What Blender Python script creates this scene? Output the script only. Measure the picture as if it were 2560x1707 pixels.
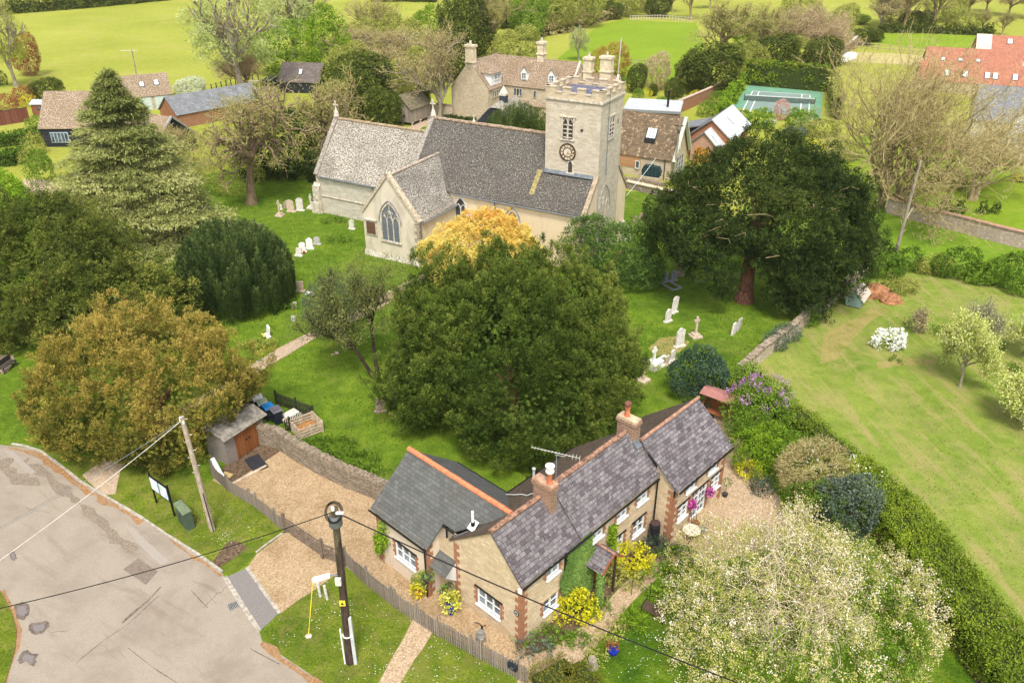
import bpy, math, numpy as np
from mathutils import Vector
R=math.radians
for o in list(bpy.data.objects): bpy.data.objects.remove(o)
SC=bpy.context.scene; COL=SC.collection
# ---------------- camera, sky, sun, exposure ----------------
FPX=2020.0; TH=R(28.9); CH=30.0
cam=bpy.data.cameras.new('camera'); camo=bpy.data.objects.new('camera',cam); COL.objects.link(camo)
cam.sensor_width=36; cam.lens=FPX/2560*36; cam.clip_start=.5; cam.clip_end=4000
camo.location=(0,0,CH); camo.rotation_euler=(math.pi/2-TH,0,0); SC.camera=camo
SUN_EL=R(58); SUN_AZ=R(178)      # compass-like: direction the light comes from, clockwise from +Y
W=bpy.data.worlds.new('World'); SC.world=W; W.use_nodes=True
wn=W.node_tree; bg=wn.nodes['Background']
sky=wn.nodes.new('ShaderNodeTexSky'); sky.sky_type='NISHITA'; sky.sun_disc=False
sky.sun_elevation=SUN_EL; sky.sun_rotation=SUN_AZ; sky.dust_density=3.0; sky.air_density=1.0; sky.ozone_density=1.0
hs=wn.nodes.new('ShaderNodeHueSaturation'); hs.inputs['Saturation'].default_value=.3
wn.links.new(sky.outputs[0],hs.inputs['Color']); wn.links.new(hs.outputs[0],bg.inputs[0]); bg.inputs[1].default_value=.105
sl=bpy.data.lights.new('sun','SUN'); so=bpy.data.objects.new('sun',sl); COL.objects.link(so)
sl.energy=1.5; sl.angle=R(14); sl.color=(1,.94,.83)
sd=Vector((math.sin(SUN_AZ)*math.cos(SUN_EL),math.cos(SUN_AZ)*math.cos(SUN_EL),math.sin(SUN_EL)))
so.rotation_euler=sd.to_track_quat('Z','Y').to_euler(); so.location=sd*60+Vector((0,60,0))
SC.view_settings.view_transform='Standard'; SC.view_settings.look='None'; SC.view_settings.gamma=1
SC.view_settings.exposure=1.26
SC.render.engine='CYCLES'; SC.cycles.max_bounces=5; SC.cycles.transparent_max_bounces=4
# ---------------- pixel of the photograph (2560 px wide) -> ground point ----------------
s_,c_=math.sin(TH),math.cos(TH)
def P(px,py,z=0.0):
    x=px-1280;y=py-853.5; d=s_*FPX+c_*y; t=(CH-z)/d
    return (x*t,(c_*FPX-s_*y)*t)
def PZ(px,py,z): a=P(px,py,z); return (a[0],a[1],z)
# ---------------- meshes ----------------
class MB:
    def __init__(s): s.v=[];s.f=[];s.m=[];s.k=0
    def add(s,vs,fs):
        n=len(s.v); s.v+=[tuple(p) for p in vs]; s.f+=[tuple(n+i for i in f) for f in fs]; s.m+=[s.k]*len(fs); return s
    def box(s,x0,y0,z0,x1,y1,z1):
        return s.add([(x0,y0,z0),(x1,y0,z0),(x1,y1,z0),(x0,y1,z0),(x0,y0,z1),(x1,y0,z1),(x1,y1,z1),(x0,y1,z1)],
          [(0,3,2,1),(4,5,6,7),(0,1,5,4),(1,2,6,5),(2,3,7,6),(3,0,4,7)])
    def obox(s,c,D,U,sz):   # centred oriented box; D, U unit axes
        D=Vector(D).normalized();U=Vector(U).normalized();S=D.cross(U).normalized(); c=Vector(c); vs=[]
        for k in (-1,1):
            for a,b in ((-1,-1),(1,-1),(1,1),(-1,1)): vs.append(c+D*a*sz[0]/2+S*b*sz[1]/2+U*k*sz[2]/2)
        return s.add(vs,[(0,1,2,3),(7,6,5,4),(0,4,5,1),(1,5,6,2),(2,6,7,3),(3,7,4,0)])
    def tube(s,p,q,r,r2=None,n=8,caps=True):
        r2=r if r2 is None else r2; p=Vector(p);q=Vector(q);d=(q-p).normalized()
        a=d.orthogonal().normalized(); b=d.cross(a); vs=[]
        for c,rr in ((p,r),(q,r2)):
            for i in range(n): t=2*math.pi*i/n; vs.append(c+(a*math.cos(t)+b*math.sin(t))*rr)
        fs=[(i,(i+1)%n,n+(i+1)%n,n+i) for i in range(n)]
        if caps: fs+=[tuple(range(n))[::-1],tuple(range(n,2*n))]
        return s.add(vs,fs)
    def path(s,pts,r,n=6,r2=None):
        r2=r if r2 is None else r2; m=len(pts)-1
        for i in range(m): s.tube(pts[i],pts[i+1],r+(r2-r)*i/m,r+(r2-r)*(i+1)/m,n,False)
        return s
    def lathe(s,prof,c=(0,0,0),n=14):
        vs=[];fs=[]
        for r,z in prof:
            for i in range(n): t=2*math.pi*i/n; vs.append((c[0]+r*math.cos(t),c[1]+r*math.sin(t),c[2]+z))
        for j in range(len(prof)-1):
            for i in range(n): fs.append((j*n+i,j*n+(i+1)%n,(j+1)*n+(i+1)%n,(j+1)*n+i))
        fs+=[tuple(range(n))[::-1],tuple(range((len(prof)-1)*n,len(prof)*n))]
        return s.add(vs,fs)
    def slab(s,q,t):       # thick slab below a polygon q (list of 3D points), thickness t
        q=[Vector(p) for p in q]; nn=(q[1]-q[0]).cross(q[2]-q[0]).normalized()
        if nn.z<0: q=q[::-1]; nn=-nn
        n=len(q); vs=q+[p-nn*t for p in q]
        return s.add(vs,[tuple(range(n)),tuple(range(n,2*n))[::-1]]+[(i,n+i,n+(i+1)%n,(i+1)%n) for i in range(n)])
    def prism(s,q,h):      # polygon list extruded by vector h
        q=[Vector(p) for p in q]; h=Vector(h); n=len(q)
        return s.add(q+[p+h for p in q],[tuple(range(n))[::-1],tuple(range(n,2*n))]+[(i,(i+1)%n,n+(i+1)%n,n+i) for i in range(n)])
    def blob(s,c,r,rng,amp=.2,n=2):
        import bmesh
        bm=bmesh.new(); bmesh.ops.create_icosphere(bm,subdivisions=n,radius=1)
        vs=[]
        for v in bm.verts:
            k=1+amp*(rng.random()-.5)*2; vs.append((c[0]+v.co.x*r[0]*k,c[1]+v.co.y*r[1]*k,c[2]+v.co.z*r[2]*k))
        bm.verts.index_update(); s.add(vs,[tuple(v.index for v in f.verts) for f in bm.faces]); bm.free(); return s
    def build(s,name,mat,parent=None,smooth=False):
        me=bpy.data.meshes.new(name); me.from_pydata(s.v,[],s.f)
        mats=mat if isinstance(mat,(list,tuple)) else [mat]
        for m in mats: me.materials.append(m)
        if len(mats)>1: me.polygons.foreach_set('material_index',s.m)
        uv=me.uv_layers.new(name='uv'); Z=Vector((0,0,1)); data=[0.0]*(2*len(me.loops)); V=me.vertices
        for p in me.polygons:
            nn=p.normal
            u=Z.cross(nn) if abs(nn.z)<.995 else Vector((1,0,0)); u.normalize(); w=nn.cross(u)
            for li in p.loop_indices:
                co=V[me.loops[li].vertex_index].co; data[2*li]=co.dot(u); data[2*li+1]=co.dot(w)
        uv.data.foreach_set('uv',data)
        if smooth: me.polygons.foreach_set('use_smooth',[True]*len(me.polygons))
        o=bpy.data.objects.new(name,me); COL.objects.link(o)
        if parent: o.parent=parent
        return o
def tag(o,label,cat,group=None):
    o['label']=label;o['category']=cat
    if group:o['group']=group
    return o
def thing(name,label,cat,loc=(0,0,0),rot=0,group=None,sc=1):
    o=bpy.data.objects.new(name,None); COL.objects.link(o); o.empty_display_size=.3
    o.location=(loc[0],loc[1],loc[2] if len(loc)>2 else 0); o.rotation_euler=(0,0,rot); o.scale=(sc,)*3 if not isinstance(sc,tuple) else sc
    return tag(o,label,cat,group)
def struct(o): o['kind']='structure'; return o
def dup(root,loc,rot,label,sc=None,group=None):
    r=root.copy(); COL.objects.link(r); r.location=(loc[0],loc[1],loc[2] if len(loc)>2 else 0); r.rotation_euler=(0,0,rot); r['label']=label
    if sc: r.scale=(sc,)*3 if not isinstance(sc,tuple) else sc
    if group: r['group']=group
    for ch in list(root.children):
        c=ch.copy(); COL.objects.link(c); c.parent=r
        for g in list(ch.children):
            d=g.copy(); COL.objects.link(d); d.parent=c
    return r
# ---------------- materials ----------------
class NT:
    def __init__(s,name):
        s.mat=bpy.data.materials.new(name); s.mat.use_nodes=True; s.t=s.mat.node_tree; s.b=s.t.nodes['Principled BSDF']
        s.b.inputs['Roughness'].default_value=.85; s.b.inputs['Specular IOR Level'].default_value=.12
    def n(s,ty,ins=None,**kw):
        nd=s.t.nodes.new('ShaderNode'+ty)
        for k,v in kw.items(): setattr(nd,k,v)
        for k,v in (ins or {}).items(): s.set(nd,k,v)
        return nd
    def set(s,nd,k,v):
        i=nd.inputs[k]
        if isinstance(v,bpy.types.NodeSocket): s.t.links.new(v,i)
        elif isinstance(v,tuple) and len(v)==3 and i.type=='RGBA': i.default_value=(*v,1)
        else: i.default_value=v
    def co(s,kind='Object',scale=(1,1,1),rot=(0,0,0),tex=False):
        tc=s.n('TexCoord'); m=s.n('Mapping',{'Vector':tc.outputs[kind],'Scale':scale,'Rotation':rot}); m.vector_type='TEXTURE' if tex else 'POINT'; return m.outputs[0]
    def noise(s,co,sc,det=3,rough=.55,dist=0): return s.n('TexNoise',{'Vector':co,'Scale':sc,'Detail':det,'Roughness':rough,'Distortion':dist}).outputs['Fac']
    def ramp(s,fac,stops,interp='LINEAR'):
        r=s.n('ValToRGB',{'Fac':fac}); cr=r.color_ramp; cr.interpolation=interp
        while len(cr.elements)<len(stops): cr.elements.new(.5)
        for e,(p,c) in zip(cr.elements,stops): e.position=p; e.color=(*c,1) if len(c)==3 else c
        return r.outputs[0]
    def mix(s,f,a,b,mode='MIX'):
        m=s.n('Mix',data_type='RGBA',blend_type=mode)
        for k,v in (('Factor',f),(6,a),(7,b)):
            i=m.inputs[0] if k=='Factor' else m.inputs[k]
            if isinstance(v,bpy.types.NodeSocket): s.t.links.new(v,i)
            elif k=='Factor': i.default_value=v
            else: i.default_value=(*v,1)
        return m.outputs[2]
    def bump(s,h,st=.5,d=.02): s.t.links.new(s.n('Bump',{'Height':h,'Strength':st,'Distance':d}).outputs[0],s.b.inputs['Normal'])
    def col(s,c): s.set(s.b,'Base Color',c); return s
    def rough(s,v): s.set(s.b,'Roughness',v); return s
def thr(s,fac,a,b): return s.ramp(fac,[(a,(0,0,0)),(b,(1,1,1))])
def plain(name,c,rough=.6,metal=0,var=.12,sc=3):
    s=NT(name); n=s.noise(s.co(),sc,4); d=tuple(x*(1-var) for x in c); l=tuple(min(1,x*(1+var)) for x in c)
    s.col(s.ramp(n,[(.35,d),(.65,l)])); s.rough(rough); s.b.inputs['Metallic'].default_value=metal; return s.mat
def grassM(name,d,m,l,dry,dryamt=.15,big=.12,streak=None,fine=9):
    s=NT(name); co=s.co()
    n1=s.noise(co,big,4,.6,.6); n2=s.noise(co,1.1,4,.65); n3=s.noise(co,fine,3,.7)
    a=s.n('Math',{0:n1,1:n2},operation='ADD').outputs[0]; a=s.n('Math',{0:a,1:n3},operation='ADD').outputs[0]; a=s.n('Math',{0:a,1:1/3},operation='MULTIPLY').outputs[0]
    c=s.ramp(a,[(.38,d),(.5,m),(.6,l)])
    n4=s.noise(co,big*2.3,5,.65,1.2); c=s.mix(thr(s,n4,.62-dryamt,.78-dryamt*.5),c,s.mix(.55,c,dry))
    if streak is not None:
        st=s.noise(s.co(scale=(7,.8,1),rot=(0,0,streak),tex=True),1.0,4,.6,.3); c=s.mix(thr(s,st,.5,.68),c,s.mix(.75,c,dry))
    s.col(c); s.rough(.95); s.bump(s.n('Math',{0:n3,1:n2},operation='ADD').outputs[0],.9,.12); return s.mat
def foliage(name,stops,trans=.3,interp='LINEAR',rough=.6):
    s=NT(name); at=s.n('Attribute'); at.attribute_name='tint'; oi=s.n('ObjectInfo')
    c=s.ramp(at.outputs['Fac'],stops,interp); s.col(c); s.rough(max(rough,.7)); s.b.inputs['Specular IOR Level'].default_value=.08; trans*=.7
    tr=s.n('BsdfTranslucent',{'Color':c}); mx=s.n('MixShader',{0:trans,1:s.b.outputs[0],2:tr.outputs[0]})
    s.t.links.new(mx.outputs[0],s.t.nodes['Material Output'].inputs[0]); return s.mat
def bark(name,a,b,sc=6):
    s=NT(name); n=s.noise(s.co(scale=(1,1,.25)),sc,4,.7); s.col(s.ramp(n,[(.35,a),(.65,b)])); s.bump(n,.6,.05); return s.mat
def tiles(name,c1,c2,gap,w,h,lich=None,lamt=.5,lsc=9,bias=0,mort=.012,stain=None,blk=.8):
    s=NT(name); co=s.co('UV'); wob=s.noise(co,1.5,2)
    br=s.n('TexBrick',{'Vector':co,'Color1':c1,'Color2':c2,'Mortar':gap,'Scale':1.0,'Mortar Size':mort,'Mortar Smooth':.3,'Bias':bias,'Brick Width':w,'Row Height':h},offset=.5)
    c=br.outputs[0]
    n=s.noise(co,blk,4,.6); c=s.mix(thr(s,n,.35,.7),c,s.mix(.45,c,stain or gap))
    n2=s.noise(co,14,3,.7); c=s.mix(.35,c,s.mix(1.0,c,s.ramp(n2,[(.3,(.45,.45,.45)),(.7,(1,1,1))]),'MULTIPLY'))
    if lich:
        v=s.noise(co,lsc,4,.75,.3); v2=s.noise(co,.35,3); f=s.n('Math',{0:thr(s,v,.62-lamt*.16,.68-lamt*.14),1:s.ramp(v2,[(.3,(.35,)*3),(.6,(1,1,1))])},operation='MULTIPLY').outputs[0]
        c=s.mix(f,c,lich)
    s.col(c); s.rough(.9)
    hgt=s.n('Math',{0:br.outputs['Fac'],1:-1.0},operation='MULTIPLY').outputs[0]; hgt=s.n('Math',{0:hgt,1:n2},operation='ADD').outputs[0]
    s.bump(hgt,.8,.03); return s.mat
def rubble(name,c1,c2,mortar,w=.34,h=.14,stain=None,sa=.5,speck=None):
    s=NT(name); base=s.co('UV'); n0=s.n('TexNoise',{'Vector':base,'Scale':2.2,'Detail':2}); 
    dv=s.n('VectorMath',{0:n0.outputs['Color'],1:(.16,.16,.16)},operation='MULTIPLY').outputs[0]; co=s.n('VectorMath',{0:base,1:dv},operation='ADD').outputs[0]
    br=s.n('TexBrick',{'Vector':co,'Color1':c1,'Color2':c2,'Mortar':mortar,'Scale':1.0,'Mortar Size':.016,'Mortar Smooth':.6,'Brick Width':w,'Row Height':h},offset=.43)
    c=br.outputs[0]; n=s.noise(co,.9,5,.65); c=s.mix(thr(s,n,.45,.75),c,s.mix(sa,c,stain or mortar))
    n3=s.noise(co,11,4,.75); c=s.mix(.5,c,s.mix(1.0,c,s.ramp(n3,[(.3,(.5,.48,.45)),(.62,(1,1,1))]),'MULTIPLY'))
    if speck: c=s.mix(thr(s,s.noise(co,7,4,.8),.6,.66),c,speck)
    s.col(c); hh=s.n('Math',{0:n3,1:br.outputs['Fac']},operation='SUBTRACT').outputs[0]; s.bump(hh,.8,.03); return s.mat
def render_wall(name,c,stain,amt=.5):
    s=NT(name); n=s.noise(s.co('UV',(1,.35,1)),.9,5,.7,.4); n2=s.noise(s.co('UV'),9,3,.7)
    col=s.mix(thr(s,n,.62-amt*.25,.8),c,stain); col=s.mix(.25,col,s.mix(1.0,col,s.ramp(n2,[(.3,(.6,.6,.6)),(.7,(1,1,1))]),'MULTIPLY'))
    s.col(col); s.bump(n2,.3,.02); return s.mat
def planks(name,c1,c2,gap,w=.14,horiz=False,rough=.8):
    s=NT(name); co=s.co('UV',rot=(0,0,0 if horiz else math.pi/2))
    br=s.n('TexBrick',{'Vector':co,'Color1':c1,'Color2':c2,'Mortar':gap,'Scale':1.0,'Mortar Size':.008,'Brick Width':6.0,'Row Height':w},offset=.5)
    n=s.noise(s.co('UV',(1,12,1) if horiz else (12,1,1)),2,4,.7); c=s.mix(.5,br.outputs[0],s.mix(1.0,br.outputs[0],s.ramp(n,[(.3,(.5,.5,.5)),(.7,(1,1,1))]),'MULTIPLY'))
    s.col(c); s.rough(rough); s.bump(br.outputs['Fac'],-.6,.02); return s.mat
def glassM(name='glass',c=(.03,.04,.05)):
    s=NT(name); n=s.noise(s.co(),1.7,3); s.col(s.ramp(n,[(.4,c),(.65,tuple(x*4+.04 for x in c))])); s.rough(.06); s.b.inputs['Specular IOR Level'].default_value=.8; return s.mat
def gravelM(name,c1,c2,c3,sc=16,patch=(.3,.2,.08),pa=.3):
    s=NT(name); co=s.co(); v=s.n('TexVoronoi',{'Vector':co,'Scale':sc}); n=s.noise(co,sc*.8,3,.7)
    c=s.ramp(v.outputs['Color'],[(.15,c1),(.5,c2),(.85,c3)]); c=s.mix(.4,c,s.ramp(n,[(.35,c1),(.6,c3)]))
    m=s.noise(co,.55,5,.7,.5); c=s.mix(thr(s,m,.62-pa*.2,.72),c,s.mix(.6,c,patch)); s.col(c); s.rough(.95); s.bump(v.outputs['Distance'],.8,.04); return s.mat
def asphaltM():
    s=NT('asphalt'); co=s.co(); f=s.noise(co,38,3,.8); c=s.ramp(f,[(.3,(.22,.185,.145)),(.7,(.42,.36,.29))])
    m=s.noise(co,.35,6,.65,.5); c=s.mix(thr(s,m,.45,.68),c,s.mix(.5,c,(.19,.15,.12)))
    m2=s.noise(s.co(scale=(5,.9,1),rot=(0,0,R(-35)),tex=True),.9,5,.7,.4); c=s.mix(thr(s,m2,.55,.75),c,s.mix(.55,c,(.16,.12,.09)))
    cr=s.n('TexVoronoi',{'Vector':s.n('VectorMath',{0:co,1:s.n('VectorMath',{0:s.n('TexNoise',{'Vector':co,'Scale':.9,'Detail':4}).outputs['Color'],1:(1.6,1.6,0)},operation='MULTIPLY').outputs[0]},operation='ADD').outputs[0],'Scale':.16},feature='DISTANCE_TO_EDGE')
    gate=thr(s,s.noise(co,.3,2),.6,.64); k=s.n('Math',{0:s.ramp(cr.outputs[0],[(.0,(1,1,1)),(.004,(0,0,0))]),1:gate},operation='MULTIPLY').outputs[0]
    c=s.mix(k,c,(.1,.085,.07)); s.col(c); s.rough(.9); s.bump(f,.5,.01); return s.mat
# ---------------- setting materials ----------------
G_churchyard=grassM('churchyard_grass',(.055,.105,.008),(.115,.195,.013),(.20,.275,.025),(.20,.20,.05),.08)
G_field=grassM('field_grass',(.235,.27,.03),(.305,.33,.045),(.37,.38,.07),(.38,.34,.10),.12,.04)
G_mid=grassM('meadow_grass',(.155,.25,.014),(.20,.295,.018),(.25,.335,.025),(.3,.32,.06),.05,.05)
G_paddock=grassM('paddock_grass',(.12,.19,.022),(.19,.26,.036),(.27,.315,.06),(.36,.29,.12),.16,.16,streak=R(-84))
G_verge=grassM('verge_grass',(.07,.12,.01),(.13,.18,.014),(.22,.25,.03),(.24,.19,.07),.16,.35)
G_lawn=grassM('lawn_grass',(.035,.085,.005),(.08,.15,.008),(.16,.22,.02),(.15,.15,.04),.05,.3)
G_garden=grassM('garden_grass',(.10,.20,.012),(.16,.27,.018),(.22,.32,.03),(.28,.28,.08),.08,.12)
G_worn=grassM('worn_grass',(.16,.19,.03),(.26,.25,.06),(.34,.30,.10),(.40,.29,.14),.28,.5)
M_gravel=gravelM('drive_gravel',(.25,.16,.085),(.39,.27,.155),(.54,.41,.26),14,(.20,.12,.045),.75)
M_gravel2=gravelM('path_gravel',(.26,.175,.105),(.42,.30,.19),(.58,.45,.30),14,(.2,.12,.06),.3)
M_path=gravelM('churchyard_path',(.34,.24,.16),(.44,.33,.23),(.52,.41,.30),9,(.25,.17,.10),.2)
M_soil=gravelM('soil',(.05,.03,.02),(.11,.07,.045),(.2,.14,.09),10,(.06,.045,.02),.3)
M_asphalt=asphaltM()
M_tarmac2=plain('pavement_tarmac',(.21,.19,.18),.9,0,.2,30)
M_kerb=plain('kerb_stone',(.40,.36,.30),.9,0,.25,5)
M_court=plain('court_green',(.14,.30,.20),.85,0,.08,.4)
M_courtin=plain('court_grey',(.20,.27,.24),.85,0,.08,.4)
M_white=plain('white_paint',(.8,.8,.78),.5,0,.04)
def sheet(name,px,z,mat,world=False):
    pts=[(*(p if world else P(*p)),z) for p in px]; m=MB().add(pts,[tuple(range(len(pts)))]); o=struct(m.build(name,mat))
    if o.data.polygons[0].normal.z<0: o.data.flip_normals()
    return o
sheet('ground',[(-900,-200),(900,-200),(900,1600),(-900,1600)],0,G_field,True)
sheet('churchyard_ground',[(-900,1500),(-500,640),(0,560),(120,520),(440,455),(560,425),(700,415),(800,395),(1000,318),(1130,318),(1400,420),(1560,478),(1650,482),(1700,500),(1900,560),(2230,560),(2300,640),(2240,690),(2130,755),(1990,850),(1850,930),(1900,960),(2060,1100),(2180,1190),(2300,1330),(2450,1560),(2560,1720),(2600,1900),(-900,1900)],.004,G_churchyard)
sheet('paddock_ground',[(2238,668),(2400,690),(2560,730),(3300,860),(3600,2100),(2700,1950),(2540,1660),(2430,1480),(2240,1240),(2040,1060),(1850,935),(1975,840),(2120,740)],.008,G_paddock)
sheet('garden_ground',[(1850,520),(2215,525),(2300,505),(2560,575),(3200,700),(3300,860),(2560,728),(2400,690),(2240,660),(2100,600)],.006,G_garden)
sheet('lawn_behind_wall',[(2060,380),(2240,300),(2560,330),(3100,420),(3300,700),(2560,575),(2215,512),(2000,470)],.012,G_mid)
sheet('meadow',[(1170,210),(1240,150),(1390,150),(1500,62),(1560,50),(1740,58),(1760,110),(1740,205),(1500,215),(1380,235)],.004,G_mid)
sheet('orchard_field',[(2180,83),(2500,88),(2480,140),(2160,105)],.008,G_mid)
sheet('garden_lawn',[(1340,1720),(1450,1650),(1540,1580),(1700,1500),(1900,1400),(2160,1290),(2290,1500),(2440,1707),(2480,1900),(1200,1900)],.014,G_lawn)
sheet('verge',[(255,1230),(420,1337),(491,1381),(556,1430),(575,1440),(612,1415),(640,1384),(707,1333),(716,1330),(640,1262),(525,1200),(480,1195),(330,1130),(240,1140),(180,1150),(165,1175),(200,1205)],.010,G_verge)
sheet('corner_verge',[(652,1585),(700,1533),(746,1498),(788,1471),(842,1432),(870,1412),(980,1500),(1150,1610),(1320,1720),(1330,1900),(1000,1900),(905,1765),(830,1722),(764,1675),(710,1639),(664,1606)],.008,G_verge)
sheet('road',[(-900,1090),(0,1112),(60,1118),(100,1128),(150,1165),(200,1205),(255,1238),(300,1263),(360,1300),(420,1341),(491,1385),(556,1432),(562,1443),(604,1510),(648,1578),(656,1603),(710,1641),(764,1677),(830,1726),(905,1768),(1000,1905),(-900,1905)],.012,M_asphalt)
sheet('worn_ground',[(2060,835),(2130,800),(2180,770),(2230,775),(2180,800),(2130,850),(2090,900),(2050,910)],.011,G_worn)
sheet('worn_ground',[(2190,905),(2270,895),(2345,900),(2340,912),(2260,912),(2195,922)],.011,G_worn)
sheet('worn_ground',[(1620,870),(1650,845),(1700,840),(1725,855),(1700,880),(1640,890)],.008,G_worn)
sheet('traffic_island_grass',[(-400,1400),(-60,1440),(0,1477),(18,1507),(33,1543),(42,1576),(39,1618),(27,1663),(12,1710),(-10,1900),(-600,1900)],.05,G_verge)
sheet('pavement',[(566,1442),(617,1420),(697,1533),(651,1576)],.02,M_tarmac2)
sheet('side_path',[(205,1187),(255,1154),(330,1100),(640,905),(700,868),(788,823),(850,790),(914,757),(995,716),(1060,683),(1200,640),(1215,655),(1060,703),(920,788),(800,838),(710,893),(420,1060),(345,1110),(300,1180),(288,1235),(255,1238)],.012,M_path)
sheet('drive',[(545,1190),(600,1130),(655,1098),(800,1160),(950,1225),(1010,1380),(1310,1610),(1330,1712),(1200,1630),(985,1510),(862,1415),(842,1434),(788,1473),(746,1500),(698,1535),(617,1420),(640,1386),(707,1335),(716,1330),(640,1262),(530,1200)],.016,M_gravel)
sheet('front_path',[(1034,1543),(1083,1577),(1058,1620),(1035,1650),(998,1712),(960,1790),(900,1790),(947,1705),(985,1635),(1012,1590)],.012,M_gravel2)
sheet('garden_path',[(1290,1720),(1305,1640),(1369,1626),(1420,1593),(1456,1563),(1495,1533),(1540,1479),(1585,1434),(1630,1395),(1672,1359),(1560,1330),(1700,1210),(1760,1110),(1790,1030),(1812,1020),(1850,1090),(1885,1160),(1930,1220),(1990,1300),(1960,1370),(1800,1400),(1675,1410),(1627,1461),(1582,1503),(1552,1539),(1522,1578),(1450,1656),(1440,1720)],.020,M_gravel2)
sheet('shed_yard',[(560,1165),(640,1115),(668,1100),(700,1128),(585,1205),(548,1200)],.022,M_soil)
sheet('flower_bed',[(2150,1300),(2165,1330),(2290,1500),(2400,1640),(2440,1760),(2475,1760),(2440,1640),(2330,1490),(2200,1310)],.012,M_soil)
sheet('verge_soil',[(528,1408),(545,1385),(560,1365),(578,1350),(600,1355),(618,1366),(600,1385),(570,1405),(550,1418)],.014,M_soil)
sheet('front_bed',[(1310,1640),(1318,1610),(1400,1530),(1500,1430),(1600,1350),(1650,1345),(1660,1362),(1585,1430),(1540,1475),(1500,1520),(1440,1572),(1370,1622)],.026,M_soil)
sheet('path_left',[(-200,880),(35,888),(35,905),(20,930),(-200,990)],.014,M_path)
sheet('far_drive',[(40,470),(60,448),(120,450),(160,462),(300,440),(420,395),(450,400),(330,470),(180,480),(80,488)],.012,M_path)
sheet('yard',[(520,225),(600,222),(690,215),(700,240),(640,262),(560,262)],.012,M_path)
sheet('manor_path',[(1000,330),(1060,300),(1085,290),(1095,297),(1040,328),(1020,345)],.012,M_path)
sheet('stubble',[(2130,130),(2350,140),(2330,165),(2110,155)],.012,grassM('dry_grass',(.3,.28,.08),(.42,.38,.14),(.5,.45,.2),(.5,.4,.2),.3))
sheet('tennis_court',[(1870,213),(2057,231),(2052,302),(1828,268)],.02,M_court)
sheet('court_surface',[(1882,228),(2025,237),(2022,292),(1862,272)],.026,M_courtin)
lm=MB()
for a,b,w in (((1882,228),(2025,237),.09),((1882,228),(1850,290),.08),((2025,237),(2022,292),.08),((1898,229),(1870,290),.07),((2005,236),(2000,291),.07),((1868,241),(2026,250),.08),((1947,244),(1943,262),.07)):
    p=Vector(PZ(*a,.032));q=Vector(PZ(*b,.032));d=(q-p).normalized();n=Vector((-d.y,d.x,0))*w; lm.add([p-n,q-n,q+n,p+n],[(0,1,2,3)])
struct(lm.build('court_lines',M_white))
# road details
for i,pts in enumerate([[(308,1423),(345,1396),(395,1428),(365,1462)]]): sheet('road_patch',pts,.017,plain('road_patch',(.20,.16,.13),.95,0,.3,14))
M_lt=plain('tarmac_pale',(.33,.29,.25),.9,0,.12,20)
sheet('trench_repair',[(12,1127),(30,1127),(90,1180),(75,1186)],.0165,M_lt); sheet('trench_repair',[(310,1310),(330,1318),(425,1405),(400,1412),(345,1358)],.0165,M_lt)
def strip(name,pts,w,z,mat,jit=.3):
    r=np.random.default_rng(len(pts)); P3=[Vector(PZ(*p,0)) for p in pts]; L=[];Rr=[]
    for i in range(len(P3)-1):
        a,b=P3[i],P3[i+1]; d=(b-a).normalized(); n=Vector((-d.y,d.x,0)); k=max(1,int((b-a).length/.5))
        for j in range(k+(i==len(P3)-2)): p=a.lerp(b,j/k); u=w*(1+jit*r.normal()); v=w*(1+jit*r.normal()); L.append(p+n*u/2); Rr.append(p-n*v/2)
    q=L+Rr[::-1]; N=len(L); m=MB(); m.add([(x.x,x.y,z) for x in L]+[(x.x,x.y,z) for x in Rr],[(i,N+i,N+i+1,i+1) for i in range(N-1)]); o=struct(m.build(name,mat))
    if o.data.polygons[0].normal.z<0: o.data.flip_normals()
    return o
M_joint=plain('road_joint',(.15,.125,.10),.95,0,.5,6); M_needles=gravelM('needle_litter',(.20,.10,.04),(.32,.17,.08),(.42,.26,.14),12,(.25,.2,.14),.6)
strip('road_joint',[(305,1557),(330,1535),(370,1500),(402,1466)],.10,.0155,M_joint,.6); strip('road_joint',[(192,1655),(260,1600),(320,1560),(395,1490)],.035,.0155,M_joint,.5); strip('road_joint',[(476,1475),(500,1500),(520,1519)],.05,.0155,M_joint,.5); strip('road_joint',[(518,1485),(542,1510)],.03,.0155,M_joint,.5); strip('road_joint',[(625,1622),(660,1640),(700,1660)],.05,.0155,M_joint,.5); strip('road_joint',[(320,1620),(380,1665),(450,1712)],.03,.0155,M_joint,.5)
strip('road_joint',[(-20,1330),(90,1268),(190,1210)],.03,.0155,M_joint,.4)
strip('leaf_litter',[(20,1118),(60,1124),(100,1136),(150,1174),(200,1214),(255,1246),(300,1272),(355,1306)],.38,.0145,M_needles,.5); strip('leaf_litter',[(420,1348),(491,1393),(554,1440)],.16,.0145,M_needles,.6); strip('leaf_litter',[(655,1606),(705,1646),(760,1682),(830,1733)],.3,.0145,M_needles,.5); strip('leaf_litter',[(2,1477),(20,1507),(35,1543),(44,1576),(41,1618),(29,1663),(14,1712)],.3,.0145,M_needles,.5)
M_stain=gravelM('road_stain',(.17,.13,.10),(.24,.19,.145),(.32,.27,.21),14,(.2,.16,.12),.3)
strip('road_stain',[(60,1150),(120,1190),(160,1222),(230,1290),(280,1335),(340,1375)],.45,.0135,M_stain,.6); strip('road_stain',[(0,1150),(40,1185),(75,1203),(95,1196)],.8,.0135,M_stain,.5); 
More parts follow.
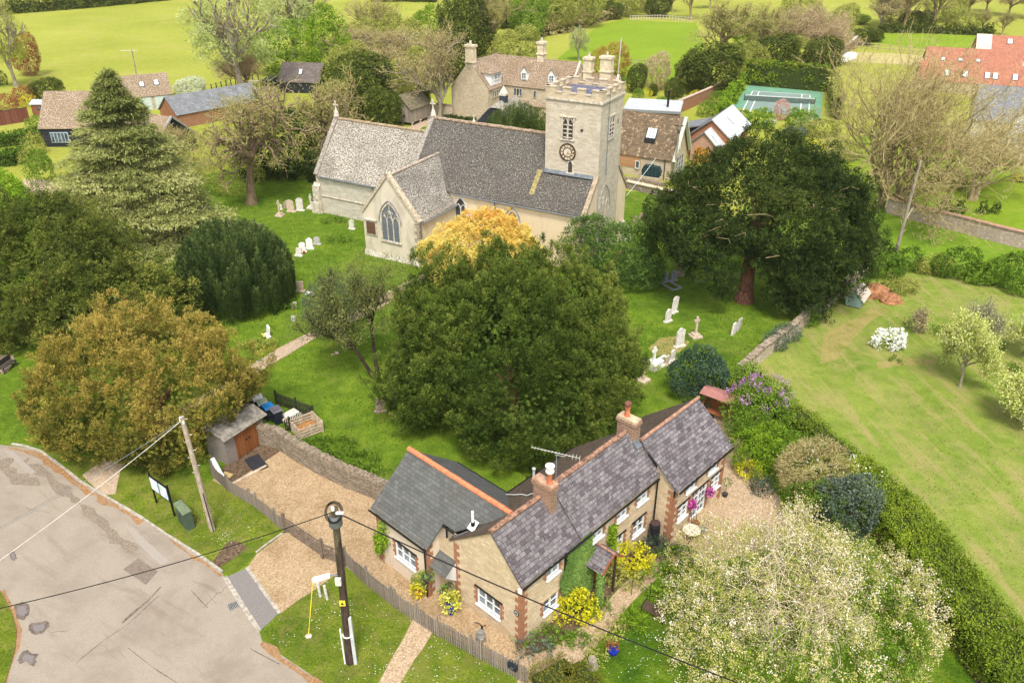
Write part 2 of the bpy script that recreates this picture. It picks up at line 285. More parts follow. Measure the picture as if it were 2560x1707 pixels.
def rough_poly(px,a=2.2,seed=0):
    r=np.random.default_rng(seed+len(px)); out=[]
    for (x1,y1),(x2,y2) in zip(px,px[1:]+px[:1]):
        for k in range(4): out.append((x1+(x2-x1)*k/4+(r.normal()*a if k else r.normal()*a*.4),y1+(y2-y1)*k/4+(r.normal()*a*.8 if k else 0)))
    return out
def wet(name,px):
    px=rough_poly(px,1.3)
    sheet(name,px,.018,plain('wet_tarmac',(.15,.12,.10),.5,0,.3,5)); cx=sum(p[0] for p in px)/len(px);cy=sum(p[1] for p in px)/len(px)
    s=NT('puddle_water'); s.col((.20,.17,.16)).rough(.08); s.b.inputs['Specular IOR Level'].default_value=.9
    sheet('puddle',[(cx+(x-cx)*.6+1.5*math.sin(x*1.3+y),cy+(y-cy)*.6+math.cos(y+x)) for x,y in px],.021,s.mat)
wet('damp_patch',[(35,1513),(55,1503),(72,1510),(73,1535),(60,1550),(42,1545)])
wet('damp_patch',[(70,1575),(76,1558),(105,1555),(122,1553),(126,1565),(108,1582),(90,1587)])
wet('damp_patch',[(42,1650),(55,1630),(68,1623),(80,1634),(98,1635),(88,1646),(92,1655),(85,1665),(74,1662),(66,1652),(50,1660)])
wet('damp_patch',[(22,1380),(36,1378),(44,1395),(36,1403),(28,1397)])
rng=np.random.default_rng(5)
def kerb(pts,w=.14,h=.07,L=.75,z=0):
    m=MB(); P3=[Vector(PZ(*p,0)) for p in pts]
    for a,b in zip(P3[:-1],P3[1:]):
        d=b-a; n=max(1,int(d.length/L)); d/=n
        for i in range(n): c=a+d*(i+.5); m.obox((c.x,c.y,h/2+z+rng.random()*.01),(d.x,d.y,0),(0,0,1),(d.length-.03,w*(.85+.3*rng.random()),h))
    return struct(m.build('kerb',M_kerb))
kerb([(30,1110),(60,1115),(100,1127),(150,1163),(200,1203),(255,1236),(300,1262),(360,1298),(420,1339),(491,1383),(556,1430)])
kerb([(562,1442),(604,1510),(649,1578)],.22,.035,.3); kerb([(617,1418),(657,1475),(699,1533)],.16,.04,.3)
kerb([(707,1333),(670,1358),(640,1382)],.1,.06,.5); kerb([(788,823),(710,889),(640,903)],.05,.03,1.2)
# drain grate
t=thing('drain_grate','iron road gully grate with yellow flowers beside it at the pavement edge','drain',P(584,1514),R(35))
m=MB(); m.box(-.24,-.24,.013,.24,.24,.02); m.build('pit',plain('pit',(.01,.01,.01)),t)
m=MB()
for i in range(7): m.box(-.23+i*.07,-.22,.02,-.195+i*.07,.22,.035)
for a in ((-.25,-.25,.25,-.22),(-.25,.22,.25,.25)): m.box(a[0],a[1],.018,a[2],a[3],.04)
m.build('bars',plain('cast_iron',(.35,.34,.32),.6,.3),t)
# ---------------- building helpers ----------------
M_glass=glassM(); M_glass2=glassM('leaded_glass',(.05,.055,.06)); M_brick=tiles('brick',(.42,.14,.06),(.55,.24,.12),(.40,.30,.22),.22,.075,None,0,mort=.012,stain=(.25,.12,.07))
M_oldbrick=tiles('old_brick',(.22,.07,.04),(.44,.20,.11),(.52,.44,.35),.26,.10,None,0,mort=.02,stain=(.15,.10,.07))
M_black=plain('black_metal',(.015,.015,.015),.45); M_lead=plain('lead',(.16,.18,.20),.5,.2,.2); M_iron=plain('grey_pipe',(.22,.24,.26),.5,.1)
M_clay=plain('terracotta',(.50,.17,.08),.75,0,.25,4); M_wframe=plain('white_frame',(.75,.76,.76),.5,0,.04)
def holes_wall(m,o,D,L,z0,z1,hs,dep=.14):
    """vertical wall o->o+D*L, outward normal = D rotated -90 deg, rectangular openings (a0,z,w,h) with reveals"""
    D=Vector((D[0],D[1],0)).normalized(); N=Vector((D.y,-D.x,0)); o=Vector((o[0],o[1],0))
    xs=sorted({0,L}|{h[0] for h in hs}|{h[0]+h[2] for h in hs}); zs=sorted({z0,z1}|{h[1] for h in hs}|{h[1]+h[3] for h in hs})
    pt=lambda a,z,k=0:(o+D*a-N*k+Vector((0,0,z)))
    for i in range(len(xs)-1):
        for j in range(len(zs)-1):
            cx=(xs[i]+xs[i+1])/2;cz=(zs[j]+zs[j+1])/2
            if any(h[0]<cx<h[0]+h[2] and h[1]<cz<h[1]+h[3] for h in hs): continue
            m.add([pt(xs[i],zs[j]),pt(xs[i+1],zs[j]),pt(xs[i+1],zs[j+1]),pt(xs[i],zs[j+1])],[(0,1,2,3)])
    for a,z,w,h in hs:
        q=[(a,z),(a+w,z),(a+w,z+h),(a,z+h)]
        for k in range(4): (a1,z1_),(a2,z2)=q[k],q[(k+1)%4]; m.add([pt(a1,z1_),pt(a1,z1_,dep),pt(a2,z2,dep),pt(a2,z2)],[(0,1,2,3)])
def win(T,o,D,a,z,w,h,cols=2,rows=2,sub=1,fm=None,gm=None,lintel=None,surround=None,sill=True,dep=.1,name='window'):
    D=Vector((D[0],D[1],0)).normalized(); N=Vector((D.y,-D.x,0)); o=Vector((o[0],o[1],0)); U=Vector((0,0,1))
    C=lambda x,y,k:o+D*x+U*y+N*k
    m=MB(); f=.06
    for x in (a+f/2,a+w-f/2): m.obox(C(x,z+h/2,-dep+.04),D,U,(f,.07,h-.01))
    for y in (z+f/2,z+h-f/2): m.obox(C(a+w/2,y,-dep+.04),D,U,(w-2*f,.07,f))
    for i in range(1,cols): m.obox(C(a+w*i/cols,z+h/2,-dep+.035),D,U,(.07,.07,h-2*f))
    for j in range(1,rows): m.obox(C(a+w/2,z+h*j/rows,-dep+.022),D,U,(w-2*f,.035,.03))
    if sub>1:
        for i in range(cols):
            for k in range(1,sub): m.obox(C(a+w*(i+k/sub)/cols,z+h/2,-dep+.022),D,U,(.025,.03,h-2*f))
    wo=m.build(name,fm or M_wframe,T)
    g=MB(); g.add([C(a,z,-dep),C(a+w,z,-dep),C(a+w,z+h,-dep),C(a,z+h,-dep)],[(0,1,2,3)]); g.build('pane',gm or M_glass,wo)
    if sill: g=MB(); g.obox(C(a+w/2,z-.025,.0),D,U,(w+.1,.24,.05)); g.build('sill',fm or M_wframe,wo)
    if lintel: g=MB(); g.obox(C(a+w/2,z+h+.06,.0),D,U,(w+.3,.06,.10)); g.build('lintel',lintel,wo)
    if surround:
        n=int((h+.1)/.16)
        for sgn in (-1,1):
            g=MB()
            for i in range(n): ww=.22 if i%2 else .12; x=a-ww/2 if sgn<0 else a+w+ww/2; g.obox(C(x,z+.02+(i+.5)*.16,.0),D,U,(ww,.04,.161))
            g.build('brick_surround',surround,wo)
    return wo
def quoins(T,pts,z0,z1,mat=None,step=.23,long=.36,short=.18,name='quoins',t=.03):
    """pts: list of (corner xy, dirs [unit dirs away from the corner along each wall])"""
    g=MB()
    for (x,y),dirs in pts:
        n=int((z1-z0)/step)
        for i in range(n):
            for k,d in enumerate(dirs):
                L=long if (i+k)%2 else short; D=Vector((d[0],d[1],0))
                g.obox((x+D.x*L/2,y+D.y*L/2,z0+(i+.5)*step),D,(0,0,1),(L+.0,t*2,step+.001))
    return g.build(name,mat or M_brick,T)
def gutter(T,a,b,r=.055,mat=None): m=MB(); m.tube(a,b,r,n=6); return m.build('gutter',mat or M_black,T)
def pipe(T,pts,r=.045,mat=None): m=MB(); m.path(pts,r,6); return m.build('downpipe',mat or M_black,T)
def ridge(T,a,b,mat,r=.11,seg=.34,name='ridge_tiles',jit=.02):
    m=MB(); a=Vector(a);b=Vector(b); n=max(1,int((b-a).length/seg)); rg=np.random.default_rng(3)
    for i in range(n):
        p=a+(b-a)*(i/n);q=a+(b-a)*((i+.97)/n); j=Vector((0,0,(rg.random()-.5)*jit)); m.tube(p+j,q+j,r,r*1.06,8)
    return m.build(name,mat,T)
def cbox(T,name,x0,y0,z0,x1,y1,z1,mat): m=MB(); m.box(x0,y0,z0,x1,y1,z1); return m.build(name,mat,T)
def chimney(T,x0,y0,x1,y1,z0,z1,mat,cap,pots,name='chimney'):
    m=MB(); m.box(x0,y0,z0,x1,y1,z1-.3); m.box(x0-.06,y0-.06,z1-.3,x1+.06,y1+.06,z1-.12); c=m.build(name,mat,T)
    m=MB(); m.box(x0-.03,y0-.03,z1-.12,x1+.03,y1+.03,z1); m.build('flaunching',cap,c)
    return c
# ---------------- cottage ----------------
CO=P(1303,1620); CA=math.atan2(.7276,.686)
M_slate=tiles('purple_slate',(.115,.095,.106),(.28,.255,.268),(.055,.045,.05),.31,.2,(.34,.34,.33),.22,5,mort=.009,stain=(.08,.07,.075))
M_slateg=tiles('grey_slate',(.105,.11,.11),(.16,.165,.16),(.06,.06,.06),.3,.2,None,0,mort=.006,stain=(.12,.11,.09))
M_browntile=tiles('brown_tile',(.12,.09,.07),(.2,.15,.11),(.05,.04,.03),.17,.1,(.28,.2,.12),.2,7,mort=.008,stain=(.08,.06,.045))
M_cstone=rubble('cottage_stone',(.64,.48,.31),(.82,.67,.47),(.66,.54,.40),.3,.13,(.50,.35,.2),.55)
M_cream=render_wall('cream_render',(.72,.60,.47),(.52,.42,.30),.3)
t=CT=thing('cottage','stone cottage with purple slate roofs, red brick quoins, two brick chimneys and an ivy-covered front','cottage',CO,CA)
X=(1,0);Y=(0,1)
ze=3.95
m=MB()   # walls
fh=[(1.47,.9,1.05,.88),(1.63,3.02,.9,.72),(4.92,3.02,.85,.7),(6.85,3.02,.86,.68),(8.55,3.02,.92,.7),(6.75,1.02,.86,.92),(8.4,1.0,1.0,.98),(4.85,0,.85,1.95)]
holes_wall(m,(0,0),X,10.3,0,ze,fh)
gh=[(1.5,.87,1.5,1.0)]
holes_wall(m,(0,4.3),(0,-1),4.3,0,3.9,gh)          # gable wall faces -x; a measured from back
m.add([(0,0,3.9),(0,4.3,3.9),(0,1.8,5.85)],[(0,2,1)])
m.add([(0,4.3,0),(0,5.3,0),(0,5.3,3.3),(0,4.3,3.9)],[(0,3,2,1)])
m.add([(0,5.3,0),(10.3,5.3,0),(10.3,5.3,3.0),(0,5.3,3.0)],[(0,3,2,1)])
eh=[(.62,1.08,.95,1.0),(2.0,.28,1.45,1.85),(3.9,1.1,.95,1.0),(1.2,2.62,.9,.62),(3.35,2.62,.95,.62)]
holes_wall(m,(10.3,-1.05),X,5.15,0,3.75,eh)
m.add([(10.3,-1.05,0),(10.3,.1,0),(10.3,.1,4.6),(10.3,-1.05,3.7)],[(0,3,2,1)])
m.add([(15.45,-1.05,0),(15.45,4.3,0),(15.45,4.3,3.1),(15.45,1.05,5.6),(15.45,-1.05,3.75)],[(0,1,2,3,4)])
m.add([(10.3,4.3,0),(15.45,4.3,0),(15.45,4.3,3.1),(10.3,4.3,3.1)],[(0,3,2,1)])
m.add([(10.3,0,3.7),(10.3,4,3.7),(10.3,1.05,5.6)],[(0,1,2)])
m.build('wall',M_cstone,t)
L=M_black
for i,(a,z,w,h) in enumerate(fh[:-1]): win(t,(0,0),X,a,z,w,h,2,2,lintel=L if z<2 and i else (plain('stone_lintel',(.5,.38,.25)) if z<2 else None),surround=M_brick)
win(t,(0,4.3),(0,-1),*gh[0],3,2,lintel=L,surround=M_brick)
for i,(a,z,w,h) in enumerate(eh):
    if i==1: win(t,(10.3,-1.05),X,a,z,w,h,2,4,2,sill=False,surround=M_brick,name='french_door',lintel=L)
    else: win(t,(10.3,-1.05),X,a,z,w,h,2,2 if z>2 else 3,surround=M_brick,lintel=L if z<2 else None)
# door
M_door=planks('brown_door',(.22,.08,.03),(.32,.13,.05),(.06,.02,.01),.12)
d=cbox(t,'door',4.9,.08,.02,5.65,.12,1.9,M_door); cbox(d,'handle',5.52,.04,.95,5.58,.078,1.02,M_black)
# quoins
quoins(t,[((0,0),((1,0),(0,1)))],0,3.8); quoins(t,[((0,4.3),((0,-1),))],0,3.8); quoins(t,[((10.3,-1.05),((1,0),(0,1)))],0,3.6); quoins(t,[((15.45,-1.05),((-1,0),))],0,3.6)
# roofs
def roof(T,q,mat,t=.09,name='roof'): m=MB(); m.slab(q,t); return m.build(name,mat,T)
roof(t,[(-.1,-.13,3.93),(3.9,-.13,3.93),(3.9,1.75,5.92),(-.1,1.75,5.92)],M_slate)
roof(t,[(3.9,-.15,4.05),(10.38,-.15,4.05),(10.38,1.78,6.10),(3.9,1.78,6.10)],M_slate)
roof(t,[(-.1,1.79,5.92),(3.9,1.79,5.92),(3.9,5.5,3.0),(-.1,4.55,3.74)],M_browntile)
roof(t,[(3.9,1.82,6.05),(10.38,1.82,6.05),(10.38,5.5,2.95),(3.9,5.5,2.95)],M_browntile)
roof(t,[(10.14,-1.35,3.68),(15.55,-1.35,3.68),(15.55,1.08,5.72),(10.14,1.08,5.72)],M_slate)
roof(t,[(10.14,1.12,5.72),(15.55,1.12,5.72),(15.55,4.5,2.95),(10.14,4.5,2.95)],M_browntile)
M_ridgeold=plain('mossy_ridge',(.28,.16,.11),.9,0,.55,7); M_ridgered=plain('red_ridge',(.62,.22,.11),.8,0,.15,6)
ridge(t,(-.1,1.77,5.95),(3.08,1.77,5.95),M_ridgeold,.12,.3); ridge(t,(3.9,1.8,6.12),(9.7,1.8,6.12),M_ridgeold,.13,.3,jit=.05); ridge(t,(10.14,1.1,5.76),(15.6,1.1,5.76),plain('orange_ridge',(.38,.21,.14),.8,0,.35,5),.09,.34)
gutter(t,(-.1,-.2,3.86),(10.1,-.2,3.95)); gutter(t,(10.2,-1.42,3.62),(15.5,-1.42,3.62)); gutter(t,(.2,5.56,2.9),(10.3,5.56,2.9))
pipe(t,[(10.14,-.2,3.95),(10.14,-.12,3.7),(10.14,-.12,.8)]); pipe(t,[(10.25,-1.1,3.6),(10.25,-1.1,3.2)])
cbox(t,'alarm_box',-.1,-.06,3.45,-.03,.14,3.72,M_wframe)
m=MB(); m.tube((-.03,.28,2.07),(-.05,.28,2.07),.16,n=20); pl=m.build('house_plaque',M_black,t)
m=MB(); m.tube((-.05,.28,2.07),(-.056,.28,2.07),.13,n=20); m.build('plaque_ring',plain('plaque_grey',(.4,.4,.4)),pl); m=MB(); m.box(-.062,.2,2.03,-.057,.36,2.1); m.build('plaque_band',M_black,pl)
# chimneys
m=MB(); m.lathe([(.16,0),(.16,.04),(.12,.1),(.115,.45),(.14,.5),(.14,.55)],(3.35,1.4,6.8)); 
c1=chimney(t,3.12,1.1,3.55,2.2,5.0,6.8,M_oldbrick,plain('flaunch',(.42,.26,.18),.9,0,.3),0); pt=m.build('chimney_pot',M_clay,c1)
m=MB(); m.lathe([(.1,.5),(.2,.62),(.2,.7),(.14,.72),(.14,.9),(.22,.92),(.22,.96),(.02,1.02)],(3.35,1.4,6.8)); m.build('cowl',M_white,c1)
c2=chimney(t,9.8,1.3,10.28,2.4,5.0,6.85,M_oldbrick,plain('flaunch2',(.52,.38,.25),.9,0,.3),0)
m=MB(); m.lathe([(.17,0),(.13,.08),(.12,.45),(.16,.5),(.16,.54)],(10.04,2.0,6.85)); m.build('chimney_pot',M_clay,c2)
m=MB(); m.lathe([(.13,.54),(.13,.6),(.17,.62),(.17,.78),(.1,.84)],(10.04,2.0,6.85)); m.build('cowl',plain('cowl_brown',(.2,.08,.06)),c2)
# lead flashing steps
m=MB()
m.slab([(9.7,1.0,5.42),(10.36,1.0,5.42),(10.36,1.32,5.72),(9.7,1.32,5.72)],.04); m.build('flashing',M_lead,t)
# left wing
m=MB()
holes_wall(m,(-.8,9.15),(0,-1),3.8,0,3.5,[(1.4,1.12,1.5,.98)])
m.add([(-.8,5.35,0),(.3,5.35,0),(.3,5.35,3.9),(-.8,5.35,3.5)],[(0,1,2,3)])
m.add([(.3,5.35,0),(.3,4.3,0),(.3,4.3,3.9),(.3,5.35,3.9)],[(0,1,2,3)])
m.add([(-.8,9.15,0),(4.5,9.15,0),(4.5,9.15,3.1),(1.7,9.15,5.45),(-.8,9.15,3.5)],[(0,4,3,2,1)])
m.add([(4.5,9.15,0),(4.5,5.3,0),(4.5,5.3,3.1),(4.5,9.15,3.1)],[(0,3,2,1)])
m.build('wing_wall',M_cream,t)
win(t,(-.8,9.15),(0,-1),1.4,1.12,1.5,.98,3,2,surround=M_brick,lintel=L)
quoins(t,[((-.8,5.35),((1,0),))],0,3.4); quoins(t,[((-.8,9.15),((0,-1),))],0,3.4); quoins(t,[((-.8,5.35),((0,1),))],0,3.4,short=.08,long=.16)
roof(t,[(-1.0,9.35,3.33),(-1.0,5.12,3.33),(.12,5.12,4.22),(.12,9.35,4.22)],M_slateg); roof(t,[(.12,9.35,4.22),(.12,4.3,4.22),(1.7,2.1,5.5),(1.7,9.35,5.5)],M_slateg)
roof(t,[(1.74,9.35,5.5),(1.74,2.0,5.5),(4.85,5.15,2.98),(4.85,9.35,2.98)],M_slateg)
ridge(t,(1.72,9.38,5.54),(1.72,2.2,5.54),M_ridgered,.13,.42)
gutter(t,(-1.06,9.35,3.27),(-1.06,5.12,3.27)); gutter(t,(.06,5.1,4.12),(.06,4.35,4.12)); pipe(t,[(-.9,5.28,3.3),(-.88,5.42,3.1),(-.88,5.42,0)]); pipe(t,[(.2,5.0,4.1),(.2,5.0,2.75)])
gutter(t,(4.9,5.2,2.92),(4.9,9.3,2.92))
m=MB(); m.add([(.02,4.35,3.82),(1.75,2.1,5.56)],[]); m.path([(.05,4.33,3.9),(1.72,2.15,5.56)],.05,5); m.build('valley',M_lead,t)
m=MB(); m.slab([(.35,3.75,4.62),(.75,3.75,4.95),(.75,3.35,4.95),(.35,3.35,4.62)],.02); f=m.build('flue_flashing',M_white,t); m=MB(); m.tube((.55,3.55,4.78),(.55,3.55,5.0),.1,n=10); m.build('flue_collar',M_black,f); m=MB(); m.tube((.55,3.55,5.0),(.55,3.55,5.6),.07,n=10); m.build('flue_pipe',M_white,f)
# lean-to side porch
roof(t,[(-.75,5.33,2.0),(-.75,4.2,2.0),(.28,4.2,2.75),(.28,5.33,2.75)],M_slateg,.06,'side_porch_roof')
m=MB(); m.slab([(-.72,4.26,1.95),(-.72,4.2,1.95),(.1,4.2,2.55),(.1,4.2,1.2)],.03); m.build('porch_bracket',M_wframe,t)
cbox(t,'side_door',.2,4.45,0,.285,5.2,1.95,planks('white_door',(.6,.6,.58),(.7,.7,.68),(.3,.3,.3),.2))
# gabled front porch
po=MB(); 
for x in (4.5,5.62): po.tube((x,-.95,0),(x,-.95,2.3),.06,n=8)
po.build('porch_post',plain('dark_post',(.05,.035,.03),.8,0,.3),t)
r1=roof(t,[(4.3,-1.15,2.15),(5.2,-1.15,2.85),(5.2,0,2.85),(4.3,0,2.15)],M_slate,.05,'porch_roof'); roof(t,[(5.23,-1.15,2.85),(5.95,-1.15,2.25),(5.95,0,2.25),(5.23,0,2.85)],M_slate,.05,'porch_roof')
m=MB(); m.slab([(5.22,-1.18,2.9),(5.97,-1.18,2.28),(5.97,-1.12,2.28),(5.22,-1.12,2.9)],.1); m.slab([(4.28,-1.18,2.18),(5.2,-1.18,2.9),(5.2,-1.12,2.9),(4.28,-1.12,2.18)],.1); m.build('bargeboard',plain('rusty_board',(.3,.1,.06)),r1)
ridge(t,(5.21,-1.2,2.88),(5.21,0,2.88),M_ridgeold,.07,.3,'porch_ridge')
# rear flues, white hose, aerial
a=tag(MB().path([(4.6,5.5,3.05),(4.1,4.3,4.0),(3.9,3.6,4.55),(3.6,3.0,5.0),(3.4,2.2,5.8),(3.1,2.02,6.3)],.03,5).build('white_cable',M_white),'white cable looping over the rear roof from the valley to the front chimney','cable')
a.location=(CO[0],CO[1],0); a.rotation_euler=(0,0,CA)
m=MB(); m.tube((6.8,5.4,3.0),(6.8,5.4,3.45),.07,n=8); m.lathe([(.1,0),(.1,.08),(.02,.12)],(6.8,5.4,3.45)); m.build('flue_pipe',plain('vent_grey',(.5,.52,.55)),t)
def loc2w(x,y,z,o=CO,a=CA): return (o[0]+x*math.cos(a)-y*math.sin(a),o[1]+x*math.sin(a)+y*math.cos(a),z)
an=thing('tv_aerial','many-toothed aerial on a thin mast strapped to the front brick chimney','aerial',loc2w(3.6,1.25,5.6),CA)
m=MB(); m.tube((0,0,0),(0,0,2.85),.018,n=6); m.build('mast',M_iron,an)
m=MB(); a0=Vector((-.55,1.0,2.9)); a1=Vector((.45,-.95,2.75)); m.tube(a0,a1,.014,n=5); d=(a1-a0).normalized(); sx=d.cross(Vector((0,0,1))).normalized()
for i in range(15):
    c=a0+(a1-a0)*i/14.0; l=.1 if i<12 else .16; m.tube(c-sx*l,c+sx*l,.008,n=4)
    if i>11: m.tube(c-Vector((0,0,l)),c+Vector((0,0,l)),.008,n=4)
m.tube(a0*.5+a1*.5+Vector((0,0,-.12)),a0*.3+a1*.7+Vector((0,0,-.1)),.012,n=4); m.build('boom',plain('alloy',(.6,.58,.52),.5,.3),an)
# ---------------- church ----------------
HO=P(1350,657); HA=R(-29)
def H2w(x,y,z=0): return loc2w(x,y,z,HO,HA)
M_lich=tiles('lichen_stone_roof',(.17,.15,.125),(.34,.30,.245),(.05,.045,.04),.22,.16,(.60,.56,.48),.95,6,mort=.016,stain=(.16,.12,.09))
M_nave=tiles('dark_stone_roof',(.085,.078,.07),(.175,.16,.14),(.03,.026,.024),.2,.13,(.50,.47,.41),.42,8,mort=.012,stain=(.10,.085,.07))
M_trans=tiles('transept_stone_roof',(.12,.108,.095),(.27,.245,.21),(.035,.03,.027),.22,.15,(.60,.56,.49),.85,8,mort=.014,stain=(.10,.085,.07))
M_tower=rubble('tower_stone',(.54,.47,.37),(.72,.65,.53),(.66,.60,.50),.42,.17,(.46,.37,.25),.45,(.72,.52,.26))
M_chan=rubble('chancel_stone',(.55,.50,.42),(.72,.67,.57),(.68,.62,.52),.55,.2,(.42,.35,.25),.4)
M_lime=render_wall('lime_render',(.78,.64,.44),(.58,.47,.33),.6); M_limew=render_wall('weathered_lime_render',(.70,.62,.49),(.40,.35,.28),.75)
M_dress=plain('dressed_stone',(.56,.50,.41),.85,0,.3,4); M_dark=plain('louvre_dark',(.06,.055,.05),.9,0,.3)
t=CHU=thing('church','medieval stone church with battlemented clock tower, cream rendered nave and lichen-covered stone roofs','church',HO,HA)
W0=4.35
# nave
m=MB(); m.add([(-14.6,0,0),(W0,0,0),(W0,0,5.4),(-14.6,0,5.4)],[(0,1,2,3)]); m.add([(W0,0,0),(W0,9.5,0),(W0,9.5,5.4),(W0,7.2,8.0),(W0,2.3,8.0),(W0,0,5.4)],[(0,1,2,3,4,5)])
m.add([(-14.6,9.5,0),(W0,9.5,0),(W0,9.5,5.4),(-14.6,9.5,5.4)],[(0,3,2,1)]); m.add([(-14.6,0,0),(-14.6,9.5,0),(-14.6,9.5,5.4),(-14.6,4.75,10.6),(-14.6,0,5.4)],[(0,4,3,2,1)])
m.build('nave_wall',M_lime,t)
m=MB(); m.slab([(-14.6,-.25,5.3),(-.9,-.25,5.3),(-.9,4.72,10.68),(-14.6,4.72,10.68)],.12); m.slab([(-.9,-.25,5.3),(W0-.25,-.25,5.3),(W0-.25,2.25,8.0),(-.9,2.25,8.0)],.12); m.slab([(-14.6,9.75,5.3),(W0-.25,9.75,5.3),(W0-.25,7.25,8.0),(-.9,7.25,8.0),(-.9,4.78,10.68),(-14.6,4.78,10.68)],.12)
m.build('nave_roof',M_nave,t)
m=MB(); m.slab([(-1.55,.6,6.225),(-1.1,.6,6.225),(-1.1,2.3,8.065),(-1.55,2.3,8.065)],.015); m.build('mossy_tile_strip',plain('moss_strip',(.30,.25,.10),.9,0,.4,6),t)
ridge(t,(-14.4,4.75,10.74),(-.9,4.75,10.74),plain('mossy_stone_ridge',(.32,.24,.17),.9,0,.5,6),.17,.5,jit=.04)
m=MB(); m.slab([(-.85,2.0,8.02),(W0-.4,2.0,8.02),(W0-.4,2.33,8.3),(-.85,2.33,8.3)],.05); m.build('lead_flashing',M_lead,t)
# west gable coping
m=MB(); m.slab([(W0-.3,-.3,5.35),(W0+.12,-.3,5.35),(W0+.12,2.35,8.25),(W0-.3,2.35,8.25)],.22); m.slab([(W0-.3,9.8,5.35),(W0+.12,9.8,5.35),(W0+.12,7.15,8.25),(W0-.3,7.15,8.25)],.22); m.build('west_coping',plain('worn_coping',(.36,.29,.2),.9,0,.3,4),t)
quoins(t,[((W0,0),((-1,0),(0,1)))],0,5.2,M_dress,.32,.5,.25); 
m=MB(); m.box(W0,8.6,0,W0+.9,9.5,1.6); m.slab([(W0,8.55,1.9),(W0+1.0,8.55,1.4),(W0+1.0,9.55,1.4),(W0,9.55,1.9)],.1); m.build('buttress',M_dress,t)
# gothic windows
def arch(w,h,n=7,k=1.0):
    hs=h-w*.87*k; pts=[(-w/2,0),(-w/2,hs)]
    r=w; 
    for i in range(1,n+1): th=math.pi-math.acos(.5)*i/n*1.0; pts.append((w/2+r*math.cos(th),hs+r*math.sin(th)*k))
    pts+=[(-x,y) for x,y in pts[::-1][1:]]; return pts
def gothic(T,o,D,a,z,w,h,lights,gm=None,fm=None,hood=True,tracery=True,name='window',bars=True):
    D=Vector((D[0],D[1],0)).normalized(); N=Vector((D.y,-D.x,0)); o=Vector((o[0],o[1],0)); C=lambda x,y,k:o+D*(a+x)+Vector((0,0,z+y))+N*k
    A=arch(w,h); B=arch(w+.3,h+.17); m=MB(); n=len(A)
    for i in range(n-1):
        (x1,y1),(x2,y2),(X1,Y1),(X2,Y2)=A[i],A[i+1],B[i],B[i+1]
        m.add([C(x1,y1,.01),C(x2,y2,.01),C(x2,y2,.09),C(x1,y1,.09),C(X1,Y1,.01),C(X2,Y2,.01),C(X2,Y2,.09),C(X1,Y1,.09)],[(0,1,2,3),(3,2,6,7),(4,7,6,5)])
    m.obox(C(0,-.08,.06),D,(0,0,1),(w+.4,.18,.14))
    fr=m.build(name,fm or M_dress,T)
    g=MB(); g.add([C(x,y,.02) for x,y in A],[tuple(range(n))]); g.build('leaded_lights',gm or M_glass2,fr)
    m=MB(); hs=h-w*.87
    for i in range(1,lights): x=-w/2+w*i/lights; m.obox(C(x,hs/2+.1,.06),D,(0,0,1),(.08,.07,hs+.2))
    lw=w/lights
    if tracery:
        for i in range(lights):
            cx=-w/2+lw*(i+.5); q=arch(lw*.95,lw*.9,5)
            for (x1,y1),(x2,y2) in zip(q[1:-1],q[2:-1]): m.tube(C(cx+x1,hs-.1+y1,.06),C(cx+x2,hs-.1+y2,.06),.035,n=4)
        if lights>2:
            for sx in (-1,1):
                m.tube(C(sx*lw*.5,hs+.1,.06),C(sx*lw*.1,hs+w*.5,.06),.035,n=4); m.tube(C(sx*lw*.5,hs+.1,.06),C(sx*lw*1.0,hs+w*.38,.06),.035,n=4); m.tube(C(0,hs+w*.55,.06),C(sx*lw*.62,hs+w*.4,.06),.035,n=4)
            m.tube(C(0,hs+w*.35,.06),C(0,hs+w*.8,.06),.035,n=4)
    if bars:
        b=MB(); k=int(hs/.28)
        for i in range(1,k): b.obox(C(0,i*.28,.035),D,(0,0,1),(w-.05,.02,.025))
        b.build('glazing_bar',plain('saddle_bar',(.12,.13,.15)),fr)
    m.build('tracery',fm or M_dress,fr)
    if hood:
        Hh=arch(w+.55,h+.35); b=MB()
        for (x1,y1),(x2,y2) in zip(Hh[1:-1],Hh[2:-1]): b.tube(C(x1,y1,.08),C(x2,y2,.08),.06,n=5)
        b.build('hood_mould',plain('hood_grey',(.33,.31,.29),.9,0,.3),fr)
    return fr
M_wst=plain('window_white_stone',(.62,.62,.60),.8,0,.2)
gothic(t,(0,0),X,-8.55,2.55,1.15,2.3,2,M_dark,M_wst,hood=False); gothic(t,(0,0),X,-2.9,2.35,1.15,2.2,2,M_dark,M_wst,hood=True)
gothic(t,(W0,0),Y,4.0,1.6,2.2,5.2,3,M_glass2)
# flat-headed monuments with pediments
for x in (-5.3,-4.15):
    m=MB(); m.box(x-.42,-.10,2.3,x+.42,-.0,3.7); m.box(x-.5,-.16,3.7,x+.5,0.0,3.85); m.prism([(x-.52,-.18,3.85),(x+.52,-.18,3.85),(x+.3,-.18,4.05),(x,-.18,4.15),(x-.3,-.18,4.05)],(0,.18,0)); m.build('wall_monument',plain('monument_stone',(.45,.38,.28),.9,0,.3,5),t)
pipe(t,[(-4.72,-.2,5.2),(-4.72,-.22,4.9),(-4.72,-.12,4.6),(-4.72,-.12,0)],.07,M_lead); gutter(t,(-9.2,-.32,5.22),(W0-.3,-.32,5.22),.06,M_iron)
